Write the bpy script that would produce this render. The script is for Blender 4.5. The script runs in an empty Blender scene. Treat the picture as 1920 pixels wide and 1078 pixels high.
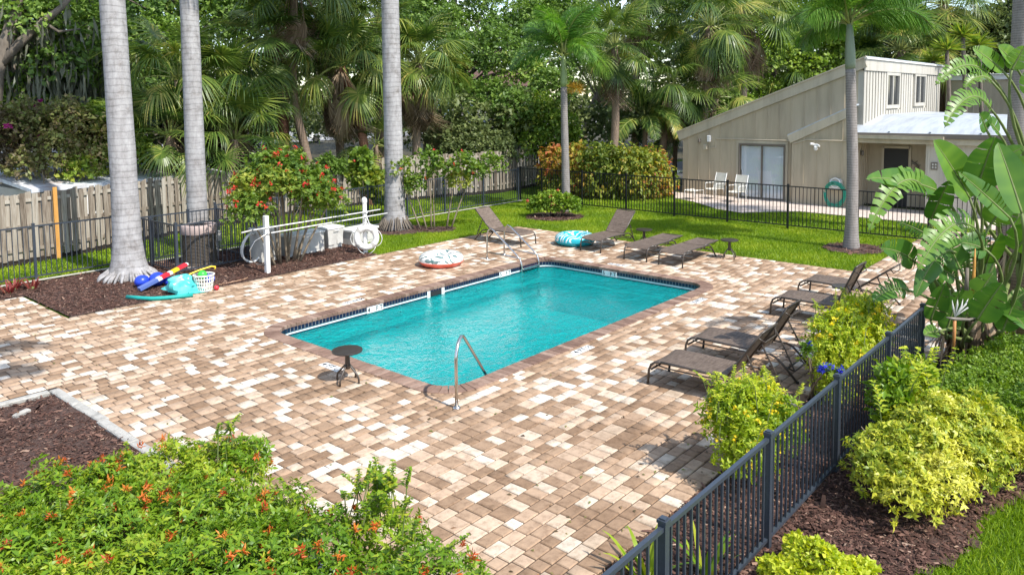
import bpy, math, random
import numpy as np
from mathutils import Vector, Matrix

S = bpy.context.scene
COL = S.collection
PI = math.pi
RAD = math.radians

# ------------------------------------------------------------------ camera, sky, sun, exposure
cam_d = bpy.data.cameras.new('camera')
cam_d.sensor_width = 36.0
cam_d.lens = 27.0340
cam_d.shift_y = -0.12448      # level camera, picture cut from the lower part of the frame
cam_d.clip_start = 0.05
cam_d.clip_end = 2000
cam = bpy.data.objects.new('camera', cam_d)
COL.objects.link(cam)
CAM = Vector((-0.5051, -0.4549, 4.1130))
CAM_H = CAM.z
FW = Vector((0.753652, 0.652422, -0.079711))
r2 = Vector((0.653882, -0.756533, -0.009778))
u2 = Vector((0.066683, 0.044752, 0.996770))
cam.matrix_world = Matrix(((r2.x, u2.x, -FW.x, CAM.x), (r2.y, u2.y, -FW.y, CAM.y), (r2.z, u2.z, -FW.z, CAM.z), (0, 0, 0, 1)))
S.camera = cam

SUN_EL, SUN_AZ = 50.0, -92.5      # compass angle in the XY plane the light comes from
sx, sy, sz = (math.cos(RAD(SUN_EL)) * math.cos(RAD(SUN_AZ)), math.cos(RAD(SUN_EL)) * math.sin(RAD(SUN_AZ)), math.sin(RAD(SUN_EL)))
W = bpy.data.worlds.new('World')
S.world = W
W.use_nodes = True
wn, wl = W.node_tree.nodes, W.node_tree.links
bg = wn['Background']
sky = wn.new('ShaderNodeTexSky')
sky.sky_type = 'NISHITA'
sky.sun_disc = False
sky.sun_elevation = RAD(SUN_EL)
sky.sun_rotation = RAD(90.0 - SUN_AZ)
sky.air_density = 1.0
sky.dust_density = 0.3
sky.ozone_density = 1.2
# a few thin fair-weather clouds spread evenly over the whole sky
tc = wn.new('ShaderNodeTexCoord')
mp = wn.new('ShaderNodeMapping'); mp.inputs['Scale'].default_value = (3.0, 3.0, 7.0)
nz = wn.new('ShaderNodeTexNoise'); nz.inputs['Scale'].default_value = 1.6; nz.inputs['Detail'].default_value = 7
rp = wn.new('ShaderNodeValToRGB'); rp.color_ramp.elements[0].position = 0.50; rp.color_ramp.elements[1].position = 0.70
mx = wn.new('ShaderNodeMix'); mx.data_type = 'RGBA'
mx.inputs[7].default_value = (7.0, 7.3, 7.8, 1)
wl.new(tc.outputs['Generated'], mp.inputs['Vector']); wl.new(mp.outputs['Vector'], nz.inputs['Vector'])
wl.new(nz.outputs['Fac'], rp.inputs['Fac']); wl.new(rp.outputs['Color'], mx.inputs[0])
wl.new(sky.outputs['Color'], mx.inputs[6]); wl.new(mx.outputs[2], bg.inputs['Color'])
bg.inputs['Strength'].default_value = 0.15

sd = bpy.data.lights.new('sun', 'SUN')
sd.energy = 3.5
sd.angle = RAD(0.53)
sd.color = (1.0, 0.955, 0.88)
sun = bpy.data.objects.new('sun', sd)
sun.rotation_euler = Vector((sx, sy, sz)).to_track_quat('Z', 'Y').to_euler()
sun.location = (sx * 60, sy * 60, sz * 60)
COL.objects.link(sun)

vs = S.view_settings
vs.view_transform = 'Standard'
try: vs.look = 'None'
except Exception: pass
vs.exposure = 0.85
vs.gamma = 1.0
vs.use_curve_mapping = False
S.render.film_transparent = False
S.cycles.max_bounces = 8
S.cycles.transparent_max_bounces = 12
S.cycles.transmission_bounces = 6
S.cycles.diffuse_bounces = 4
S.cycles.caustics_reflective = False
S.cycles.caustics_refractive = False

# ------------------------------------------------------------------ helpers
F_PX = 1441.8
def sight(px, y):        # direction of a surveyed sight line (column, row of the survey photograph)
    return FW + r2 * ((px - 960.0) / F_PX) - u2 * ((y - 300.0) / F_PX)

def at3(px, y, d):       # point on a sight line at ground distance d
    q = sight(px, y); t = d / math.hypot(q.x, q.y)
    return (CAM.x + q.x * t, CAM.y + q.y * t, CAM_H + q.z * t)

def spot(px, d, y=186):  # ground point at a bearing and a distance
    p = at3(px, y, d); return (p[0], p[1])

def blobw(b):            # (column, row, distance, radius[, flatness]) -> world blob
    x, y, z = at3(b[0], b[1], b[2]); r = b[3]
    return (x, y, z, r, r, r * (b[4] if len(b) > 4 else 0.85))

def tag(o, label=None, cat=None, group=None, kind=None):
    if label: o['label'] = label
    if cat: o['category'] = cat
    if group: o['group'] = group
    if kind: o['kind'] = kind
    return o

def thing(name, label, cat, loc=(0, 0, 0), rz=0.0, group=None):
    o = bpy.data.objects.new(name, None)
    o.empty_display_size = 0.2
    COL.objects.link(o)
    o.location = loc
    o.rotation_euler = (0, 0, rz)
    return tag(o, label, cat, group)

def link(name, me, parent=None, loc=None):
    o = bpy.data.objects.new(name, me)
    COL.objects.link(o)
    if parent is not None: o.parent = parent
    if loc is not None: o.location = loc
    return o

def copy_tree(o, parent=None):
    c = o.copy(); COL.objects.link(c); c.parent = parent
    for ch in o.children: copy_tree(ch, c)
    return c

def arr_mesh(name, V, F, A=None, mats=(), smooth=False, mi=None):
    """mesh from numpy arrays; F is a list of (n,k) index arrays; A per-vertex 'rnd' values"""
    me = bpy.data.meshes.new(name)
    V = np.asarray(V, dtype=np.float32)
    if not isinstance(F, list): F = [F]
    F = [np.asarray(f, dtype=np.int32) for f in F if len(f)]
    nl = sum(f.size for f in F); nf = sum(len(f) for f in F)
    me.vertices.add(len(V)); me.vertices.foreach_set('co', V.ravel())
    me.loops.add(nl); me.loops.foreach_set('vertex_index', np.concatenate([f.ravel() for f in F]))
    me.polygons.add(nf)
    ls = []; c = 0
    for f in F:
        k = f.shape[1]; ls.append(np.arange(len(f)) * k + c); c += f.size
    me.polygons.foreach_set('loop_start', np.concatenate(ls).astype(np.int32))
    if mi is not None: me.polygons.foreach_set('material_index', np.asarray(mi, dtype=np.int32))
    if smooth: me.polygons.foreach_set('use_smooth', np.ones(nf, dtype=bool))
    for m in (mats if isinstance(mats, (list, tuple)) else [mats]): me.materials.append(m)
    if A is not None:
        at = me.attributes.new('rnd', 'FLOAT', 'POINT')
        at.data.foreach_set('value', np.asarray(A, dtype=np.float32))
    me.update(calc_edges=True)
    return me

class MB:
    """collects solid shapes into one mesh"""
    def __init__(s): s.v = []; s.f = []; s.mi = []; s.a = []
    def add(s, vs, fs, m=0, a=0.0):
        b = len(s.v); s.v += [tuple(v) for v in vs]; s.a += [a] * len(vs)
        s.f += [tuple(i + b for i in f) for f in fs]; s.mi += [m] * len(fs); return s
    def box(s, c, d, rz=0.0, m=0, a=0.0, M=None, taper=1.0):
        x, y, z = d[0] / 2, d[1] / 2, d[2] / 2
        P = [Vector((i * x * (taper if k > 0 else 1), j * y * (taper if k > 0 else 1), k * z)) for k in (-1, 1) for j in (-1, 1) for i in (-1, 1)]
        R_ = M if M is not None else Matrix.Rotation(rz, 3, 'Z')
        P = [R_ @ p + Vector(c) for p in P]
        return s.add(P, [(0, 2, 3, 1), (4, 5, 7, 6), (0, 1, 5, 4), (2, 6, 7, 3), (0, 4, 6, 2), (1, 3, 7, 5)], m, a)
    def bbox(s, c, d, bev=0.01, rz=0.0, m=0, a=0.0):
        """box with chamfered upper edges"""
        x, y, z = d[0] / 2, d[1] / 2, d[2] / 2
        P = []
        for (e, k) in ((0, -z), (0, z - bev), (bev, z)):
            for i, j in ((-1, -1), (1, -1), (1, 1), (-1, 1)): P.append(Vector((i * (x - e), j * (y - e), k)))
        R_ = Matrix.Rotation(rz, 3, 'Z')
        P = [R_ @ p + Vector(c) for p in P]
        F = [(3, 2, 1, 0), (8, 9, 10, 11)]
        for l in (0, 4):
            for i in range(4):
                j = (i + 1) % 4; F.append((l + i, l + j, l + 4 + j, l + 4 + i))
        return s.add(P, F, m, a)
    def beam(s, p0, p1, w, h, m=0, a=0.0, upv=(0, 0, 1)):
        p0, p1 = Vector(p0), Vector(p1); d = p1 - p0; L = d.length; d.normalize()
        u = Vector(upv); sdir = d.cross(u)
        if sdir.length < 1e-4: sdir = d.cross(Vector((1, 0, 0)))
        sdir.normalize(); u = sdir.cross(d)
        M = Matrix((d, sdir, u)).transposed()
        return s.box((p0 + p1) / 2, (L, w, h), M=M, m=m, a=a)
    def tube(s, pts, r, n=8, m=0, a=0.0, cap=True):
        pts = [Vector(p) for p in pts]; k = len(pts)
        rs = r if isinstance(r, (list, tuple)) else [r] * k
        V = []; t0 = None; nrm = None
        for i in range(k):
            t = (pts[min(i + 1, k - 1)] - pts[max(i - 1, 0)]).normalized()
            if nrm is None:
                nrm = t.cross(Vector((0, 0, 1)))
                if nrm.length < 1e-3: nrm = t.cross(Vector((1, 0, 0)))
                nrm.normalize()
            else:
                nrm = (nrm - t * nrm.dot(t)).normalized()
            bn = t.cross(nrm)
            for j in range(n):
                q = 2 * PI * j / n
                V.append(pts[i] + (nrm * math.cos(q) + bn * math.sin(q)) * rs[i])
        F = []
        for i in range(k - 1):
            for j in range(n):
                j2 = (j + 1) % n
                F.append((i * n + j, i * n + j2, (i + 1) * n + j2, (i + 1) * n + j))
        if cap:
            F.append(tuple(reversed(range(n)))); F.append(tuple((k - 1) * n + j for j in range(n)))
        return s.add(V, F, m, a)
    def lathe(s, prof, n=16, c=(0, 0, 0), m=0, a=0.0, cap=True):
        V = []; F = []
        for (r, z) in prof:
            for j in range(n):
                q = 2 * PI * j / n; V.append((c[0] + r * math.cos(q), c[1] + r * math.sin(q), c[2] + z))
        for i in range(len(prof) - 1):
            for j in range(n):
                j2 = (j + 1) % n; F.append((i * n + j, i * n + j2, (i + 1) * n + j2, (i + 1) * n + j))
        if cap:
            F.append(tuple(reversed(range(n)))); F.append(tuple((len(prof) - 1) * n + j for j in range(n)))
        return s.add(V, F, m, a)
    def torus(s, c, R_, r, n=32, k=12, m=0, M=None, squash=1.0, mfun=None):
        V = []; F = []; mi = []
        M = M or Matrix.Identity(3)
        for i in range(n):
            q = 2 * PI * i / n
            for j in range(k):
                w = 2 * PI * j / k
                V.append(M @ Vector(((R_ + r * math.cos(w)) * math.cos(q), (R_ + r * math.cos(w)) * math.sin(q), r * squash * math.sin(w))) + Vector(c))
        b = len(s.v); s.v += [tuple(v) for v in V]; s.a += [0.0] * len(V)
        for i in range(n):
            for j in range(k):
                i2, j2 = (i + 1) % n, (j + 1) % k
                s.f.append((b + i * k + j, b + i2 * k + j, b + i2 * k + j2, b + i * k + j2))
                s.mi.append(mfun(i, j) if mfun else m)
        return s
    def build(s, name, mats, parent=None, smooth=False, loc=None, off=None):
        me = bpy.data.meshes.new(name)
        vv = s.v if off is None else [(v[0] - off[0], v[1] - off[1], v[2] - off[2]) for v in s.v]
        me.from_pydata(vv, [], s.f)
        for m in (mats if isinstance(mats, (list, tuple)) else [mats]): me.materials.append(m)
        me.polygons.foreach_set('material_index', s.mi)
        if smooth is True: me.polygons.foreach_set('use_smooth', [True] * len(s.f))
        at = me.attributes.new('rnd', 'FLOAT', 'POINT'); at.data.foreach_set('value', s.a)
        me.update()
        if smooth == 'auto':
            me.polygons.foreach_set('use_smooth', [True] * len(s.f))
            try: me.set_sharp_from_angle(angle=RAD(40))
            except Exception: pass
        return link(name, me, parent, loc)

# ------------------------------------------------------------------ materials
def newmat(name):
    m = bpy.data.materials.new(name); m.use_nodes = True
    nt = m.node_tree; return m, nt.nodes, nt.links, nt.nodes['Principled BSDF']

def ramp(N, stops, interp='LINEAR'):
    r = N.new('ShaderNodeValToRGB'); cr = r.color_ramp; cr.interpolation = interp
    while len(cr.elements) < len(stops): cr.elements.new(0.5)
    for e, (p, c) in zip(cr.elements, stops): e.position = p; e.color = (*c, 1)
    return r

def objtone(N, L):
    """sum of the mesh attribute rnd and the object's own tone"""
    a = N.new('ShaderNodeAttribute'); a.attribute_name = 'rnd'
    b = N.new('ShaderNodeAttribute'); b.attribute_type = 'OBJECT'; b.attribute_name = 'tone'
    s_ = N.new('ShaderNodeMath'); s_.operation = 'ADD'
    L.new(a.outputs['Fac'], s_.inputs[0]); L.new(b.outputs['Fac'], s_.inputs[1])
    return s_.outputs[0]

def plain(name, col, rough=0.6, metal=0.0, spec=0.5, noise=0.0, nscale=20.0, bump=0.0, bscale=60.0, stretch=(1, 1, 1), dark=None):
    m, N, L, B = newmat(name)
    B.inputs['Base Color'].default_value = (*col, 1); B.inputs['Roughness'].default_value = rough
    B.inputs['Metallic'].default_value = metal; B.inputs['Specular IOR Level'].default_value = spec
    if noise > 0 or bump > 0:
        t = N.new('ShaderNodeTexCoord'); mp_ = N.new('ShaderNodeMapping'); mp_.inputs['Scale'].default_value = stretch
        L.new(t.outputs['Object'], mp_.inputs['Vector'])
    if noise > 0:
        n = N.new('ShaderNodeTexNoise'); n.inputs['Scale'].default_value = nscale; n.inputs['Detail'].default_value = 5; n.inputs['Roughness'].default_value = 0.65
        L.new(mp_.outputs['Vector'], n.inputs['Vector'])
        d = dark or tuple(c * (1 - noise) for c in col)
        r = ramp(N, [(0.30, d), (0.55, col), (0.75, tuple(min(1, c * (1 + noise * 0.35)) for c in col))])
        L.new(n.outputs['Fac'], r.inputs['Fac']); L.new(r.outputs['Color'], B.inputs['Base Color'])
    if bump > 0:
        n2 = N.new('ShaderNodeTexNoise'); n2.inputs['Scale'].default_value = bscale; n2.inputs['Detail'].default_value = 4
        bp = N.new('ShaderNodeBump'); bp.inputs['Strength'].default_value = bump; bp.inputs['Distance'].default_value = 0.02
        L.new(mp_.outputs['Vector'], n2.inputs['Vector']); L.new(n2.outputs['Fac'], bp.inputs['Height']); L.new(bp.outputs['Normal'], B.inputs['Normal'])
    return m

def leafmat(name, stops, trans=0.35, rough=0.45, spec=0.35, bright=1.35):
    """leaf colour by each leaf's own random value, light passing through the blade"""
    m, N, L, B = newmat(name)
    r = ramp(N, stops); L.new(objtone(N, L), r.inputs['Fac'])
    L.new(r.outputs['Color'], B.inputs['Base Color'])
    B.inputs['Roughness'].default_value = rough; B.inputs['Specular IOR Level'].default_value = spec
    tr = N.new('ShaderNodeBsdfTranslucent')
    hs = N.new('ShaderNodeHueSaturation'); hs.inputs['Value'].default_value = bright; hs.inputs['Saturation'].default_value = 1.1
    L.new(r.outputs['Color'], hs.inputs['Color']); L.new(hs.outputs['Color'], tr.inputs['Color'])
    mixn = N.new('ShaderNodeMixShader'); mixn.inputs[0].default_value = trans
    out = N['Material Output']
    L.new(B.outputs[0], mixn.inputs[1]); L.new(tr.outputs[0], mixn.inputs[2]); L.new(mixn.outputs[0], out.inputs['Surface'])
    return m

def G(r, g, b): return (r, g, b)
M = {}
M['oak'] = leafmat('oak_leaf', [(0.0, (0.059, 0.117, 0.024)), (0.5, (0.156, 0.256, 0.050)), (0.85, (0.274, 0.394, 0.074)), (1.0, (0.402, 0.479, 0.099))])
M['oaklime'] = leafmat('lime_oak_leaf', [(0.0, (0.080, 0.136, 0.021)), (0.5, (0.195, 0.303, 0.039)), (1.0, (0.389, 0.494, 0.077))])
M['oakgrey'] = leafmat('dull_oak_leaf', [(0.0, (0.066, 0.098, 0.039)), (0.6, (0.160, 0.204, 0.071)), (1.0, (0.283, 0.319, 0.106))])
M['dark'] = leafmat('dark_leaf', [(0.0, (0.027, 0.053, 0.017)), (0.6, (0.060, 0.112, 0.031)), (1.0, (0.135, 0.210, 0.056))])
M['fan'] = leafmat('fan_palm_leaf', [(0.0, (.03, .065, .016)), (0.35, (.085, .15, .028)), (0.6, (.17, .24, .045)), (0.82, (.31, .35, .07)), (1.0, (.48, .42, .12))], rough=0.38, spec=.45)
M['fandead'] = leafmat('dead_palm_leaf', [(0.0, (.15, .10, .06)), (0.6, (.34, .245, .16)), (1.0, (.54, .42, .29))], trans=0.15, rough=0.8)
M['foxtail'] = leafmat('foxtail_leaf', [(0.0, (0.056, 0.143, 0.019)), (0.5, (0.120, 0.260, 0.035)), (1.0, (0.272, 0.429, 0.072))], rough=0.4)
M['royal'] = leafmat('royal_leaf', [(0.0, (.035, .085, .018)), (1.0, (.10, .18, .04))])
M['bop'] = leafmat('paddle_leaf', [(0.0, (.028, .085, .016)), (0.4, (.075, .18, .024)), (0.7, (.16, .29, .035)), (1.0, (.30, .42, .07))], trans=0.32, rough=0.38, spec=0.4)
M['fire'] = leafmat('firebush_leaf', [(0.0, (.05, .125, .010)), (0.45, (.145, .262, .014)), (0.8, (.30, .385, .025)), (1.0, (.46, .44, .05))], trans=0.28, rough=0.38)
M['arb'] = leafmat('variegated_leaf', [(0.0, (.09, .18, .02)), (0.3, (.27, .34, .03)), (0.65, (.56, .54, .05)), (1.0, (.78, .74, .20))], trans=0.28, rough=0.4)
M['hedge'] = leafmat('hedge_leaf', [(0.0, (0.081, 0.168, 0.022)), (0.6, (0.203, 0.312, 0.033)), (1.0, (0.405, 0.480, 0.066))])
M['lime'] = leafmat('lime_shrub_leaf', [(0.0, (.16, .27, .02)), (0.5, (.38, .48, .03)), (1.0, (.66, .64, .06))], trans=0.4)
M['shrub'] = leafmat('shrub_leaf', [(0.0, (0.063, 0.132, 0.018)), (0.5, (0.168, 0.264, 0.034)), (1.0, (0.420, 0.432, 0.072))])
M['croton'] = leafmat('croton_leaf', [(0.0, (.07, .12, .02)), (0.36, (.21, .26, .035)), (0.54, (.40, .36, .05)), (0.72, (.48, .25, .06)), (0.9, (.48, .12, .06))])
M['vine'] = leafmat('vine_leaf', [(0.0, (0.060, 0.130, 0.026)), (1.0, (0.240, 0.364, 0.065))])
M['bronze'] = leafmat('bronze_tangle_leaf', [(0.0, (0.083, 0.056, 0.035)), (0.4, (0.180, 0.140, 0.070)), (0.7, (0.195, 0.238, 0.056)), (1.0, (0.360, 0.224, 0.140))])
M['grass'] = leafmat('grass_blade', [(0.0, (0.109, 0.192, 0.009)), (0.5, (0.217, 0.336, 0.013)), (1.0, (0.420, 0.480, 0.033))], trans=0.3, rough=0.5)
M['redpl'] = leafmat('red_bromeliad_leaf', [(0.0, (.16, .02, .025)), (0.6, (.32, .07, .06)), (1.0, (.40, .22, .12))])
M['fl_red'] = leafmat('red_petal', [(0.0, (.55, .02, .02)), (1.0, (.80, .10, .06))], bright=1.1)
M['fl_orange'] = leafmat('orange_petal', [(0.0, (.34, .035, .015)), (0.45, (.62, .13, .025)), (1.0, (.78, .34, .06))], bright=1.05)
M['fl_yellow'] = leafmat('yellow_petal', [(0.0, (.85, .55, .02)), (1.0, (.95, .80, .06))], bright=1.1)
M['fl_pink'] = leafmat('coral_petal', [(0.0, (.75, .10, .10)), (1.0, (.90, .35, .22))], bright=1.1)
M['fl_purple'] = leafmat('magenta_bract', [(0.0, (.30, .02, .16)), (1.0, (.55, .06, .30))], bright=1.1)
M['fl_blue'] = leafmat('blue_petal', [(0.0, (.04, .05, .50)), (1.0, (.12, .15, .80))], bright=1.1)
M['fl_seed'] = leafmat('golden_palm_fruit_stalk', [(0.0, (.35, .20, .03)), (1.0, (.65, .42, .08))])
M['moss'] = leafmat('hanging_moss_strand', [(0.0, (.10, .105, .07)), (1.0, (.24, .25, .18))], trans=0.2, rough=0.9)
M['bark'] = plain('bark', (.17, .14, .11), 0.95, noise=.55, nscale=7, bump=.8, bscale=18, stretch=(1, 1, .25))
M['stem'] = plain('green_stem', (.16, .20, .06), 0.6, noise=.3, nscale=9)
M['twig'] = plain('twig', (.24, .19, .13), 0.9, noise=.3, nscale=20)
M['petiole'] = plain('petiole', (.24, .27, .07), 0.5)
M['black'] = plain('black_painted_aluminium', (.010, .011, .013), 0.38, spec=.45)
M['navy'] = plain('sunlit_black_aluminium', (.042, .052, .068), 0.30, spec=.55, noise=.12, nscale=40)  # black aluminium lightened to slate, its sunlit tone put into the colour
M['steel'] = plain('stainless_steel', (.60, .57, .53), 0.24, metal=1.0)
M['bronzem'] = plain('bronze_powder_coat', (.062, .048, .038), 0.35, spec=.5)
M['white'] = plain('white_plastic', (.80, .79, .76), 0.45, noise=.10, nscale=5)
M['whitem'] = plain('white_paint', (.78, .77, .74), 0.4)
M['dirtyshadedwhite'] = plain('weathered_shaded_white_plastic', (.56, .54, .50), 0.6, noise=.22, nscale=4)  # weathered white, greyed to put the shrub's shade on the boxes into the colour
M['concrete'] = plain('pale_concrete', (.50, .47, .41), 0.9, noise=.3, nscale=6, bump=.3, bscale=80)
M['curb'] = plain('concrete_kerb_stone', (.42, .40, .36), 0.9, noise=.38, nscale=9, bump=.6, bscale=50)
M['asphalt'] = plain('grey_driveway', (.085, .085, .09), 0.9, noise=.3, nscale=20)
M['dark_brown'] = plain('dark_brown', (.028, .020, .015), 1.0, noise=.4, nscale=20)
M['rubber'] = plain('black_rubber', (.015, .015, .015), 0.7)

def mat_trunk(name, stops, ring=9.0, ringstr=.5, bump=.4, dist=2.6, scar=0.0):
    """palm trunk: leaf-scar rings round the stem, streaks along it"""
    m, N, L, B = newmat(name)
    t = N.new('ShaderNodeTexCoord')
    mp_ = N.new('ShaderNodeMapping'); mp_.inputs['Scale'].default_value = (5, 5, 1.6)
    n = N.new('ShaderNodeTexNoise'); n.inputs['Scale'].default_value = 1.7; n.inputs['Detail'].default_value = 8; n.inputs['Roughness'].default_value = .7
    L.new(t.outputs['Object'], mp_.inputs['Vector']); L.new(mp_.outputs['Vector'], n.inputs['Vector'])
    wv = N.new('ShaderNodeTexWave'); wv.wave_type = 'BANDS'; wv.bands_direction = 'Z'; wv.wave_profile = 'SAW'
    wv.inputs['Scale'].default_value = ring; wv.inputs['Distortion'].default_value = dist; wv.inputs['Detail'].default_value = 3; wv.inputs['Detail Scale'].default_value = 1.6
    L.new(t.outputs['Object'], wv.inputs['Vector'])
    mx_ = N.new('ShaderNodeMath'); mx_.operation = 'MULTIPLY_ADD'; mx_.inputs[1].default_value = ringstr
    L.new(wv.outputs['Fac'], mx_.inputs[0])
    sc = N.new('ShaderNodeMath'); sc.operation = 'MULTIPLY'; sc.inputs[1].default_value = 1 - ringstr * .6
    L.new(n.outputs['Fac'], sc.inputs[0]); L.new(sc.outputs[0], mx_.inputs[2])
    r = ramp(N, stops); L.new(mx_.outputs[0], r.inputs['Fac']); L.new(r.outputs['Color'], B.inputs['Base Color'])
    if scar:                # dark leaf scars at uneven spacing, lichen and water stains
        w2 = N.new('ShaderNodeTexWave'); w2.wave_type = 'BANDS'; w2.bands_direction = 'Z'
        w2.inputs['Scale'].default_value = 2.1; w2.inputs['Distortion'].default_value = 3.4; w2.inputs['Detail'].default_value = 4; w2.inputs['Detail Scale'].default_value = .9
        L.new(t.outputs['Object'], w2.inputs['Vector'])
        q1 = ramp(N, [(.0, (scar, scar, scar)), (.10, (.94, .94, .94)), (.3, (1, 1, 1))]); L.new(w2.outputs['Fac'], q1.inputs['Fac'])
        n4 = N.new('ShaderNodeTexNoise'); n4.inputs['Scale'].default_value = 1.7; n4.inputs['Detail'].default_value = 9; n4.inputs['Roughness'].default_value = .75; L.new(t.outputs['Object'], n4.inputs['Vector'])
        q2 = ramp(N, [(.34, (.62, .585, .55)), (.47, (.95, .94, .93)), (.58, (1.05, 1.05, 1.05)), (.68, (1.28, 1.29, 1.28))]); L.new(n4.outputs['Fac'], q2.inputs['Fac'])
        src = r.outputs['Color']
        for qq in (q1, q2):
            mm = N.new('ShaderNodeMix'); mm.data_type = 'RGBA'; mm.blend_type = 'MULTIPLY'; mm.inputs[0].default_value = 1
            L.new(src, mm.inputs[6]); L.new(qq.outputs['Color'], mm.inputs[7]); src = mm.outputs[2]
        L.new(src, B.inputs['Base Color'])
    bp = N.new('ShaderNodeBump'); bp.inputs['Strength'].default_value = bump; bp.inputs['Distance'].default_value = .03
    L.new(mx_.outputs[0], bp.inputs['Height']); L.new(bp.outputs['Normal'], B.inputs['Normal'])
    B.inputs['Roughness'].default_value = .85; B.inputs['Specular IOR Level'].default_value = .2
    return m
M['royaltrunk'] = mat_trunk('grey_royal_trunk', [(.22, (.17, .162, .16)), (.40, (.30, .288, .285)), (.55, (.385, .372, .37)), (.8, (.50, .485, .48))], ring=1.9, ringstr=.08, bump=.3, dist=7.0, scar=.74)
M['foxtrunk'] = mat_trunk('ringed_grey_trunk', [(.2, (.10, .085, .078)), (.5, (.235, .21, .195)), (.9, (.36, .33, .31))], ring=4.5, ringstr=.30)
M['sabaltrunk'] = mat_trunk('brown_palm_trunk', [(.2, (.08, .055, .04)), (.5, (.23, .165, .12)), (.9, (.38, .28, .21))], ring=6, ringstr=.4, bump=.7)
M['redtrunk'] = mat_trunk('reddish_booted_trunk', [(.2, (.07, .035, .025)), (.5, (.22, .10, .065)), (.9, (.36, .20, .13))], ring=5, ringstr=.35, bump=.9)
M['shaft'] = plain('green_crownshaft', (.24, .32, .12), .4, noise=.35, nscale=3, stretch=(1, 1, .4))
M['shaft2'] = plain('grey_green_crownshaft', (.20, .245, .165), .45, noise=.3, nscale=3, stretch=(1, 1, .4))

def mat_wood(name, stops):
    m, N, L, B = newmat(name)
    t = N.new('ShaderNodeTexCoord'); oi = N.new('ShaderNodeObjectInfo')
    mp_ = N.new('ShaderNodeMapping'); mp_.inputs['Scale'].default_value = (14, 14, 1.0)
    ad = N.new('ShaderNodeVectorMath'); ad.operation = 'ADD'
    ml = N.new('ShaderNodeMath'); ml.operation = 'MULTIPLY'; ml.inputs[1].default_value = 37.0
    L.new(oi.outputs['Random'], ml.inputs[0])
    L.new(t.outputs['Object'], ad.inputs[0]); L.new(ml.outputs[0], ad.inputs[1]); L.new(ad.outputs[0], mp_.inputs['Vector'])
    n = N.new('ShaderNodeTexNoise'); n.inputs['Scale'].default_value = 1.5; n.inputs['Detail'].default_value = 7; n.inputs['Roughness'].default_value = .7
    L.new(mp_.outputs['Vector'], n.inputs['Vector'])
    a = N.new('ShaderNodeMath'); a.operation = 'MULTIPLY_ADD'; a.inputs[1].default_value = .34
    L.new(oi.outputs['Random'], a.inputs[0]); L.new(n.outputs['Fac'], a.inputs[2])
    sb = N.new('ShaderNodeMath'); sb.operation = 'SUBTRACT'; sb.inputs[1].default_value = .17
    L.new(a.outputs[0], sb.inputs[0])
    r = ramp(N, stops); L.new(sb.outputs[0], r.inputs['Fac']); L.new(r.outputs['Color'], B.inputs['Base Color'])
    bp = N.new('ShaderNodeBump'); bp.inputs['Strength'].default_value = .5; bp.inputs['Distance'].default_value = .01
    L.new(n.outputs['Fac'], bp.inputs['Height']); L.new(bp.outputs['Normal'], B.inputs['Normal'])
    B.inputs['Roughness'].default_value = .9; B.inputs['Specular IOR Level'].default_value = .15
    return m
M['oldwood'] = mat_wood('weathered_fence_board', [(.22, (.10, .075, .055)), (.40, (.25, .205, .16)), (.6, (.38, .335, .275)), (.85, (.50, .465, .40))])
M['newwood'] = mat_wood('new_orange_board', [(.2, (.50, .24, .06)), (.6, (.66, .36, .11)), (.9, (.76, .47, .18))])

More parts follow.
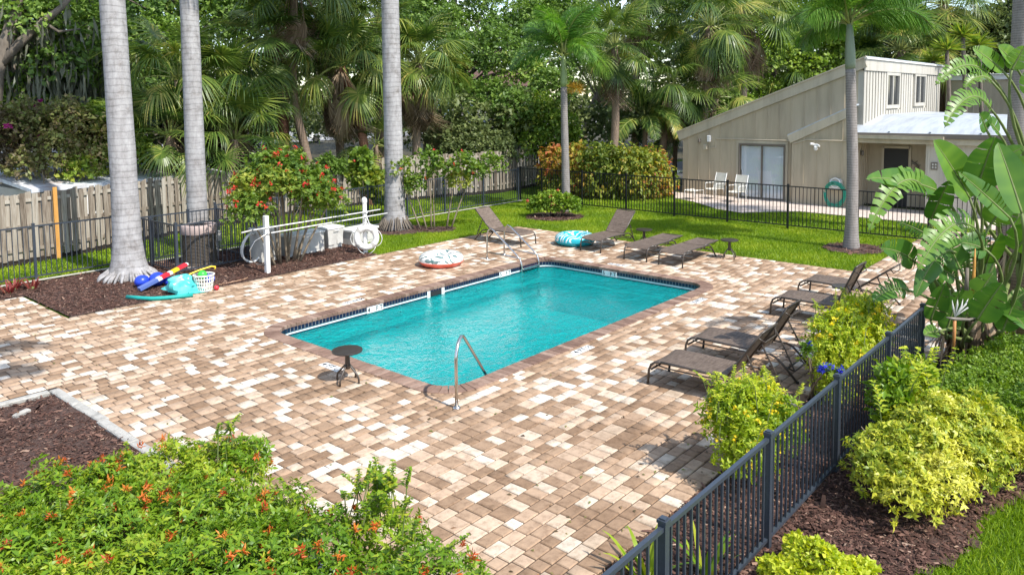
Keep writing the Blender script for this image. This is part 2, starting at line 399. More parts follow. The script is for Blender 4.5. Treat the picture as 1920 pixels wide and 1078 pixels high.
def mat_paver(name, stops, blend=.12):
    """concrete paver: one colour per stone plus mottling, pores and a worn surface"""
    m, N, L, B = newmat(name)
    g = N.new('ShaderNodeNewGeometry')
    n = N.new('ShaderNodeTexNoise'); n.inputs['Scale'].default_value = 9; n.inputs['Detail'].default_value = 8; n.inputs['Roughness'].default_value = .72
    L.new(g.outputs['Position'], n.inputs['Vector'])
    nb = N.new('ShaderNodeTexNoise'); nb.inputs['Scale'].default_value = 4.5; nb.inputs['Detail'].default_value = 7; nb.inputs['Roughness'].default_value = .75
    L.new(g.outputs['Position'], nb.inputs['Vector'])
    tb = N.new('ShaderNodeMath'); tb.operation = 'MULTIPLY_ADD'; tb.inputs[1].default_value = blend; L.new(nb.outputs['Fac'], tb.inputs[0]); L.new(objtone(N, L), tb.inputs[2])
    ts = N.new('ShaderNodeMath'); ts.operation = 'SUBTRACT'; ts.inputs[1].default_value = blend * .5; L.new(tb.outputs[0], ts.inputs[0])
    r = ramp(N, stops); L.new(ts.outputs[0], r.inputs['Fac'])
    r2_ = ramp(N, [(.28, (.60, .56, .52)), (.5, (1, 1, 1)), (.74, (1.22, 1.20, 1.16))]); L.new(n.outputs['Fac'], r2_.inputs['Fac'])
    mm = N.new('ShaderNodeMix'); mm.data_type = 'RGBA'; mm.blend_type = 'MULTIPLY'; mm.inputs[0].default_value = 1
    L.new(r.outputs['Color'], mm.inputs[6]); L.new(r2_.outputs['Color'], mm.inputs[7])
    # sand-blown and damp-stained patches across many stones
    n3 = N.new('ShaderNodeTexNoise'); n3.inputs['Scale'].default_value = .75; n3.inputs['Detail'].default_value = 6
    L.new(g.outputs['Position'], n3.inputs['Vector'])
    r3 = ramp(N, [(.28, (.72, .69, .66)), (.45, (.96, .95, .94)), (.55, (1, 1, 1)), (.75, (1.12, 1.11, 1.10))]); L.new(n3.outputs['Fac'], r3.inputs['Fac'])
    m3 = N.new('ShaderNodeMix'); m3.data_type = 'RGBA'; m3.blend_type = 'MULTIPLY'; m3.inputs[0].default_value = 1
    L.new(mm.outputs[2], m3.inputs[6]); L.new(r3.outputs['Color'], m3.inputs[7]); L.new(m3.outputs[2], B.inputs['Base Color'])
    n2 = N.new('ShaderNodeTexNoise'); n2.inputs['Scale'].default_value = 140; n2.inputs['Detail'].default_value = 3
    L.new(g.outputs['Position'], n2.inputs['Vector'])
    bp = N.new('ShaderNodeBump'); bp.inputs['Strength'].default_value = .45; bp.inputs['Distance'].default_value = .006
    L.new(n2.outputs['Fac'], bp.inputs['Height']); L.new(bp.outputs['Normal'], B.inputs['Normal'])
    B.inputs['Roughness'].default_value = .85; B.inputs['Specular IOR Level'].default_value = .25
    return m
M['paver'] = mat_paver('concrete_paver', [(0.0, (.26, .168, .105)), (.18, (.335, .224, .145)), (.40, (.42, .29, .195)), (.60, (.49, .355, .25)), (.74, (.55, .435, .325)), (.83, (.605, .52, .42)), (1.0, (.72, .655, .565))], blend=.24)
M['coping'] = mat_paver('coping_brick', [(0.0, (.165, .10, .075)), (.5, (.235, .150, .112)), (1.0, (.32, .22, .17))])
M['sand'] = plain('joint_sand', (.045, .032, .024), 1.0, noise=.4, nscale=30)
M['mulch'] = plain('shredded_bark_mulch', (.085, .048, .036), 1.0, noise=.6, nscale=26, bump=1.0, bscale=45)
M['chip'] = leafmat('bark_chip', [(0.0, (.03, .017, .013)), (.4, (.10, .05, .037)), (.7, (.18, .10, .075)), (.88, (.34, .22, .155)), (1.0, (.50, .38, .29))], trans=0.0, rough=.85, spec=.2)

# ------------------------------------------------------------------ foliage generators
def unit(a): return a / np.maximum(1e-6, np.linalg.norm(a, axis=1, keepdims=True))

def leaves(P, D, Nr, L, Wd, kind='fold', lift=.18):
    """one small leaf per point: P base, D direction, Nr blade normal, L length, Wd half width"""
    n = len(P); D = unit(D); Sd = unit(np.cross(D, Nr)); Nn = np.cross(Sd, D)
    L = L.reshape(-1, 1); Wd = Wd.reshape(-1, 1)
    b = P; t = P + D * L - Nn * L * .12
    l = P + D * L * .45 + Sd * Wd + Nn * Wd * lift * 2; r = P + D * L * .45 - Sd * Wd + Nn * Wd * lift * 2
    i = np.arange(n)
    if kind == 'fold':
        V = np.stack([b, l, t, r], 1).reshape(-1, 3); o = i * 4
        F = np.concatenate([np.stack([o, o + 2, o + 1], 1), np.stack([o, o + 3, o + 2], 1)]); k = 4
    elif kind == 'curl':
        m = P + D * L * .5 + Nn * L * .05
        V = np.stack([b, l, m, r, t - Nn * L * .12], 1).reshape(-1, 3); o = i * 5
        F = np.concatenate([np.stack([o, o + 2, o + 1], 1), np.stack([o, o + 3, o + 2], 1), np.stack([o + 1, o + 2, o + 4], 1), np.stack([o + 2, o + 3, o + 4], 1)]); k = 5
    elif kind == 'blade':
        V = np.stack([b - Sd * Wd, b + Sd * Wd, t], 1).reshape(-1, 3); o = i * 3
        F = np.stack([o, o + 1, o + 2], 1); k = 3
    elif kind == 'chip':
        V = np.stack([b - Sd * Wd, b + Sd * Wd, t + Sd * Wd * .7, t - Sd * Wd * .7, (b + t) / 2 + Nn * Wd * .9], 1).reshape(-1, 3); o = i * 5
        F = np.concatenate([np.stack([o, o + 1, o + 4], 1), np.stack([o + 1, o + 2, o + 4], 1), np.stack([o + 2, o + 3, o + 4], 1), np.stack([o + 3, o, o + 4], 1)]); k = 5
    return V, F, k

def cloud(rng, blobs, n, size, aspect=.36, updir=.35, out=.6, shell=.25, cut=-.55, clump=0.0, per=1, kind='fold', whorl=False):
    """leaves scattered through the outer part of a set of ellipsoids, set in sprays"""
    B = np.array(blobs, dtype=float); w = B[:, 3] ** 2; w = w / w.sum()
    ns = max(1, n // per)
    ix = rng.choice(len(B), ns, p=w); b = B[ix]
    d = unit(rng.normal(size=(ns, 3))); low = d[:, 2] < cut; d[low, 2] *= -1
    # lumpy surface so that the outline is uneven
    lump = 1 + .22 * np.sin(d[:, 0] * 5.1 + b[:, 0] * 3) * np.cos(d[:, 1] * 4.3 + b[:, 1] * 2) + .10 * np.sin(d[:, 2] * 9 + d[:, 0] * 7 + ix)
    r = (1 - np.abs(rng.normal(0, shell, ns))).clip(.05, 1.2) * lump
    C = b[:, :3] + d * b[:, 3:6] * r[:, None]
    tone = rng.normal(.5, .13, len(B))[ix] + rng.normal(0, .10, ns)
    P = np.repeat(C, per, 0); dd = np.repeat(d, per, 0); m = len(P)
    D = dd * out + rng.normal(0, .62, (m, 3)); D[:, 2] += updir - .25
    Nr = dd * .7 + rng.normal(0, .45, (m, 3)); Nr[:, 2] += .55
    L = size * rng.lognormal(-.03, .27, m).clip(.45, 1.7)
    if whorl:               # leaves spread like spokes round each shoot tip
        ax = unit(d * out + rng.normal(0, .45, (ns, 3)) + np.array([0, 0, updir + .25])); t1 = unit(np.cross(ax, rng.normal(size=(ns, 3)))); t2 = np.cross(ax, t1)
        q = np.tile(np.arange(per) * 2 * np.pi / per, ns) + np.repeat(rng.uniform(0, 6.28, ns), per) + rng.normal(0, .25, m)
        AX = np.repeat(ax, per, 0); D = np.repeat(t1, per, 0) * np.cos(q)[:, None] + np.repeat(t2, per, 0) * np.sin(q)[:, None] + AX * rng.uniform(.15, .75, m)[:, None]
        Nr = AX + rng.normal(0, .18, (m, 3)); P = P + AX * (rng.uniform(-.25, .15, m) * size)[:, None]
    elif per > 1: P = P + rng.normal(0, size * .25, (m, 3))
    V, F, k = leaves(P, D, Nr, L, L * aspect, kind)
    A = (np.repeat(tone, per) + rng.normal(0, .10, m)).clip(0, 1)
    return V, F, np.repeat(A, k)

def leafobj(name, VFA, mat, parent=None, off=None, kind=None):
    V, F, A = VFA
    if off is not None: V = V - np.array(off)
    o = link(name, arr_mesh(name, V, F, A, mat), parent)
    if kind: o['kind'] = kind
    return o

def merge(*parts):
    Vs, Fs, As = [], [], []; b = 0
    for V, F, A in parts: Vs.append(V); Fs.append(F + b); As.append(A); b += len(V)
    return np.concatenate(Vs), np.concatenate(Fs), np.concatenate(As)

def bez(p0, p1, p2, n=7):
    p0, p1, p2 = Vector(p0), Vector(p1), Vector(p2)
    return [p0 * (1 - t) ** 2 + p1 * 2 * t * (1 - t) + p2 * t * t for t in [i / (n - 1) for i in range(n)]]

def broad_tree(name, label, base, blobs, mat, n, size, r0=.22, seed=1, group=None, limbs=9, fork=.42, barkmat=None, cat='tree', per=3, shell=.3, lean=(0, 0)):
    """tapered trunk, limbs that reach into the leaf clumps, crown of small leaves"""
    rng = np.random.default_rng(seed)
    bl = np.array(blobs, float); cx, cy = bl[:, 0].mean(), bl[:, 1].mean(); ztop = bl[:, 2].max()
    t = thing(name, label, cat, (base[0], base[1], 0), group=group)
    off = (base[0], base[1], 0)
    hf = ztop * fork
    mb = MB(); fk = Vector((base[0] + (cx - base[0]) * .35 + lean[0], base[1] + (cy - base[1]) * .35 + lean[1], hf))
    trunk = bez((base[0], base[1], -.1), (base[0] + .1, base[1], hf * .55), fk, 8)
    mb.tube(trunk, [r0 * (1.35 if i == 0 else 1.08 - .06 * i) for i in range(8)], 9)
    for i in rng.permutation(len(bl))[:limbs]:
        e = Vector(bl[i, :3]); mid = fk.lerp(e, .5) + Vector(rng.normal(0, .25, 3)) + Vector((0, 0, .3))
        rr = r0 * rng.uniform(.35, .6)
        pts = bez(fk - Vector((0, 0, rng.uniform(0, hf * .25))), mid, e, 7)
        mb.tube(pts, [rr * (1 - .13 * q) for q in range(7)], 6)
        for _ in range(3):
            q = pts[rng.integers(3, 6)]; e2 = q + Vector(rng.normal(0, .55, 3)) * bl[i, 3] * .8
            mb.tube([q, q.lerp(e2, .5) + Vector((0, 0, .1)), e2], [rr * .4, rr * .28, rr * .12], 5)
    mb.build('trunk', barkmat or M['bark'], t, smooth=True, off=off)
    leafobj('crown', cloud(rng, blobs, n, size, per=per, shell=shell), M[mat] if isinstance(mat, str) else mat, t, off)
    return t

def bush(name, label, base, blobs, mat, n, size, seed=1, stems=7, flowers=None, group=None, cat='shrub', aspect=.36, per=3, kind='fold', shell=.28, cut=-.55, updir=.35, stemr=.014, whorl=False):
    rng = np.random.default_rng(seed)
    t = thing(name, label, cat, (base[0], base[1], 0), group=group); off = (base[0], base[1], 0)
    bl = np.array(blobs, float); mb = MB()
    for k in range(stems):
        b = bl[k % len(bl)]
        e = Vector(b[:3]) + Vector(rng.normal(0, .35, 3)) * b[3]
        s0 = Vector((base[0] + rng.normal(0, .10), base[1] + rng.normal(0, .10), -.03)).lerp(Vector((b[0], b[1], -.03)), .35)
        mb.tube(bez(s0, s0.lerp(e, .5) + Vector((0, 0, .12)), e, 6), [stemr * (1.4 - .2 * i) for i in range(6)], 5)
    mb.build('stems', M['twig'], t, smooth=True, off=off)
    leafobj('foliage', cloud(rng, blobs, n, size, aspect, per=per, kind=kind, shell=shell, cut=cut, updir=updir, whorl=whorl), M[mat], t, off)
    if flowers:
        fm, fn, fs, petals = flowers[:4]; lowest = flowers[4] if len(flowers) > 4 else .05
        ix = rng.choice(len(bl), fn, p=bl[:, 3] ** 2 / (bl[:, 3] ** 2).sum())
        d = unit(rng.normal(size=(fn, 3))); d[:, 2] = np.abs(d[:, 2]) * .9 + lowest; d = unit(d)
        C = bl[ix, :3] + d * bl[ix, 3:6] * rng.uniform(.95, 1.1, (fn, 1))
        P = np.repeat(C, petals, 0) + rng.normal(0, fs * .3, (fn * petals, 3)); dd = np.repeat(d, petals, 0)
        D = dd * .7 + rng.normal(0, .7, P.shape); L = fs * rng.uniform(.7, 1.25, len(P))
        V, F, k = leaves(P, D, dd + rng.normal(0, .4, P.shape), L, L * (flowers[5] if len(flowers) > 5 else .30))
        A = np.repeat((np.repeat(rng.uniform(.1, .9, fn), petals) + rng.normal(0, .12, len(P))).clip(0, 1), k)
        leafobj('blossoms', (V, F, A), M[fm], t, off)
    return t

# ---- palm fronds
def strip(V, F, A, pts, w, nrm, a):
    """tapering ribbon along pts, folded a little"""
    b = len(V); k = len(pts)
    for i, p in enumerate(pts):
        t = (pts[min(i + 1, k - 1)] - pts[max(0, i - 1)]).normalized(); s_ = t.cross(nrm).normalized()
        V += [p - s_ * w[i], p + s_ * w[i]]; A += [a, a]
    for i in range(k - 1): F.append((b + 2 * i, b + 2 * i + 1, b + 2 * i + 3, b + 2 * i + 2))

def frond_mesh(name, V, F, A, mi, mats):
    me = bpy.data.meshes.new(name); me.from_pydata([tuple(v) for v in V], [], F)
    for m in mats: me.materials.append(m)
    me.polygons.foreach_set('material_index', mi)
    me.attributes.new('rnd', 'FLOAT', 'POINT').data.foreach_set('value', A); me.update()
    return me

def fan_frond(name, rng, Lp=1.15, R_=1.0, droop=.5, nl=44, spread=155, mat='fan', collapse=0.0):
    """costapalmate fan: petiole along +X curving down, leaflets from its end, tips hanging"""
    V, F, A = [], [], []
    pet = [Vector((Lp * t, 0, .10 * Lp * math.sin(t * 2.2) - .16 * Lp * t * t)) for t in (0, .25, .5, .75, 1)]
    mb = MB(); mb.tube(pet, [.028, .022, .018, .015, .012], 5)
    V += [Vector(v) for v in mb.v]; F += mb.f; A += [0.5] * len(mb.v); nm = len(F)
    h = pet[-1]; dirx = (pet[-1] - pet[-2]).normalized()
    up_ = Vector((-dirx.z, 0, dirx.x)).normalized(); sd_ = Vector((0, 1, 0))
    for i in range(nl):
        u = (i + .5) / nl * 2 - 1
        th = RAD(spread) * u * (1 - collapse * .6); le = R_ * (1.0 - .28 * abs(u) ** 2) * rng.uniform(.88, 1.06)
        dr = droop * rng.uniform(.75, 1.3)
        base = h + dirx * .22 * R_ * (1 - abs(u)) * .8
        d = dirx * math.cos(th) + sd_ * math.sin(th)
        fold = up_ * (.05 if i % 2 else -.03)
        pts = []
        for q in (0.0, .32, .6, .82, 1.0):
            dn = dr * le * (max(0, q - .28)) ** 1.6
            pts.append(base + d * (le * q * (1 - .25 * dr * q)) + up_ * (.10 * le * q) * (1 - collapse) + fold * q + Vector((0, 0, -dn - collapse * le * .75 * q)))
        strip(V, F, A, pts, [.010, .023 * R_, .018 * R_, .011 * R_, .002], up_, float(np.clip(rng.normal(.45, .16) + .12 * abs(u), 0, 1)))
    mi = [1] * nm + [0] * (len(F) - nm)
    return frond_mesh(name, V, F, A, mi, [M[mat], M['petiole'] if mat == 'fan' else M['fandead']])

def pinnate_frond(name, rng, L=2.2, ll=.5, arch=.9, nl=44, mat='foxtail', plume=False, w=.018, lift=.5, bare=.12):
    V, F, A = [], [], []
    def rp(t): return Vector((L * (t - .12 * arch * t ** 3), 0, L * (lift * t - (.62 * arch) * t ** 2.2)))
    pet = [rp(t) for t in np.linspace(0, 1, 9)]
    mb = MB(); mb.tube(pet, [.035 - .0036 * i for i in range(9)], 5)
    V += [Vector(v) for v in mb.v]; F += mb.f; A += [.6] * len(mb.v); nm = len(F)
    for i in range(nl):
        t = bare + (1 - bare) * (i + .5) / nl
        p = rp(t); tg = (rp(min(1, t + .02)) - rp(t - .02)).normalized()
        s0 = Vector((0, 1, 0)); un = s0.cross(tg) * -1
        lt = ll * (math.sin(PI * min(1, .14 + t * .86)) ** .55) * rng.uniform(.85, 1.1)
        angs = [70, 110, -70, -110, 20, -20, 150, -150] if plume else [82, -82]
        for an in angs:
            an = RAD(an + rng.uniform(-9, 9))
            d = (s0 * math.sin(an) + un * math.cos(an)) * .86 + tg * .6; d.normalize()
            q1 = p + d * lt * .5; q2 = p + d * lt; q1.z -= lt * .05; q2.z -= lt * (.38 if plume else .34)
            strip(V, F, A, [p, q1, q2], [w * .6, w, .002], un, float(np.clip(rng.normal(.45, .17) + .15 * (abs(an) < .5), 0, 1)))
    mi = [1] * nm + [0] * (len(F) - nm)
    return frond_mesh(name, V, F, A, mi, [M[mat], M['petiole']])

_r = np.random.default_rng(5)
FAN = [fan_frond('fan_frond', _r, 1.15, 1.0, .55), fan_frond('fan_frond', _r, 1.25, 1.05, .85), fan_frond('fan_frond', _r, 1.0, .95, .35), fan_frond('fan_frond', _r, 1.2, 1.0, 1.1, collapse=.15)]
DEAD = [fan_frond('dead_frond', _r, .9, .95, .9, 26, 100, 'fandead', .75), fan_frond('dead_frond', _r, 1.0, .85, 1.0, 22, 80, 'fandead', .95)]
FOX = [pinnate_frond('foxtail_frond', _r, 2.1, .60, 1.05, 40, 'foxtail', True, .013, .62, .16), pinnate_frond('foxtail_frond', _r, 2.0, .56, 1.3, 40, 'foxtail', True, .013, .5, .16)]
ROY = [pinnate_frond('royal_frond', _r, 3.6, .85, 1.0, 60, 'royal', False, .026, .6)]
ARE = [pinnate_frond('arching_frond', _r, 2.6, .62, 1.25, 34, 'fan', False, .030, .75, .2), pinnate_frond('arching_frond', _r, 2.3, .6, 1.5, 30, 'fan', False, .030, .5, .2)]

def put_fronds(t, meshes, c, n, el0, el1, rng, scale=1.0, nm='frond', jit=.12, az0=0.0, rad=.08):
    for i in range(n):
        az = az0 + i * 2.39996 + rng.normal(0, jit); u = (i + .5) / n
        el = RAD(el0 + (el1 - el0) * u + rng.normal(0, 5))
        o = link(nm, meshes[rng.integers(len(meshes))], t)
        o.location = (c[0] + math.cos(az) * rad, c[1] + math.sin(az) * rad, c[2] + rng.normal(0, .05))
        o.rotation_euler = (rng.normal(0, .18), -el, az)
        k = scale * rng.uniform(.88, 1.1); o.scale = (k, k, k)
        o['tone'] = float(rng.normal(-.02, .17))

def palm(name, label, path, r0, r1, trunkmat, seed=1, kind='fan', n=28, ndead=10, scale=1.0, group=None, flare=0.0, shaft=None, el=(78, -35), bulge=None, boots=0):
    """trunk along path (world points), crown of separate fronds at its end"""
    rng = np.random.default_rng(seed)
    b = path[0]; t = thing(name, label, 'palm tree', (b[0], b[1], 0), group=group)
    P = [Vector(p) - Vector((b[0], b[1], 0)) for p in path]
    # resample smoothly
    pts = []
    for i in range(len(P) - 1):
        p0 = P[max(0, i - 1)]; p1 = P[i]; p2 = P[i + 1]; p3 = P[min(len(P) - 1, i + 2)]
        for s_ in np.linspace(0, 1, 7)[:-1]:
            pts.append(.5 * ((2 * p1) + (p2 - p0) * s_ + (2 * p0 - 5 * p1 + 4 * p2 - p3) * s_ ** 2 + (3 * p1 - p0 - 3 * p2 + p3) * s_ ** 3))
    pts.append(P[-1])
    H_ = P[-1].z
    def rad_(z):
        u = max(0, min(1, z / H_)); r = r0 + (r1 - r0) * u
        if flare: r += flare * math.exp(-max(0, z) / .45)
        if bulge: r += bulge * math.exp(-((z - H_ * .5) / (H_ * .3)) ** 2)
        return r * (1 + .012 * math.sin(z * 11) + .010 * math.sin(z * 4.7 + 1))
    if flare:                      # extra rings near the swollen foot
        zs = [-.1, .05, .15, .3, .45, .65, .9, 1.2]
        pts = [Vector((P[0].x + (P[1].x - P[0].x) * max(0, z) / max(.1, P[1].z), P[0].y + (P[1].y - P[0].y) * max(0, z) / max(.1, P[1].z), z)) for z in zs] + [p for p in pts if p.z > 1.45]
    mb = MB(); mb.tube(pts, [rad_(p.z) for p in pts], 20 if r0 > .2 else 12)
    mb.build('trunk', M[trunkmat], t, smooth=True)
    top = P[-1]; dirn = (P[-1] - P[-2]).normalized()
    if boots:
        mb = MB()
        for i in range(boots):
            u = rng.uniform(.25, .98); a = i * 2.4; p = pts[int(u * (len(pts) - 1))]; r = rad_(p.z)
            q = p + Vector((math.cos(a) * r * .8, math.sin(a) * r * .8, 0))
            e = q + Vector((math.cos(a) * .14, math.sin(a) * .14, .24 + rng.uniform(0, .1)))
            mb.beam(q, e, .085, .02, upv=(math.cos(a), math.sin(a), 0))
        mb.build('leaf_bases', M['redtrunk'], t)
    c = top
    if shaft:
        mb = MB(); Ls, rs = shaft
        mb.tube([top, top + dirn * Ls * .12, top + dirn * Ls * .4, top + dirn * Ls * .8, top + dirn * Ls], [r1 * 1.02, rs, rs * .95, rs * .7, rs * .45], 14)
        mb.build('crownshaft', M['shaft2'] if kind == 'fox2' else M['shaft'], t, smooth=True); c = top + dirn * Ls
    if kind == 'fan':
        put_fronds(t, FAN, c, n, el[0], el[1], rng, scale)
        if ndead: put_fronds(t, DEAD, c - Vector((0, 0, .25)), int(ndead * 1.5), -48, -80, rng, scale, 'dead_frond')
    elif kind in ('fox', 'fox2'): put_fronds(t, FOX, c, n, el[0], el[1], rng, scale, rad=.05)
    elif kind == 'royal': put_fronds(t, ROY, c, n, el[0], el[1], rng, scale)
    elif kind == 'areca': put_fronds(t, ARE, c, n, el[0], el[1], rng, scale, rad=.15)
    return t

# ================================================================== THE SETTING
def sheet(name, rects, z, mat, kind='structure'):
    """flat sheet made of rectangles (x0,y0,x1,y1)"""
    V = []; F = []
    for (a, b, c, d) in rects:
        i = len(V); V += [(a, b, z), (c, b, z), (c, d, z), (a, d, z)]; F.append((i, i + 1, i + 2, i + 3))
    me = bpy.data.meshes.new(name); me.from_pydata(V, [], F); me.materials.append(mat); me.update()
    return tag(link(name, me), kind=kind)

def rough_sheet(name, x0, y0, x1, y1, mask, res, z, amp, mat, seed=1, label=None, edge_drop=.0):
    """uneven ground sheet cut to a mask"""
    rng = np.random.default_rng(seed)
    nx, ny = int((x1 - x0) / res) + 1, int((y1 - y0) / res) + 1
    X, Y = np.meshgrid(np.linspace(x0, x1, nx), np.linspace(y0, y1, ny), indexing='ij')
    Zz = z + amp * (np.sin(X * 3.1 + 1) * np.cos(Y * 2.7) * .5 + rng.normal(0, .35, X.shape))
    V = np.stack([X, Y, Zz], -1).reshape(-1, 3)
    cx = (X[:-1, :-1] + X[1:, 1:]) / 2; cy = (Y[:-1, :-1] + Y[1:, 1:]) / 2
    ok = mask(cx, cy); I, J = np.nonzero(ok); o = I * ny + J
    F = np.stack([o, o + ny, o + ny + 1, o + 1], 1)
    return tag(link(name, arr_mesh(name, V, F, None, mat, smooth=True)), label=label, kind='structure')

# pool outline (inner edge of the coping)
PX0, PX1, PY0, PY1, PR = 6.884, 14.801, 7.178, 11.730, .42
CW = .275
def rrect(x0, y0, x1, y1, r, n=8):
    P = []
    for (cx, cy, a) in ((x1 - r, y1 - r, 0), (x0 + r, y1 - r, 90), (x0 + r, y0 + r, 180), (x1 - r, y0 + r, 270)):
        for i in range(n + 1):
            q = RAD(a + 90 * i / n); P.append((cx + r * math.cos(q), cy + r * math.sin(q)))
    return P

def mat_ground():
    m, N, L, B = newmat('lawn_soil')
    g = N.new('ShaderNodeNewGeometry'); n = N.new('ShaderNodeTexNoise'); n.inputs['Scale'].default_value = 1.3; n.inputs['Detail'].default_value = 9; n.inputs['Roughness'].default_value = .7
    L.new(g.outputs['Position'], n.inputs['Vector'])
    r = ramp(N, [(.25, (.050, .085, .010)), (.5, (.085, .16, .012)), (.75, (.15, .24, .022))]); L.new(n.outputs['Fac'], r.inputs['Fac'])
    n2 = N.new('ShaderNodeTexNoise'); n2.inputs['Scale'].default_value = 55; n2.inputs['Detail'].default_value = 4
    L.new(g.outputs['Position'], n2.inputs['Vector'])
    r2_ = ramp(N, [(.3, (.45, .45, .45)), (.7, (1.3, 1.3, 1.3))]); L.new(n2.outputs['Fac'], r2_.inputs['Fac'])
    mm = N.new('ShaderNodeMix'); mm.data_type = 'RGBA'; mm.blend_type = 'MULTIPLY'; mm.inputs[0].default_value = 1
    L.new(r.outputs['Color'], mm.inputs[6]); L.new(r2_.outputs['Color'], mm.inputs[7]); L.new(mm.outputs[2], B.inputs['Base Color'])
    bp = N.new('ShaderNodeBump'); bp.inputs['Strength'].default_value = .9; bp.inputs['Distance'].default_value = .04
    L.new(n2.outputs['Fac'], bp.inputs['Height']); L.new(bp.outputs['Normal'], B.inputs['Normal'])
    B.inputs['Roughness'].default_value = 1; B.inputs['Specular IOR Level'].default_value = .1
    return m
M['lawn'] = mat_ground()
M['litter'] = plain('leaf_litter_ground', (.060, .052, .028), 1.0, noise=.6, nscale=3, bump=.8, bscale=20)

far = 700
gx0, gx1, gy0, gy1 = PX0 - .12, PX1 + .12, PY0 - .12, PY1 + .12
sheet('ground', [(-far, -far, gx0, far), (gx1, -far, far, far), (gx0, -far, gx1, gy0), (gx0, gy1, gx1, far)], -.075, M['litter'])
sheet('lawn', [(18.0, -9, 30, 24.5), (2.0, 15.3, 18.0, 24.5), (2.0, -9, 18.0, 1.6), (30, 17, 45, 24.5)], -.035, M['lawn'])

# ---- paver deck
DECK = [(3.36, 3.17, 18.15, 15.50), (-3.0, 11.62, 3.36, 15.50), (-3.0, 15.50, 4.85, 18.05), (12.05, 2.2, 18.15, 3.17), (18.15, 1.0, 25.5, 5.0)]
def in_deck(x, y, m=0.0):
    return any(a - m <= x <= c + m and b - m <= y <= d + m for a, b, c, d in DECK)
hx0, hx1, hy0, hy1 = PX0 - .1, PX1 + .1, PY0 - .1, PY1 + .1
deck = sheet('paver_deck', [(3.36, 3.17, hx0, 15.5), (hx1, 3.17, 18.15, 15.5), (hx0, 3.17, hx1, hy0), (hx0, hy1, hx1, 15.5)] + DECK[1:], -.013, M['sand'])
tag(deck, label='tan brown and cream concrete paver deck around the swimming pool')

rngp = np.random.default_rng(11)
JT = .011
pav = []        # cx, cy, sx, sy
def row(y0, h, x0, x1):
    x = x0 - rngp.uniform(0, .2)
    while x < x1:
        w = rngp.choice([.235, .155] if h < .2 else [.155, .155, .235], p=([.6, .4] if h < .2 else [.4, .3, .3]))
        a, b = max(x, x0), min(x + w, x1)
        if b - a > .03:
            cx, cy = (a + b) / 2, y0 + h / 2
            inpool = PX0 - CW + .10 < cx < PX1 + CW - .10 and PY0 - CW + .10 < cy < PY1 + CW - .10
            # keep whole stones that still show round the curved corners
            if inpool:
                kx = max(PX0 + PR - cx, cx - (PX1 - PR), 0); ky = max(PY0 + PR - cy, cy - (PY1 - PR), 0)
                if kx > 0 and ky > 0 and math.hypot(kx, ky) > PR + CW - .10: inpool = False
            if in_deck(cx, cy) and not inpool: pav.append((cx, cy, b - a, h))
        x += w
def border(y0, x0, x1):
    x = x0
    while x < x1 - .05:
        w = min(.157, x1 - x); pav.append((x + w / 2, y0 + .1175, w, .235)); x += w
border(3.17, 3.36, 12.05); border(15.265, 4.85, 18.15)
y = 3.405
while y < 15.26:
    h = rngp.choice([.155, .235], p=[.55, .45]); h = min(h, 15.265 - y)
    if h > .04: row(y, h, 3.36 if y < 11.62 else -3.0, 18.15)
    y += h
y = 15.5
row(15.265, .235, -3.0, 4.85)
while y < 18.0:
    h = min(rngp.choice([.155, .235]), 18.05 - y)
    if h > .04: row(y, h, -3.0, 4.85)
    y += h
y = 2.2
while y < 3.1:
    h = min(.155, 3.17 - y); row(y, h, 12.05, 18.15); y += h
row(3.17, .235, 12.05, 18.15)
y = 1.0
while y < 4.95:
    h = min(rngp.choice([.155, .235]), 5.0 - y)
    if h > .04: row(y, h, 18.15, 25.5)
    y += h
pav = np.array(pav)
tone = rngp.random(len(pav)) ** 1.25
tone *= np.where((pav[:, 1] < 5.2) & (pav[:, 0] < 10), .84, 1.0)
pz = rngp.normal(0, .0012, len(pav))
# the stones that show largest become separate parts
dist = np.hypot(pav[:, 0] - CAM.x, pav[:, 1] - CAM.y)
rel = np.stack([pav[:, 0] - CAM.x, pav[:, 1] - CAM.y, np.full(len(pav), -CAM_H)], 1)
dep = rel @ np.array(FW); pcol = 960 + F_PX * (rel @ np.array(r2)) / dep; prow = 300 - F_PX * (rel @ np.array(u2)) / dep
seen = (pcol > 10) & (pcol < 1900) & (prow < 1072) & (pav[:, 0] > 3.9) & (pav[:, 1] > 3.18)
score = np.where(seen, pav[:, 2] * pav[:, 3] / dist ** 3, 0)
big = set(np.argsort(-score)[:300].tolist())
PAVM = {}
def paver_mesh(w, h, seed=0):
    k = (round(w, 3), round(h, 3))
    if k not in PAVM:
        mb = MB(); mb.bbox((0, 0, -.022), (w - JT, h - JT, .044), .009)
        o = mb.build('paver', M['paver']); PAVM[k] = o.data
        bpy.data.objects.remove(o)
    return PAVM[k]
V = []; F = []; A = []; nv = 0
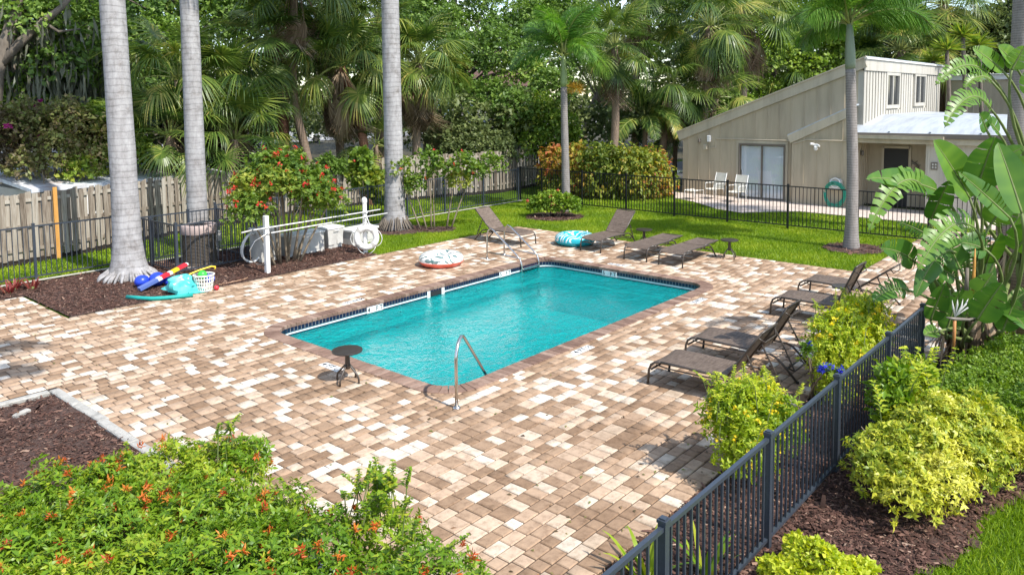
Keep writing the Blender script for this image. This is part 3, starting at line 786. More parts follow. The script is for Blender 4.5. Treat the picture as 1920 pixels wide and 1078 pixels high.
for i, (cx, cy, w, h) in enumerate(pav):
    if i in big:
        o = link('paver', paver_mesh(w, h), deck, (cx, cy, pz[i]))
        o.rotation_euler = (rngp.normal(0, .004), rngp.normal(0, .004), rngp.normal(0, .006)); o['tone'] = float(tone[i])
        continue
    w -= JT; h -= JT; j = rngp.normal(0, .006); tx, ty = rngp.normal(0, .004, 2)
    if w < .02 or h < .02: continue
    c, s_ = math.cos(j), math.sin(j); P = []
    for (e, k) in ((0, -.03), (0, -.009), (.009, 0)):
        for a, b in ((-1, -1), (1, -1), (1, 1), (-1, 1)):
            px, py = a * (w / 2 - e), b * (h / 2 - e)
            P.append((cx + px * c - py * s_, cy + px * s_ + py * c, k + pz[i] + (px * tx + py * ty if k > -.02 else 0)))
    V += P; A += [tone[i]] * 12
    F.append((nv + 8, nv + 9, nv + 10, nv + 11))
    for l in (0, 4):
        for q in range(4):
            r_ = (q + 1) % 4; F.append((nv + l + q, nv + l + r_, nv + l + 4 + r_, nv + l + 4 + q))
    nv += 12
tag(link('pavers', arr_mesh('pavers', V, np.array(F), A, M['paver']), deck), kind='stuff')

# ---- depth tiles let into the deck
def text_mesh(name, body, size, mat, parent, M4, extrude=.001):
    cu = bpy.data.curves.new(name, 'FONT'); cu.body = body; cu.size = size; cu.align_x = 'CENTER'; cu.align_y = 'CENTER'; cu.extrude = extrude
    cu.materials.append(mat); cu.offset = size * .012
    tmp = bpy.data.objects.new('tmp', cu); COL.objects.link(tmp)
    dg = bpy.context.evaluated_depsgraph_get(); me = bpy.data.meshes.new_from_object(tmp.evaluated_get(dg)); me.name = name
    bpy.data.objects.remove(tmp)
    o = link(name, me, parent); o.matrix_local = M4
    return o
M['ink'] = plain('black_lettering', (.012, .012, .014), .5)
M['tilewhite'] = plain('white_glazed_tile', (.80, .80, .78), .25, noise=.08, nscale=30)
def deck_marker(x, y, rz, text, label):
    t = thing('depth_marker', label, 'depth marker', (x, y, 0), rz, 'depth tiles set in the deck')
    mb = MB(); mb.bbox((0, 0, .001), (.30, .152, .014), .003); mb.build('tile', M['tilewhite'], t)
    mb = MB(); mb.bbox((.235, 0, .001), (.15, .152, .014), .003); mb.build('tile', M['tilewhite'], t)
    text_mesh('lettering', text, .15, M['ink'], t, Matrix.Translation((0, -.005, .0095)))
    mb = MB(); mb.torus((.235, 0, .0085), .052, .006, 20, 6, squash=.3)
    mb.beam((.195, -.034, .0095), (.275, .034, .0095), .012, .003); mb.build('no_diving_symbol', M['fl_red_paint'] if 'fl_red_paint' in M else M['ink'], t)
    return t
deck_marker(9.46, 6.75, 0, '4 FT', 'white 4 FT depth tile in the pavers on the near long side of the pool')
deck_marker(13.42, 6.70, 0, '5 FT', 'white depth tile in the pavers near the far right pool corner')
deck_marker(6.42, 9.35, -PI / 2, '4 FT', 'white depth tile in the pavers beside the side table at the shallow end')
deck_marker(15.30, 9.77, PI / 2, '5 FT', 'white depth tile in the pavers in front of the flat loungers')
deck_marker(9.15, 12.16, PI, '4 FT', 'white depth tile in the pavers behind the waterline 4 FT sign')

# ---- pool: coping bricks, shell, tile line, water
pool = MB()
for z in (-.072,):
    pass
outer = rrect(PX0 - .115, PY0 - .115, PX1 + .115, PY1 + .115, PR + .115); inner = rrect(PX0 - .02, PY0 - .02, PX1 + .02, PY1 + .02, PR + .02)
def wall_ring(mb, P, z0, z1, m=0, a=0.0):
    n = len(P); V_ = [(x, y, z0) for x, y in P] + [(x, y, z1) for x, y in P]
    mb.add(V_, [((i + 1) % n, i, n + i, n + (i + 1) % n) for i in range(n)], m, a)
def mat_plaster():
    m, N, L, B = newmat('pool_plaster'); g = N.new('ShaderNodeNewGeometry')
    n = N.new('ShaderNodeTexNoise'); n.inputs['Scale'].default_value = 1.1; n.inputs['Detail'].default_value = 6; L.new(g.outputs['Position'], n.inputs['Vector'])
    r = ramp(N, [(.3, (.30, .66, .70)), (.7, (.40, .78, .80))]); L.new(n.outputs['Fac'], r.inputs['Fac']); L.new(r.outputs['Color'], B.inputs['Base Color'])
    B.inputs['Roughness'].default_value = .8; return m
M['plaster'] = mat_plaster()
M['tilenavy'] = plain('navy_glazed_tile', (.010, .014, .045), .18, spec=.6, noise=.3, nscale=14)
M['grout'] = plain('grey_grout', (.34, .36, .38), .8)
M['pooltrim'] = plain('white_tile_band', (.74, .76, .76), .3, noise=.12, nscale=12)
mb = MB(); wall_ring(mb, inner, -1.45, -.06)
n_ = len(inner); mb.add([(x, y, -1.30 - .0 * x) for x, y in inner], [tuple(range(n_))])
shell = mb.build('pool_basin', M['plaster'])
tag(shell, kind='structure')
mb = MB()      # step ledge that shows as a pale line under the water
led = rrect(PX0 + .10, PY0 + .10, PX1 - .10, PY1 - .10, PR - .06)
n_ = len(led); mb.add([(x, y, -.46) for x, y in inner] + [(x, y, -.47) for x, y in led], [(i, (i + 1) % n_, n_ + (i + 1) % n_, n_ + i) for i in range(n_)])
wall_ring(mb, led, -.53, -.47); mb.build('ledge', M['pooltrim'], shell)
band = rrect(PX0 + .003, PY0 + .003, PX1 - .003, PY1 - .003, PR - .003)
mb = MB(); wall_ring(mb, band, -.172, -.142); mb.build('white_band', M['pooltrim'], shell)
mb = MB(); wall_ring(mb, rrect(PX0 - .002, PY0 - .002, PX1 + .002, PY1 + .002, PR + .002), -.13, -.04); mb.build('grout_band', M['grout'], shell)
mb = MB(); wall_ring(mb, rrect(PX0 + .005, PY0 + .005, PX1 - .005, PY1 - .005, PR - .005), -.235, -.175); mb.build('dark_band', M['tilenavy'], shell)
mb = MB()
def along(P):
    out = []
    for i in range(len(P)):
        a, b = P[i], P[(i + 1) % len(P)]; out.append((a, b, math.hypot(b[0] - a[0], b[1] - a[1])))
    return out
segs = along(rrect(PX0 + .006, PY0 + .006, PX1 - .006, PY1 - .006, PR - .006, 12)); tot = sum(s_[2] for s_ in segs)
nt_ = int(tot / .078); step = tot / nt_
def on_path(d):
    for a, b, l in segs:
        if d <= l: return (a[0] + (b[0] - a[0]) * d / l, a[1] + (b[1] - a[1]) * d / l, math.atan2(b[1] - a[1], b[0] - a[0]))
        d -= l
    a, b, l = segs[-1]; return (b[0], b[1], math.atan2(b[1] - a[1], b[0] - a[0]))
for i in range(nt_):
    x, y, q = on_path((i + .5) * step)
    mb.box((x, y, -.085), (step * .76, .016, .078), q, a=float(rngp.random()))
tag(mb.build('waterline_tile', M['tilenavy'], shell), kind='stuff')

cop = MB(); cop.add([(x, y, -.02) for x, y in rrect(PX0 - .05, PY0 - .05, PX1 + .05, PY1 + .05, PR + .05)] + [(x, y, -.02) for x, y in rrect(PX0 - CW, PY0 - CW, PX1 + CW, PY1 + CW, PR + CW)],
                    [(i, 36 + i, 36 + (i + 1) % 36, (i + 1) % 36) for i in range(36)])
coping = cop.build('pool_coping', M['sand'])
tag(coping, label='brown brick coping laid in a single row round the pool edge', kind='structure')
def brick_mesh(w):
    m_ = MB(); m_.bbox((0, CW / 2 - .004, -.028), (w - .007, CW, .084), .009); o = m_.build('coping_brick', M['coping']); me = o.data; bpy.data.objects.remove(o); return me
def side(x, y, q, length):
    k = int(round(length / .116)); w = length / k; me = brick_mesh(w)
    for i in range(k):
        o = link('coping_brick', me, coping, (x + math.cos(q) * (i + .5) * w, y + math.sin(q) * (i + .5) * w, rngp.normal(0, .0015)))
        o.rotation_euler = (0, 0, q + rngp.normal(0, .008)); o['tone'] = float(rngp.random())
# local +Y of a brick points away from the water
side(PX1 - PR, PY0, PI, PX1 - PX0 - 2 * PR)
side(PX0, PY0 + PR, PI / 2, PY1 - PY0 - 2 * PR)
side(PX0 + PR, PY1, 0, PX1 - PX0 - 2 * PR)
side(PX1, PY1 - PR, -PI / 2, PY1 - PY0 - 2 * PR)
nw = 8
wm = MB(); a0 = RAD(90 / nw); V_ = []
for z, e in ((-.07, 0), (.006, 0), (.014, .008)):
    for (r_, q) in ((PR - .004 + e, .012 + e), (PR + CW - e, .005 + e), (PR + CW - e, a0 - .005 - e), (PR - .004 + e, a0 - .012 - e)):
        V_.append((r_ * math.cos(q), r_ * math.sin(q), z))
Fw = [(8, 9, 10, 11)]
for l in (0, 4):
    for q in range(4): Fw.append((l + q, l + (q + 1) % 4, l + 4 + (q + 1) % 4, l + 4 + q))
wm.add(V_, Fw); o = wm.build('coping_brick', M['coping']); wme = o.data; bpy.data.objects.remove(o)
for (cx, cy, a) in ((PX1 - PR, PY1 - PR, 0), (PX0 + PR, PY1 - PR, 90), (PX0 + PR, PY0 + PR, 180), (PX1 - PR, PY0 + PR, 270)):
    for i in range(nw):
        o = link('coping_brick', wme, coping, (cx, cy, rngp.normal(0, .0015))); o.rotation_euler = (0, 0, RAD(a) + i * a0); o['tone'] = float(rngp.random())

def mat_water():
    """clear tinted water: lets the basin show, mirrors the sky by Fresnel on a rippled surface, a little light scattered inside"""
    m, N, L, B = newmat('pool_water'); N.remove(B); out = N['Material Output']
    g = N.new('ShaderNodeNewGeometry')
    n1 = N.new('ShaderNodeTexNoise'); n1.inputs['Scale'].default_value = 11; n1.inputs['Detail'].default_value = 4; n1.inputs['Distortion'].default_value = .8
    n2 = N.new('ShaderNodeTexNoise'); n2.inputs['Scale'].default_value = 2.2; n2.inputs['Detail'].default_value = 3
    L.new(g.outputs['Position'], n1.inputs['Vector']); L.new(g.outputs['Position'], n2.inputs['Vector'])
    ad = N.new('ShaderNodeMath'); ad.operation = 'MULTIPLY_ADD'; ad.inputs[1].default_value = 1.6
    L.new(n2.outputs['Fac'], ad.inputs[0]); L.new(n1.outputs['Fac'], ad.inputs[2])
    bp = N.new('ShaderNodeBump'); bp.inputs['Strength'].default_value = .9; bp.inputs['Distance'].default_value = .075
    L.new(ad.outputs[0], bp.inputs['Height'])
    tr = N.new('ShaderNodeBsdfTransparent'); tr.inputs['Color'].default_value = (.04, .87, .85, 1)
    df = N.new('ShaderNodeBsdfDiffuse'); df.inputs['Color'].default_value = (.0, .47, .46, 1); L.new(bp.outputs['Normal'], df.inputs['Normal'])
    m1 = N.new('ShaderNodeMixShader'); m1.inputs[0].default_value = .42; L.new(tr.outputs[0], m1.inputs[1]); L.new(df.outputs[0], m1.inputs[2])
    gl = N.new('ShaderNodeBsdfGlossy'); gl.inputs['Roughness'].default_value = .03; L.new(bp.outputs['Normal'], gl.inputs['Normal'])
    fr = N.new('ShaderNodeFresnel'); fr.inputs['IOR'].default_value = 1.33; L.new(bp.outputs['Normal'], fr.inputs['Normal'])
    m2 = N.new('ShaderNodeMixShader'); L.new(fr.outputs[0], m2.inputs[0]); L.new(m1.outputs[0], m2.inputs[1]); L.new(gl.outputs[0], m2.inputs[2])
    L.new(m2.outputs[0], out.inputs['Surface']); return m
M['water'] = mat_water()
wp = rrect(PX0 - .015, PY0 - .015, PX1 + .015, PY1 + .015, PR + .015)
me = bpy.data.meshes.new('water'); me.from_pydata([(x, y, -.195) for x, y in wp], [], [tuple(range(len(wp)))]); me.materials.append(M['water'])
tag(link('pool_water', me), kind='structure')

# waterline depth signs
def water_sign(x, y, rz, text, label):
    t = thing('waterline_sign', label, 'depth marker', (x, y, -.115), rz, 'depth tiles on the waterline')
    mb = MB()
    for k in range(len(text)):
        mb.box(((k - (len(text) - 1) / 2) * .105, -.012, 0), (.10, .014, .125))
    mb.build('tile', M['tilewhite'], t)
    for k, ch in enumerate(text):
        if ch != ' ':
            text_mesh('lettering', ch, .135, M['ink'], t, Matrix.Translation(((k - (len(text) - 1) / 2) * .105, -.020, -.002)) @ Matrix.Rotation(PI / 2, 4, 'X'))
water_sign(9.25, PY1 - .004, 0, '4 FT', 'white 4 FT sign tile on the waterline of the long far side')
water_sign(PX1 - .004, 9.72, -PI / 2, '5 FT', 'white 5 FT sign tile on the waterline of the deep end wall')
water_sign(13.25, PY1 - .004, 0, '5 FT', 'white depth sign tile on the waterline behind the steel ladder')
# skimmer mouth and pool fittings
t = thing('skimmer_opening', 'dark skimmer opening in the waterline between two white tiles', 'skimmer', (10.95, PY1 - .006, -.13))
mb = MB(); mb.box((0, -.008, 0), (.34, .012, .10)); mb.build('mouth', M['rubber'], t)
for s_ in (-1, 1):
    mb = MB(); mb.box((s_ * .215, -.010, 0), (.085, .014, .15)); mb.build('tile', M['tilewhite'], t)
for k, (x, lab) in enumerate(((9.9, 'white return fitting under water to the right of the 4 FT sign'), (12.3, 'white return fitting under water to the left of the ladder'), (7.9, 'small white return fitting under water near the shallow corner'))):
    t = thing('return_fitting', lab, 'pool fitting', (x, PY1 - .02, -.33), group='return fittings in the pool wall')
    mb = MB(); mb.lathe([(.055, 0), (.055, .012), (.03, .02)], 14); o = mb.build('ring', M['whitem'], t); o.rotation_euler = (PI / 2, 0, 0)
    mb = MB(); mb.lathe([(.02, .02), (.018, .026)], 10); o = mb.build('eyeball', M['rubber'], t); o.rotation_euler = (PI / 2, 0, 0)

# ---- beds, kerbs, paths
def chips(name, n, x0, y0, x1, y1, mask, size, seed, z=.012, parent=None):
    rng = np.random.default_rng(seed); P = np.stack([rng.uniform(x0, x1, n), rng.uniform(y0, y1, n), np.full(n, z)], 1)
    P = P[mask(P[:, 0], P[:, 1])]; k = len(P); P[:, 2] += rng.uniform(0, .022, k)
    D = rng.normal(size=(k, 3)); D[:, 2] *= .22; Nr = rng.normal(0, .3, (k, 3)); Nr[:, 2] += 1
    L_ = size * rng.lognormal(0, .45, k); V_, F_, kk = leaves(P, D, Nr, L_, L_ * rng.uniform(.10, .22, k), 'chip')
    A_ = np.repeat((rng.beta(1.6, 2.6, k)), kk)
    o = link(name, arr_mesh(name, V_, F_, A_, M['chip']), parent); return tag(o, kind='stuff')
def bed(name, x0, y0, x1, y1, mask, n, size, seed, label, res=.12, z=.0):
    b_ = rough_sheet(name, x0, y0, x1, y1, mask, res, z, .016, M['mulch'], seed, label)
    chips('bark_chips', n, x0, y0, x1, y1, mask, size, seed, z + .004, b_)
    return b_
bed('mulch_bed', -2.5, 1.5, 3.25, 11.42, lambda x, y: x > .5, 60000, .036, 21, 'near planting bed of dark shredded bark with pale kerb stones')
bed('mulch_bed', 3.2, 15.5, 14.6, 19.4, lambda x, y: (y > 15.54) & ((x > 4.9) | (y > 18.1)) & (x < 12.25 + (y - 15.5) * .62 + .15 * np.sin(y * 5)) & (y < 19.25), 60000, .036, 22, 'bark bed along the deck under the largest grey palm trunk')
def m3(x, y): return (y < 3.14) & (x < 12.0) & (y > 1.02 - (x - 6.5) * .2 + .08 * np.sin(x * 3.3)) 
bed('mulch_bed', 2.6, -1.2, 12.0, 3.14, m3, 95000, .036, 23, 'bark bed under the slate fence and the yellow shrubs')
bed('mulch_ring', 19.3, 14.6, 21.8, 17.1, lambda x, y: (x - 20.55) ** 2 + (y - 15.85) ** 2 < (1.0 + .06 * np.sin(np.arctan2(y - 15.85, x - 20.55) * 5)) ** 2, 1500, .055, 24, 'round bark ring under the coral flowered shrub on the lawn', z=-.005)
bed('mulch_ring', 20.0, 4.9, 22.0, 7.0, lambda x, y: (x - 21.0) ** 2 + (y - 6.0) ** 2 < .78 ** 2, 900, .055, 25, 'round bark ring under the tall lawn palm by the house', z=-.005)
bed('mulch_ring', 14.3, 16.3, 17.1, 19.0, lambda x, y: ((x - 15.4) / .95) ** 2 + ((y - 18.0) / .8) ** 2 < 1, 900, .055, 26, 'bark patch round the foot of the grey palm behind the left lounger', z=-.005)
bed('mulch_ring', 15.2, 16.3, 17.2, 18.2, lambda x, y: ((x - 16.2) / .62) ** 2 + ((y - 17.15) / .55) ** 2 < 1, 400, .055, 27, 'small bark patch round the slim multi stemmed tree', z=-.003)

kerb = thing('stone_kerb', 'pale worn kerb stones edging the near bark bed', 'kerb', (3.3, 11.5, 0))
def kerbstone(x0, y0, x1, y1, w=.135, h=.05):
    mb = MB(); L_ = math.hypot(x1 - x0, y1 - y0); mb.bbox(((x0 + x1) / 2 - 3.3, (y0 + y1) / 2 - 11.5, h / 2 - .04), (L_ - .012, w, h + .05), .014, math.atan2(y1 - y0, x1 - x0)); mb.build('kerb_stone', M['curb'], kerb)
yy = 11.55
while yy > 1.5:
    l_ = .92 + rngp.uniform(-.1, .1); kerbstone(3.29, yy, 3.29 + rngp.normal(0, .01), yy - l_); yy -= l_
xx = 3.22
while xx > -2.5:
    l_ = .92 + rngp.uniform(-.1, .1); kerbstone(xx, 11.52, xx - l_, 11.52 + rngp.normal(0, .01), .12); xx -= l_
mb = MB(); mb.bbox((2.7, 10.95, .03), (.22, .08, .05), .02, .5)
tag(mb.build('stone', M['curb'], smooth='auto'), 'small pale stone lying on the near bark bed', 'stone')

sheet('mow_strip', [(3.0, 19.36, 23.05, 19.52)], .012, M['concrete'])
# patio and walk by the house
pe = [(31.5, 16.9), (29.5, 16.3), (28.3, 15.5), (27.5, 15.05), (26.87, 13.8), (25.6, 12.2), (25.25, 11.1), (26.0, 10.45), (26.8, 9.6), (26.75, 8.4), (26.6, 6.0), (26.4, 2.0), (26.2, -4)]
V_ = [(x, y, -.010) for x, y in pe] + [(29.6 if y < 16 else x + 1.5, y + (0 if y < 16 else -.6), -.010) for x, y in pe]
me = bpy.data.meshes.new('house_path'); me.from_pydata(V_, [], [(i, i + 1, len(pe) + i + 1, len(pe) + i) for i in range(len(pe) - 1)])
M['walk'] = plain('pinkish_concrete_walk', (.60, .50, .43), .9, noise=.22, nscale=3)
me.materials.append(M['walk']); tag(link('house_path', me), kind='structure')
sheet('driveway', [(29.9, 16.4, 60, 23.5)], -.012, M['asphalt'])
sheet('road', [(20, 66, 140, 76)], -.02, plain('pale_road', (.24, .235, .23), .9, noise=.15, nscale=.4))  # pale grey road, slightly mottled

# ---- grass blades
def grass(name, n, x0, y0, x1, y1, mask, h, w, seed):
    rng = np.random.default_rng(seed); P = np.stack([rng.uniform(x0, x1, n), rng.uniform(y0, y1, n), np.full(n, -.037)], 1)
    P = P[mask(P[:, 0], P[:, 1])]; k = len(P)
    D = rng.normal(0, .55, (k, 3)); D[:, 2] = 1; Nr = rng.normal(size=(k, 3)); Nr[:, 2] *= .2
    L_ = h * rng.uniform(.6, 1.35, k); V_, F_, kk = leaves(P, D, Nr, L_, w * rng.uniform(.7, 1.3, k), 'blade')
    patch = .5 + .25 * np.sin(P[:, 0] * 2.1 + np.sin(P[:, 1] * 1.7)) * np.cos(P[:, 1] * 1.9) + rng.normal(0, .17, k)
    return leafobj(name, (V_, F_, np.repeat(patch.clip(0, 1), kk)), M['grass'], kind='stuff')
def not_ring(x, y):
    return ((x - 20.55) ** 2 + (y - 15.85) ** 2 > 1.0) & ((x - 21) ** 2 + (y - 6) ** 2 > .62) & (((x - 15.4) / .95) ** 2 + ((y - 18) / .8) ** 2 > 1) & (((x - 16.2) / .6) ** 2 + ((y - 17.15) / .5) ** 2 > 1)
grass('lawn_grass', 95000, 18.17, 4.9, 23.3, 19.4, lambda x, y: not_ring(x, y) & (y > 5.0), .075, .008, 31)
grass('lawn_grass', 46000, 12.0, 15.52, 18.3, 19.35, lambda x, y: not_ring(x, y) & (x > 12.35 + (y - 15.5) * .62 + .15 * np.sin(y * 5)), .075, .008, 32)
def patio_x(y): return np.interp(y, [-4, 2, 6, 8.4, 9.6, 10.45, 11.1, 12.2, 13.8, 15.05, 15.5, 16.3, 16.9], [26.2, 26.4, 26.6, 26.75, 26.8, 26.0, 25.25, 25.6, 26.87, 27.5, 28.3, 29.5, 31.5])
grass('lawn_grass', 42000, 23.1, 2, 29, 19, lambda x, y: (x < patio_x(y) - .05) & ~((y < 5) & (x < 25.5)), .085, .011, 33)
grass('lawn_grass', 36000, 3.0, 19.52, 22.9, 24.0, lambda x, y: (x > 0), .085, .011, 34)
grass('lawn_grass', 52000, 5.2, -1.6, 13.2, 1.15, lambda x, y: y < 1.05 - (x - 6.5) * .2 + .08 * np.sin(x * 3.3), .085, .0055, 35)

# fallen leaves and twigs blown over the deck and lawn
rl_ = np.random.default_rng(36); n = 520
P_ = np.stack([rl_.uniform(3.4, 18.2, n), rl_.uniform(3.2, 15.4, n), np.full(n, .006)], 1)
edge = rl_.random(n) < .55; P_[edge, 1] = np.where(rl_.random(edge.sum()) < .6, 3.2 + rl_.exponential(.6, edge.sum()), 15.4 - rl_.exponential(.5, edge.sum()))
ok_ = ~((P_[:, 0] > PX0 - .1) & (P_[:, 0] < PX1 + .1) & (P_[:, 1] > PY0 - .1) & (P_[:, 1] < PY1 + .1)); P_ = P_[ok_]; k_ = len(P_)
D_ = rl_.normal(size=(k_, 3)); D_[:, 2] *= .08
V_, F_, kk = leaves(P_, D_, np.tile([[0, 0, 1.0]], (k_, 1)) + rl_.normal(0, .2, (k_, 3)), rl_.uniform(.03, .075, k_), rl_.uniform(.008, .018, k_), 'fold', .3)
leafobj('fallen_leaves', (V_, F_, np.repeat(rl_.random(k_), kk)), M['bronze'], kind='stuff')

# ================================================================== FENCES
def iron_fence(name, label, runs, mat, h=1.3, post=.055, pk=.016, gap=.11, midrail=False, root=None, zb=.09, capx=True, railw=.036):
    """runs: list of lists of post positions; rails and pickets fill between neighbours"""
    p0 = runs[0][0]
    t = root or thing(name, label, 'fence', (p0[0], p0[1], 0))
    ox, oy = p0
    pm = MB(); pm.box((0, 0, (h - zb - .02) / 2 + zb), (pk, pk, h - zb - .03)); o = pm.build('picket', mat); pme = o.data; bpy.data.objects.remove(o)
    qm = MB(); qm.box((0, 0, h / 2 + .005), (post, post, h + .03))
    if capx: qm.box((0, 0, h + .033), (post * 1.22, post * 1.22, .022)); qm.box((0, 0, h + .050), (post * .8, post * .8, .012))
    o = qm.build('post', mat); qme = o.data; bpy.data.objects.remove(o)
    done = set()
    for run in runs:
        for i, p in enumerate(run):
            k = (round(p[0], 2), round(p[1], 2))
            ang = math.atan2(run[min(i + 1, len(run) - 1)][1] - run[max(0, i - 1)][1], run[min(i + 1, len(run) - 1)][0] - run[max(0, i - 1)][0])
            if k not in done:
                done.add(k); o = link('post', qme, t, (p[0] - ox, p[1] - oy, 0)); o.rotation_euler = (0, 0, ang)
            if i == len(run) - 1: break
            q = run[i + 1]; a = math.atan2(q[1] - p[1], q[0] - p[0]); L_ = math.hypot(q[0] - p[0], q[1] - p[1])
            u = (math.cos(a), math.sin(a)); e = post / 2
            for z, hh in ([(h - .02, .034), (zb, .030)] + ([(h - .16, .030)] if midrail else [])):
                mb = MB(); mb.beam((p[0] - ox + u[0] * e, p[1] - oy + u[1] * e, z), (q[0] - ox - u[0] * e, q[1] - oy - u[1] * e, z), railw, hh); mb.build('rail', mat, t)
            n = max(1, int(round(L_ / gap)))
            for k_ in range(1, n):
                s_ = L_ * k_ / n; o = link('picket', pme, t, (p[0] - ox + u[0] * s_, p[1] - oy + u[1] * s_, 0)); o.rotation_euler = (0, 0, a)
    return t
near_posts = [(x, 2.21) for x in (.55, 2.35, 4.20, 6.08, 7.93, 9.88, 11.62)]
iron_fence('pool_fence', 'near slate grey picket fence running past the yellow bushes', [near_posts], M['navy'], 1.05, .062, .019, .106)
iron_fence('pool_fence', 'black picket fence across the far lawn in front of the house', [[(23.05, y_) for y_ in (19.5, 18.4, 16.45, 14.5, 12.55, 10.6, 8.6, 6.62, 4.65, 2.7)]], M['black'], 1.33, .055, .017, .118)
iron_fence('pool_fence', 'dark picket fence along the weathered board fence', [[(x, 19.55) for x in (1.6, 3.6, 5.58, 7.95)], [(x, 19.55) for x in (10.05, 12.0, 13.7, 15.35, 17.05, 18.85, 20.9, 22.97)]], M['navy'], 1.28, .055, .016, .112, railw=.03)
iron_fence('equipment_enclosure', 'square black picket enclosure round the air conditioner', [[(7.92, 17.42), (10.0, 17.42)], [(10.0, 17.42), (10.0, 19.40)], [(7.92, 17.42), (7.92, 18.75), (7.92, 19.40)], [(7.92, 19.40), (9.2, 19.40), (10.0, 19.40)]], M['navy'], 1.2, .06, .016, .115)

# weathered board-on-board fence
WF = [(2.6, 21.55), (7.0, 21.95), (11.0, 23.2), (15.0, 23.9), (19.0, 23.7), (24.6, 22.0), (30.0, 22.6)]
wf = thing('board_fence', 'weathered grey board fence with one new orange board', 'fence', (WF[0][0], WF[0][1], 0))
pms = []
for k in range(5):
    mb = MB(); hh = 1.80 + (k - 2) * .012
    mb.add([(-.068, -.009, .10), (.068, -.009, .10), (.068, .009, .10), (-.068, .009, .10), (-.068, -.009, hh - .02 * (k % 3)), (.068, -.009, hh), (.068, .009, hh), (-.068, .009, hh - .02 * (k % 3))],
           [(3, 2, 1, 0), (4, 5, 6, 7), (0, 1, 5, 4), (1, 2, 6, 5), (2, 3, 7, 6), (3, 0, 4, 7)])
    o = mb.build('board', M['oldwood']); pms.append(o.data); bpy.data.objects.remove(o)
s_acc = 0; gi = 0
for i in range(len(WF) - 1):
    a, b = WF[i], WF[i + 1]; L_ = math.hypot(b[0] - a[0], b[1] - a[1]); q = math.atan2(b[1] - a[1], b[0] - a[0]); nx, ny = math.sin(q), -math.cos(q)
    for z in (.35, .95, 1.62):
        mb = MB(); mb.beam((a[0] - WF[0][0], a[1] - WF[0][1], z), (b[0] - WF[0][0], b[1] - WF[0][1], z), .04, .085); mb.build('rail', M['oldwood'], wf)
    mb = MB(); mb.beam((a[0] - WF[0][0], a[1] - WF[0][1], .05), (b[0] - WF[0][0], b[1] - WF[0][1], .05), .03, .14); mb.build('base_strip', M['dark_brown'], wf)  # dark strip along the foot of the boards
    s = (.125 - s_acc) % .125
    while s < L_:
        off = .034 if gi % 2 == 0 else -.034
        x = a[0] + math.cos(q) * s + nx * off; y = a[1] + math.sin(q) * s + ny * off
        o = link('board', pms[gi % 5], wf, (x - WF[0][0], y - WF[0][1], rngp.normal(0, .012)))
        o.rotation_euler = (0, rngp.normal(0, .008), q)
        if gi == 34:
            mb = MB(); mb.box((0, -.012, .95), (.10, .045, 1.90)); o2 = mb.build('board', M['newwood'], wf, loc=(x - WF[0][0], y - WF[0][1] - .03, 0)); o2['label'] = 'new orange fence board'
        gi += 1; s += .125
    s_acc = L_

# ================================================================== HOUSE
def mat_siding(name, col):
    m = plain(name, col, .75, noise=.20, nscale=2.6, spec=.25, bump=.12, bscale=30, stretch=(1, 1, .14)); return m
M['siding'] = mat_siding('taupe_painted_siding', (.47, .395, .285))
M['sidinglit'] = mat_siding('pale_sunlit_siding', (.50, .465, .40))  # paler copy of the taupe siding, sunlight put into its colour
M['trim'] = mat_siding('taupe_painted_trim', (.52, .455, .345))
M['roofwhite'] = plain('white_roof_coating', (.44, .47, .50), .55, noise=.35, nscale=1.6, bump=.25, bscale=5, stretch=(.3, 2.2, 1))
M['darkglass'] = plain('dark_window_glass', (.028, .030, .032), .12, spec=.8)
M['frame'] = plain('bronze_door_frame', (.16, .135, .11), .45)
M['blind'] = plain('white_vertical_blind', (.88, .91, .94), .55)
M['screen'] = plain('dark_screen_door', (.022, .020, .019), .6, noise=.2, nscale=90)

HX = 29.2
house = thing('house', 'taupe wood sided house with sloping roof beyond the lawn fence', 'house', (HX, 11.5, 0))
OF = (HX, 11.5, 0)
def rl(y):      # roof line of the left wall
    return 2.66 + (15.55 - y) * (5.36 - 2.66) / (15.55 - 8.45)
def hp(mb, name, mat, smooth=False, parent=None): return mb.build(name, mat, parent or house, smooth, off=OF)
def wallx(mb, x, y0, y1, z0, f0, f1=None, th=.14, m=0):
    """wall piece facing -X with a sloping top"""
    f1 = f0 if f1 is None else f1
    mb.add([(x, y0, z0), (x, y1, z0), (x, y1, f1), (x, y0, f0), (x + th, y0, z0), (x + th, y1, z0), (x + th, y1, f1), (x + th, y0, f0)],
           [(0, 3, 2, 1), (4, 5, 6, 7), (0, 1, 5, 4), (1, 2, 6, 5), (2, 3, 7, 6), (3, 0, 4, 7)], m)
def wally(mb, y, x0, x1, z0, z1, th=.14, m=0):
    mb.box(((x0 + x1) / 2, y + th / 2, (z0 + z1) / 2), (x1 - x0, th, z1 - z0), m=m)
DY0, DY1, DZ = 12.95, 11.15, 2.14          # sliding door opening
mb = MB()
wallx(mb, HX, 15.55, DY0, -.05, rl(15.55) - .05, rl(DY0) - .05); wallx(mb, HX, DY0, DY1, DZ, rl(DY0) - .05, rl(DY1) - .05); wallx(mb, HX, DY1, 8.45, -.05, rl(DY1) - .05, rl(8.45) - .05)
hp(mb, 'wall', M['siding'])
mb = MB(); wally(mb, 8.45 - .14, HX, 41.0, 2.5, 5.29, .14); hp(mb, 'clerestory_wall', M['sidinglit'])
mb = MB(); wally(mb, 15.45, HX + .14, 41, -.05, 2.5); mb.box((41, 12, 2), (.14, 7.0, 4.1)); hp(mb, 'rear_wall', M['siding'])
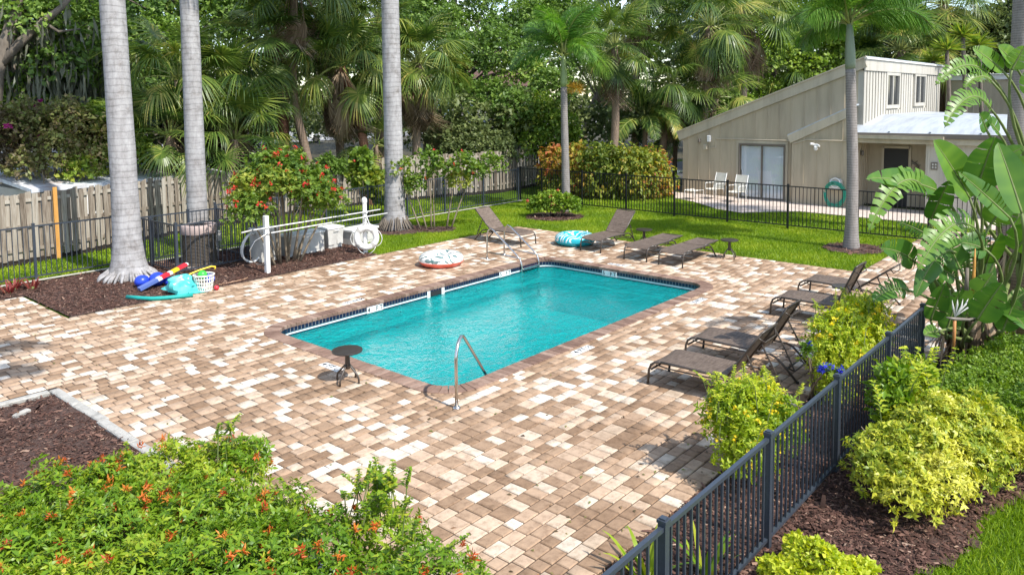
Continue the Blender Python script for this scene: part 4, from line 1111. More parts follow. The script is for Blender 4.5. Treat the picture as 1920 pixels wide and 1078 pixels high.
# battens on the left wall
by = 15.30
while by > 8.5:
    if not (DY1 - .07 < by < DY0 + .07):
        mb = MB(); mb.box((HX - .012, by, (rl(by) - .42) / 2), (.026, .040, rl(by) - .42)); hp(mb, 'batten', M['siding'])
    else:
        z0 = DZ + .16; mb = MB(); mb.box((HX - .012, by, (z0 + rl(by) - .42) / 2), (.026, .040, rl(by) - .42 - z0)); hp(mb, 'batten', M['siding'])
    by -= .49
# fascia and roof
mb = MB(); mb.beam((HX - .055, 15.75, rl(15.75) - .17), (HX - .055, 8.20, rl(8.20) - .17), .05, .36); hp(mb, 'fascia', M['trim'])
mb = MB(); mb.beam((HX - .075, 15.80, rl(15.80) + .035), (HX - .075, 8.18, rl(8.18) + .035), .10, .05); hp(mb, 'roof_edge', M['trim'])
mb = MB(); mb.add([(HX - .02, 15.8, rl(15.8) - .02), (41.2, 15.8, rl(15.8) - .02), (41.2, 8.2, rl(8.2) - .02), (HX - .02, 8.2, rl(8.2) - .02)] + [(HX - .02, 15.8, rl(15.8) + .06), (41.2, 15.8, rl(15.8) + .06), (41.2, 8.2, rl(8.2) + .06), (HX - .02, 8.2, rl(8.2) + .06)],
                  [(0, 1, 2, 3), (7, 6, 5, 4), (0, 4, 5, 1), (1, 5, 6, 2), (2, 6, 7, 3), (3, 7, 4, 0)]); hp(mb, 'roof', M['roofwhite'])
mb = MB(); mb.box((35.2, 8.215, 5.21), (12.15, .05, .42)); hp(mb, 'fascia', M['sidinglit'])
mb = MB(); mb.box((35.2, 8.185, 5.445), (12.2, .11, .055)); hp(mb, 'roof_edge', M['whitem'])
# battens of the clerestory, two tall windows
WIN = [(32.15, 33.80, 3.70, 4.87), (36.45, 38.05, 3.74, 4.90)]
bx = HX + .12
while bx < 40.9:
    ok = not any(a - .30 < bx < b + .30 for a, b, *_ in WIN)
    spans = [(2.5, 4.99)] if ok else [(2.5, 3.50), (4.99, 5.0)]
    for z0, z1 in spans:
        if z1 - z0 > .05:
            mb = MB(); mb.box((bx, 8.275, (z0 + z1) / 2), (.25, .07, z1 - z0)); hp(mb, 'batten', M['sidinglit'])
    bx += .36
for (a, b, z0, z1) in WIN:
    w_ = MB(); cx = (a + b) / 2
    for zz, ww in ((z0 - .07, b - a + .36), (z1 + .07, b - a + .36)): w_.box((cx, 8.262, zz), (ww, .10, .14))
    for xx in (a - .09, b + .09): w_.box((xx, 8.262, (z0 + z1) / 2), (.18, .10, z1 - z0))
    w_.box((cx, 8.270, (z0 + z1) / 2), (.10, .08, z1 - z0))
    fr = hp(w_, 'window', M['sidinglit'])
    for s_ in (-1, 1):
        m_ = MB(); m_.box((cx + s_ * (b - a + .10) / 4, 8.300, (z0 + z1) / 2), ((b - a) / 2 - .05, .014, z1 - z0)); hp(m_, 'pane', M['darkglass'], parent=fr)
# sliding glass door with vertical blinds
d_ = MB()
for yy_, ww in ((DY0 + .03, .06), (DY1 - .03, .06)): d_.box((HX - .02, yy_, DZ / 2), (.10, ww, DZ))
d_.box((HX - .02, (DY0 + DY1) / 2, DZ + .03), (.10, DY0 - DY1 + .12, .06)); d_.box((HX + .01, (DY0 + DY1) / 2, .02), (.12, DY0 - DY1, .05)); d_.box((HX + .015, (DY0 + DY1) / 2, DZ / 2), (.05, .065, DZ - .02))
sd_ = hp(d_, 'sliding_door', M['frame'])
def mat_pane():
    m, N, L, B = newmat('clear_door_glass'); N.remove(B)
    tr = N.new('ShaderNodeBsdfTransparent'); tr.inputs['Color'].default_value = (.95, .97, .98, 1)
    gl = N.new('ShaderNodeBsdfGlossy'); gl.inputs['Roughness'].default_value = .02
    mx_ = N.new('ShaderNodeMixShader'); mx_.inputs[0].default_value = .12
    L.new(tr.outputs[0], mx_.inputs[1]); L.new(gl.outputs[0], mx_.inputs[2]); L.new(mx_.outputs[0], N['Material Output'].inputs['Surface']); return m
M['pane'] = mat_pane()
for yc in ((DY0 * 3 + DY1) / 4, (DY0 + DY1 * 3) / 4):
    m_ = MB(); m_.box((HX + .015, yc, DZ / 2 + .02), (.012, (DY0 - DY1) / 2 - .04, DZ - .06)); hp(m_, 'pane', M['pane'], parent=sd_)
m_ = MB(); m_.box((HX + .06, DY0 - .02, 1.0), (.03, .03, .22)); hp(m_, 'handle', M['frame'], parent=sd_)
for i in range(20):
    m_ = MB(); m_.box((HX + .10, DY1 + .05 + i * (DY0 - DY1 - .1) / 19, DZ / 2), (.014, .094, DZ - .08), rz=.16); hp(m_, 'blind_slat', M['blind'], parent=sd_)
m_ = MB()
for yy_ in (DY0 + .11, DY1 - .11): m_.box((HX - .018, yy_, DZ / 2 + .04), (.036, .10, DZ + .08))
m_.box((HX - .018, (DY0 + DY1) / 2, DZ + .12), (.036, DY0 - DY1 + .32, .10)); hp(m_, 'door_trim', M['trim'])
# conduit, junction boxes, lamp and vent on the left wall
m_ = MB(); m_.tube([(HX - .035, 14.02, 1.98), (HX - .035, 14.02, 2.36), (HX - .035, 10.85, 2.36)], .022, 6); m_.tube([(HX - .035, 14.40, 1.98), (HX - .035, 14.02, 1.98)], .016, 6); hp(m_, 'conduit', M['trim'])
m_ = MB(); m_.bbox((HX - .05, 14.48, 2.0), (.10, .16, .20), .01); hp(m_, 'junction_box', M['trim'])
m_ = MB(); m_.bbox((HX - .06, 14.31, 2.36), (.12, .13, .26), .015); hp(m_, 'wall_light', M['whitem'])
m_ = MB(); m_.lathe([(.05, 0), (.06, .05), (.05, .14), (.02, .18)], 10, (HX - .06, 14.75, 2.18)); hp(m_, 'wall_lamp', M['frame'])

# lower wing in front of the right half, its own sloping fascia
LX = 28.8
def rl2(y): return 2.60 + (10.75 - y) * (3.62 - 2.60) / (10.75 - 8.6)
mb = MB(); wallx(mb, LX, 10.62, 8.42, -.05, rl2(10.62) - .04, rl2(8.42) - .04, .12); mb.box((LX + .2, 10.66, 1.25), (.42, .08, 2.5)); hp(mb, 'wing_wall', M['siding'])
mb = MB(); mb.beam((LX - .05, 10.80, rl2(10.80) - .14), (LX - .05, 8.44, rl2(8.44) - .14), .05, .30); hp(mb, 'fascia', M['trim'])
mb = MB(); mb.add([(LX - .07, 10.85, rl2(10.85) + .01), (HX, 10.85, rl2(10.85) + .01), (HX, 8.4, rl2(8.4) + .01), (LX - .07, 8.4, rl2(8.4) + .01)] + [(LX - .07, 10.85, rl2(10.85) + .07), (HX, 10.85, rl2(10.85) + .07), (HX, 8.4, rl2(8.4) + .07), (LX - .07, 8.4, rl2(8.4) + .07)],
                  [(0, 1, 2, 3), (7, 6, 5, 4), (0, 4, 5, 1), (1, 5, 6, 2), (2, 6, 7, 3), (3, 7, 4, 0)]); hp(mb, 'lean_to_roof', M['roofwhite'])
for by in (10.25, 9.78, 9.31, 8.84):
    mb = MB(); mb.box((LX - .012, by, (rl2(by) - .33) / 2), (.026, .040, rl2(by) - .33)); hp(mb, 'batten', M['siding'])
mb = MB(); mb.tube([(LX - .035, 10.62, 2.28), (LX - .035, 10.1, 2.44), (LX - .035, 8.45, 2.44)], .022, 6); hp(mb, 'conduit', M['trim'])
# white security camera
mb = MB(); mb.bbox((LX - .05, 9.77, 2.24), (.10, .12, .12), .02); mb.tube([(LX - .08, 9.70, 2.26), (LX - .17, 9.60, 2.22)], .035, 8); mb.tube([(LX - .08, 9.84, 2.28), (LX - .17, 9.94, 2.30)], .045, 8)
mb.lathe([(.0, -.14), (.05, -.12), (.075, -.06), (.07, 0), (.03, .03)], 12, (LX - .10, 9.76, 2.18)); hp(mb, 'security_camera', M['whitem'], 'auto')
# entry: flat white roof, recessed porch, right wall
EZ = 2.72
mb = MB(); mb.add([(LX - .25, 8.5, EZ + .03), (LX - .25, -4, EZ + .03), (38, -4, EZ + .18), (38, 8.30, EZ + .62), (31.5, 8.30, EZ + .62), (HX, 8.5, EZ + .30)] + [(LX - .25, 8.5, EZ - .05), (LX - .25, -4, EZ - .05), (38, -4, EZ - .05), (38, 8.30, EZ - .05), (31.5, 8.30, EZ - .05), (HX, 8.5, EZ - .05)],
                  [(0, 5, 4, 3, 2, 1), (6, 7, 8, 9, 10, 11), (0, 1, 7, 6), (1, 2, 8, 7), (2, 3, 9, 8)]); hp(mb, 'porch_roof', M['roofwhite'])
for k, yy_ in enumerate((7.2, 5.9, 4.4, 2.6)):   # laps of the roof sheeting
    mb = MB(); mb.beam((LX - .2, yy_, EZ + .075 + .02), (36, yy_ + .2, EZ + .40), .06, .03); hp(mb, 'roof_seam', M['roofwhite'])
for (x, y_, z_) in ((31.0, 6.6, EZ + .17), (30.5, 4.0, EZ + .12)):
    mb = MB(); mb.lathe([(.06, 0), (.06, .16), (.085, .16), (.085, .22)], 10, (x, y_, z_)); hp(mb, 'roof_vent', M['frame'])
mb = MB(); mb.box((LX - .265, 2.2, EZ - .03), (.03, 12.6, .16)); hp(mb, 'porch_fascia', M['frame'])
mb = MB(); mb.box((LX - .33, 7.0, EZ - .10), (.10, 3.1, .11)); mb.box((LX - .39, 7.0, EZ - .045), (.02, 3.1, .02)); hp(mb, 'gutter', M['trim'])
mb = MB(); mb.box((LX - .10, 2.2, EZ - .22), (.20, 12.6, .20)); hp(mb, 'porch_beam', M['trim'])
PXB = LX + 1.5
mb = MB(); wallx(mb, PXB, 8.42, 7.78, 0, EZ - .06); wallx(mb, PXB, 6.95, 6.0, 0, EZ - .06); wallx(mb, PXB, 7.78, 6.95, 2.12, EZ - .06); mb.box((LX + .75, 8.40, EZ / 2), (1.5, .1, EZ - .1)); mb.box((LX + .75, 5.96, EZ / 2), (1.38, .1, EZ - .1)); hp(mb, 'porch_wall', M['siding'])
for xx in np.arange(LX + .15, PXB, .22):
    mb = MB(); mb.box((xx, 8.335, 1.2), (.05, .03, 2.4)); hp(mb, 'batten', M['siding'])
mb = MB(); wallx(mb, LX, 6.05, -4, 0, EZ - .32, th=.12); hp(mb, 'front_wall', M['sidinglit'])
by = 5.95
while by > 1.5:
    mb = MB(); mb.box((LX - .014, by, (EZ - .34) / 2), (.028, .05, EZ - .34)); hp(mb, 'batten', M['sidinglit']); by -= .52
mb = MB(); mb.box((PXB - .02, 7.365, 1.06), (.06, .83, 2.12)); dd_ = hp(mb, 'front_door', M['screen'])
mb = MB(); mb.lathe([(.012, 0), (.03, .03), (.02, .06)], 8, (PXB - .08, 7.68, 1.0)); hp(mb, 'handle', M['steel'], parent=dd_)
mb = MB()
for yy_ in (7.83, 6.90): mb.box((PXB - .025, yy_, 1.1), (.05, .09, 2.2))
mb.box((PXB - .025, 7.365, 2.17), (.05, .93, .09)); hp(mb, 'door_trim', M['trim'])
mb = MB(); mb.lathe([(.02, -.08), (.06, -.03), (.065, .08), (.02, .13)], 8, (LX + .5, 8.27, 1.95)); hp(mb, 'porch_lamp', M['frame'])
mb = MB(); mb.box((LX - .018, 5.78, 1.66), (.02, .20, .26)); pl = hp(mb, 'number_plate', M['frame'])
for k in range(4):
    m_ = MB(); m_.box((LX - .030, 5.73 + (k % 2) * .09, 1.61 + (k // 2) * .10), (.006, .05, .06)); hp(m_, 'plate_mark', M['dirtyshadedwhite'], parent=pl)
g_ = thing('wall_ornament', 'dark metal lizard ornament on the porch wall beside the door', 'wall ornament', (PXB - .03, 6.70, 1.55))
m_ = MB(); m_.tube([(0, .16, .16), (-.02, .06, .06), (-.02, -.03, .0), (0, -.10, -.12), (0, -.02, -.2)], [.02, .035, .045, .03, .008], 6)
for a, b in (((.0, .05, .06), (0, .17, .0)), ((0, .05, .06), (0, -.06, .15)), ((0, -.05, -.03), (0, -.17, .0)), ((0, -.05, -.03), (0, .05, -.12))): m_.tube([a, b], .012, 5)
m_.build('body', M['frame'], g_)
# far neighbour units along the same row
for (x0, y0, zt, lab, nm) in ((46.0, 6.6, 4.9, 'taupe gable of the next house behind the paddle leaves', 1), (70.0, 5.0, 6.4, 'white roofed house far behind the paddle leaf plants', 2)):
    n2_ = thing('house', lab, 'house', (x0, y0, 0)); mb = MB(); w = 4.2
    mb.add([(0, 2.4, 0), (0, -w, 0), (0, -w, zt - 2.6), (0, -.6, zt), (0, 2.4, zt)] + [(9, 2.4, 0), (9, -w, 0), (9, -w, zt - 2.6), (9, -.6, zt), (9, 2.4, zt)],
           [(0, 4, 3, 2, 1), (5, 6, 7, 8, 9), (0, 1, 6, 5), (1, 2, 7, 6), (4, 0, 5, 9)]); mb.build('wall', M['siding'] if nm == 1 else M['sidinglit'], n2_)
    mb = MB(); mb.beam((-.05, -w - .3, zt - 2.8), (-.05, -.6, zt + .08), .10, .32); mb.beam((-.05, -.6, zt + .08), (-.05, 2.6, zt + .08), .10, .30); mb.build('fascia', M['whitem'], n2_)
    mb = MB(); mb.add([(-.2, -w - .3, zt - 2.65), (-.2, -.6, zt + .2), (-.2, 2.6, zt + .2), (9.2, -w - .3, zt - 2.65), (9.2, -.6, zt + .2), (9.2, 2.6, zt + .2)], [(0, 1, 4, 3), (1, 2, 5, 4)]); mb.build('roof', M['roofwhite'], n2_)
    for k in range(6):
        mb = MB(); mb.box((-.015, 2.0 - k * .9, (zt - 1.2) / 2), (.03, .05, zt - 1.4)); mb.build('batten', M['trim'], n2_)

# hose reel on the house wall
hr = thing('hose_reel', 'green garden hose coiled on a pale wall reel by the grey palm trunk', 'hose reel', (LX - .16, 9.0, .55))
M['hose'] = plain('green_hose', (.02, .30, .20), .4)
mb = MB(); mb.bbox((.06, 0, .28), (.14, .44, .42), .06); mb.build('housing', M['dirtyshadedwhite'], hr)
mb = MB(); mb.torus((-.02, 0, .34), .17, .022, 20, 6, M=Matrix.Rotation(PI / 2, 3, 'Y')); mb.build('handle', M['whitem'], hr, smooth=True)
mb = MB()
for k in range(9):
    pts = [(-.03 - .012 * (k % 4), math.cos(q) * (.30 + .012 * k), -.08 + math.sin(q) * (.36 + .016 * k) + .03 * math.sin(q * 2 + k)) for q in np.linspace(.1 + k * .05, PI * 2 + .1, 22)]
    mb.tube(pts, .014, 6)
mb.build('hose', M['hose'], hr, smooth=True)

# ================================================================== POOL FURNITURE
def mat_sling():
    m, N, L, B = newmat('woven_sling_fabric'); t = N.new('ShaderNodeTexCoord')
    mp_ = N.new('ShaderNodeMapping'); mp_.inputs['Scale'].default_value = (3, 60, 30); n = N.new('ShaderNodeTexNoise'); n.inputs['Scale'].default_value = 2; n.inputs['Detail'].default_value = 5
    L.new(t.outputs['Object'], mp_.inputs['Vector']); L.new(mp_.outputs['Vector'], n.inputs['Vector'])
    mp2 = N.new('ShaderNodeMapping'); mp2.inputs['Scale'].default_value = (30, 3, 3); n2 = N.new('ShaderNodeTexNoise'); n2.inputs['Scale'].default_value = 2; n2.inputs['Detail'].default_value = 5
    L.new(t.outputs['Object'], mp2.inputs['Vector']); L.new(mp2.outputs['Vector'], n2.inputs['Vector'])
    ad = N.new('ShaderNodeMath'); ad.operation = 'ADD'; L.new(n.outputs['Fac'], ad.inputs[0]); L.new(n2.outputs['Fac'], ad.inputs[1])
    dv = N.new('ShaderNodeMath'); dv.operation = 'MULTIPLY'; dv.inputs[1].default_value = .5; L.new(ad.outputs[0], dv.inputs[0])
    r = ramp(N, [(.35, (.060, .042, .031)), (.5, (.135, .098, .074)), (.66, (.23, .175, .135))]); L.new(dv.outputs[0], r.inputs['Fac']); L.new(r.outputs['Color'], B.inputs['Base Color'])
    B.inputs['Roughness'].default_value = .62; B.inputs['Specular IOR Level'].default_value = .35
    w = N.new('ShaderNodeTexWave'); w.inputs['Scale'].default_value = 60; L.new(t.outputs['Object'], w.inputs['Vector'])
    bp = N.new('ShaderNodeBump'); bp.inputs['Strength'].default_value = .3; bp.inputs['Distance'].default_value = .004
    L.new(w.outputs['Fac'], bp.inputs['Height']); L.new(bp.outputs['Normal'], B.inputs['Normal']); return m
M['sling'] = mat_sling()

def slab(mb, pts, w, th=.012, m=0, n=5, dip=.012):
    """sling following pts (x,z) with a slight sag across"""
    V_ = []; k = len(pts)
    for lay in (0, -th):
        for (x, z) in pts:
            for j in range(n):
                u = j / (n - 1) * 2 - 1; V_.append((x, u * w, z + lay - dip * (1 - u * u)))
    F_ = []; o = k * n
    for i in range(k - 1):
        for j in range(n - 1):
            a = i * n + j; F_ += [(a, a + n, a + n + 1, a + 1), (o + a, o + a + 1, o + a + n + 1, o + a + n)]
    for i in range(k - 1): F_ += [(i * n, o + i * n, o + (i + 1) * n, (i + 1) * n), (i * n + n - 1, (i + 1) * n + n - 1, o + (i + 1) * n + n - 1, o + i * n + n - 1)]
    for j in range(n - 1): F_ += [(j, j + 1, o + j + 1, o + j), ((k - 1) * n + j, o + (k - 1) * n + j, o + (k - 1) * n + j + 1, (k - 1) * n + j + 1)]
    mb.add(V_, F_, m)

def lounger(label, x, y, rz, back):
    """foot end at the local origin, head along local +X"""
    t = thing('sun_lounger', label, 'sun lounger', (x, y, 0), rz, 'brown sling sun loungers round the pool')
    bm_ = M['bronzem']; hw = .325; H0 = .365
    for s_ in (-1, 1):
        m_ = MB(); m_.tube([(.20, s_ * hw, H0 - .005), (.6, s_ * hw, H0), (1.15, s_ * hw, H0 - .01), (1.36, s_ * hw, H0 - .015)], .018, 8); m_.build('side_rail', bm_, t, smooth=True)
        m_ = MB(); m_.tube([(.20, s_ * hw, H0 - .005), (.11, s_ * hw, H0 - .02), (.045, s_ * hw, H0 - .07), (.015, s_ * hw, H0 - .15), (0, s_ * hw, 0.0)], .018, 8); m_.build('leg', bm_, t, smooth=True)
        m_ = MB(); m_.tube([(1.36, s_ * hw, H0 - .015), (1.46, s_ * hw, H0 - .05), (1.56, s_ * hw, H0 - .14), (1.78, s_ * hw, 0.0)], .018, 8); m_.build('leg', bm_, t, smooth=True)
        m_ = MB(); m_.tube([(.50, s_ * (hw - .03), H0 - .03), (.62, s_ * (hw - .03), H0 - .2), (.64, s_ * (hw - .03), 0)] if False else [(.13, s_ * (hw - .004), H0 - .05), (.30, s_ * (hw - .012), H0 - .075), (.75, s_ * (hw - .012), H0 - .07), (1.2, s_ * (hw - .01), H0 - .05)], .010, 6); m_.build('lower_rail', bm_, t, smooth=True)
    for xx, zz in ((.055, H0 - .13), (1.62, .19), (1.15, H0 - .035)):
        m_ = MB(); m_.tube([(xx, -hw, zz), (xx, hw, zz)], .014, 8); m_.build('cross_bar', bm_, t, smooth=True)
    m_ = MB(); slab(m_, [(.06, H0 - .04), (.11, H0 - .002), (.2, H0 + .014), (.45, H0 + .018), (.8, H0 + .014), (1.17, H0 + .008)], hw - .004); m_.build('seat_sling', M['sling'], t, 'auto')
    q = RAD(back); Lb = .80; hx, hz = 1.18, H0 + .005
    def bp(s_, off=0): return (hx + math.cos(q) * s_ - math.sin(q) * off, hz + math.sin(q) * s_ + math.cos(q) * off)
    br = MB()
    for s_ in (-1, 1):
        P = [(bp(u)[0], s_ * (hw - .03), bp(u)[1]) for u in (0, .3, .6, Lb)]; br.tube(P, .016, 8)
    br.tube([(bp(Lb)[0], -(hw - .03), bp(Lb)[1]), (bp(Lb + .02)[0], 0, bp(Lb + .02)[1]), (bp(Lb)[0], (hw - .03), bp(Lb)[1])], .014, 8)
    b_ = br.build('backrest', bm_, t, smooth=True)
    m_ = MB(); V_ = []
    for s_, o_ in ((.01, .012), (.2, .016), (.45, .016), (.65, .014), (Lb, .010)): V_.append(bp(s_, o_))
    slab(m_, V_, hw - .035, .012, dip=.02 * math.cos(q)); m_.build('backrest_sling', M['sling'], b_, 'auto')
    # curved strap behind the head of the backrest
    m_ = MB(); zz = [bp(Lb - .07, -.0), bp(Lb - .10, -.09)]
    m_.tube([(zz[0][0], -(hw - .03), zz[0][1]), (zz[1][0], -.2, zz[1][1]), (zz[1][0], .2, zz[1][1]), (zz[0][0], hw - .03, zz[0][1])], .010, 6); m_.build('strap_bar', bm_, b_, smooth=True)
    if back > 12:
        for s_ in (-1, 1):
            a = bp(.42, -.02); e = (min(a[0] + .30, 1.72), .16)
            m_ = MB(); m_.tube([(a[0], s_ * (hw - .06), a[1]), (a[0] + (e[0] - a[0]) * .5, s_ * (hw - .055), (a[1] + e[1]) / 2 + .01), (e[0], s_ * (hw - .05), e[1])], .012, 6)
            for k in range(4):
                u = .30 + k * .18; px, pz_ = a[0] + (e[0] - a[0]) * u, a[1] + (e[1] - a[1]) * u
                m_.box((px - .02, s_ * (hw - .055), pz_ - .012), (.03, .016, .022))
            m_.build('notched_support', bm_, t, smooth=False)
        m_ = MB(); m_.tube([(1.55, -hw + .04, .20), (1.68, -hw + .12, .13), (1.68, hw - .12, .13), (1.55, hw - .04, .20)], .012, 6); m_.build('support_bar', bm_, t, smooth=True)
    for xx in (0.0, 1.78):
        for s_ in (-1, 1):
            m_ = MB(); m_.lathe([(.021, 0), (.021, .03)], 8, (xx - (.012 if xx else 0), s_ * hw, 0)); m_.build('foot_cap', M['rubber'], t)
    return t
D = -PI / 2
lounger('brown sling lounger nearest the slate fence, backrest raised', 9.22, 5.15, D + .035, 56)
lounger('brown sling lounger second from the slate fence, backrest raised above the yellow bush', 10.55, 5.27, D + .02, 60)
lounger('brown sling lounger with steep backrest beside the round table by the yellow bush', 13.75, 5.20, D + .0, 66)
lounger('brown sling lounger with half reclined back under the paddle leaves', 15.37, 5.28, D - .03, 38)
lounger('brown sling lounger at the left grass edge behind the steel ladder', 15.88, 13.15, PI / 2 + .0, 43)
lounger('brown sling lounger with raised back touching the turquoise float', 16.22, 11.28, 0.0, 43)
lounger('flat brown lounger between the raised one and the lone flat end', 15.98, 9.74, 0.02, 1)
lounger('flat brown lounger nearest the round table on the deck edge', 15.96, 8.73, 0.0, 1)

def mat_table():
    m = plain('brown_stone_effect_top', (.045, .036, .030), .30, spec=.5, noise=.45, nscale=40); return m
M['tabletop'] = mat_table()
def side_table(label, x, y, rz=0.0):
    t = thing('side_table', label, 'side table', (x, y, 0), rz, 'round side tables by the loungers')
    mb = MB(); mb.lathe([(.0, .452), (.205, .452), (.222, .458), (.225, .472), (.220, .482), (.0, .486)], 32, cap=False); mb.build('tabletop', M['tabletop'], t, 'auto')
    mb = MB(); mb.lathe([(.034, .20), (.040, .24), (.034, .40), (.05, .45)], 14); mb.build('column', M['bronzem'], t, smooth=True)
    for k in range(4):
        a = k * PI / 2 + .3; c, s_ = math.cos(a), math.sin(a)
        mb = MB(); mb.tube([(c * r_, s_ * r_, z) for r_, z in ((.02, .27), (.06, .235), (.12, .17), (.17, .12), (.19, .07), (.192, 0))], .014, 8); mb.build('leg', M['bronzem'], t, smooth=True)
    return t
side_table('round brown side table standing alone at the near end of the pool', 6.20, 8.57)
side_table('round brown side table half hidden behind the raised lounger by the float', 17.75, 10.55, .4)
side_table('round brown side table at the grass edge beside the flat loungers', 17.72, 8.03, .8)
side_table('round brown side table between the two loungers by the yellow bush', 14.55, 4.22, .2)

# ---- pool ladder and hand rail
lad = thing('pool_ladder', 'stainless steel pool ladder with two hooped rails at the far corner', 'pool ladder', (14.18, 12.85, 0))
for s_ in (-1, 1):
    mb = MB(); x = s_ * .335
    mb.tube([(x, 0, 0), (x, 0, .35), (x, -.01, .62), (x, -.05, .74), (x, -.13, .80), (x, -.22, .77), (x, -.60, .50), (x, -.98, .24), (x, -1.12, .12), (x, -1.17, -.02), (x, -1.18, -.9)], .022, 10); mb.build('rail', M['steel'], lad, smooth=True)
    mb = MB(); mb.tube([(x, .02, .17), (x, -1.15, .15)], .016, 8); mb.build('brace', M['steel'], lad, smooth=True)
    mb = MB(); mb.lathe([(.05, 0), (.05, .012), (.028, .03)], 14, (x, 0, 0)); mb.build('escutcheon', M['steel'], lad, smooth=True)
for z in (-.10, -.22, -.34, -.6, -.85):
    mb = MB(); mb.bbox((0, -1.18, z), (.65, .075, .03), .006); mb.build('tread', M['steel'], lad)
hrail = thing('hand_rail', 'single bent steel hand rail at the near pool corner', 'hand rail', (6.53, 6.655, 0))
mb = MB(); mb.tube([(0, 0, 0), (0, 0, .4), (0, 0, .66), (.02, .01, .75), (.07, .035, .83), (.14, .07, .885), (.22, .11, .905), (.29, .145, .88), (.36, .18, .82), (.9, .45, .30), (1.45, .725, -.24), (1.6, .8, -.6)], .0225, 12); mb.build('rail', M['steel'], hrail, smooth=True)
mb = MB(); mb.lathe([(.055, 0), (.055, .012), (.03, .035)], 16); mb.build('escutcheon', M['steel'], hrail, smooth=True)

# ---- inflatable rings
def mat_palmprint(name, base, print_, scale):
    m, N, L, B = newmat(name); t = N.new('ShaderNodeTexCoord')
    v = N.new('ShaderNodeTexWave'); v.wave_type = 'BANDS'; v.inputs['Scale'].default_value = scale; v.inputs['Distortion'].default_value = 9; v.inputs['Detail'].default_value = 2; v.inputs['Detail Scale'].default_value = 1.4
    n = N.new('ShaderNodeTexNoise'); n.inputs['Scale'].default_value = 3.2
    L.new(t.outputs['Object'], v.inputs['Vector']); L.new(t.outputs['Object'], n.inputs['Vector'])
    mu = N.new('ShaderNodeMath'); mu.operation = 'MULTIPLY'; L.new(v.outputs['Fac'], mu.inputs[0]); L.new(n.outputs['Fac'], mu.inputs[1])
    r = ramp(N, [(.36, base), (.40, print_[0]), (.55, print_[1])]); L.new(mu.outputs[0], r.inputs['Fac']); L.new(r.outputs['Color'], B.inputs['Base Color'])
    B.inputs['Roughness'].default_value = .25; B.inputs['Specular IOR Level'].default_value = .5; return m
M['ringtopw'] = mat_palmprint('white_vinyl_with_leaf_print', (.82, .80, .76), ((.30, .34, .33), (.07, .16, .15)), 2.6)
M['ringcoral'] = plain('coral_vinyl', (.85, .17, .11), .25)
M['ringtopt'] = mat_palmprint('turquoise_vinyl_with_leaf_print', (.02, .40, .48), ((.65, .78, .78), (.80, .84, .84)), 3.0)
M['ringteal'] = plain('teal_vinyl', (.01, .36, .46), .25)
def ring(name, label, x, y, R_, r, mats, rz, hull):
    t = thing(name, label, 'inflatable ring', (x, y, 0), rz)
    mb = MB(); n, k = 44, 16; V_ = []; 
    for top in (1, 0):
        m_ = MB(); V_ = []; F_ = []
        q0, q1 = (-.25, PI + .25) if top else (PI + .25, 2 * PI - .25)
        for i in range(n):
            q = 2 * PI * i / n
            for j in range(k):
                w = q0 + (q1 - q0) * j / (k - 1); pu = 1 + .012 * math.sin(q * 22)
                V_.append(((R_ + r * math.cos(w) * pu) * math.cos(q), (R_ + r * math.cos(w) * pu) * math.sin(q), r * .86 + r * .86 * math.sin(w) * pu))
        for i in range(n):
            for j in range(k - 1):
                a, b = i * k + j, ((i + 1) % n) * k + j; F_.append((a, b, b + 1, a + 1))
        m_.add(V_, F_); m_.build('printed_top' if top else 'base', M[mats[0] if top else mats[1]], t, smooth=True)
    m_ = MB(); m_.torus((0, 0, r * .86 - r * .86 * .25), R_ + r * .972, .010, 44, 6); m_.build('seam', M[mats[1]], t, smooth=True)
    m_ = MB(); m_.lathe([(.022, 0), (.022, .03), (.012, .04)], 10, (0, -R_, r * 1.70)); m_.build('valve', M['whitem'], t)
ring('pool_float', 'white leaf printed swim ring with a coral underside by the ladder', 12.60, 13.25, .375, .185, ('ringtopw', 'ringcoral'), .4, None)
ring('pool_float', 'turquoise leaf printed swim ring beside the raised lounger', 16.85, 12.25, .385, .185, ('ringtopt', 'ringteal'), 1.1, None)

# ---- white posts, poles, life ring
post1 = thing('wooden_post', 'square white post standing at the bark edge under the red flowered shrub', 'post', (9.37, 15.87, 0))
mb = MB(); mb.bbox((0, 0, .68), (.10, .10, 1.42), .012); mb.build('post', M['whitem'], post1)
mb = MB(); mb.bbox((.02, -.06, .98), (.03, .05, .06), .005); mb.bbox((.02, -.06, 1.14), (.03, .05, .06), .005); mb.build('pole_bracket', M['whitem'], post1)
post2 = thing('round_post', 'round topped white post that carries the life ring', 'post', (12.38, 15.96, 0))
mb = MB(); mb.lathe([(.062, -.05), (.062, 1.36), (.074, 1.365), (.076, 1.43), (.062, 1.48), (.03, 1.51), (0, 1.515)], 18, cap=False); mb.build('post', M['whitem'], post2, 'auto')
mb = MB(); mb.box((0, -.075, .98), (.05, .05, .03)); mb.box((0, -.075, 1.10), (.05, .05, .03)); mb.box((0, -.08, .80), (.04, .06, .03)); mb.build('hook', M['whitem'], post2)
p_ = thing('telescopic_pole', 'upper white pole hung along the two white posts', 'pole', (9.0, 15.80, 1.10), group=None)
mb = MB(); mb.tube([(0, 0, 0), (3.85, .08, .03)], .016, 8); mb.build('pole', M['whitem'], p_, smooth=True)
mb = MB(); mb.tube([(-.32, -.02, -.02), (-.05, 0, 0)], .020, 8); mb.build('grip', M['dirtyshadedwhite'], p_, smooth=True)
p_ = thing('shepherd_hook', 'lower white pole with a bent rescue hook at the square post', 'pole', (9.45, 15.79, .97))
mb = MB(); mb.tube([(0, 0, 0), (3.65, .09, .03)], .015, 8); mb.build('pole', M['whitem'], p_, smooth=True)
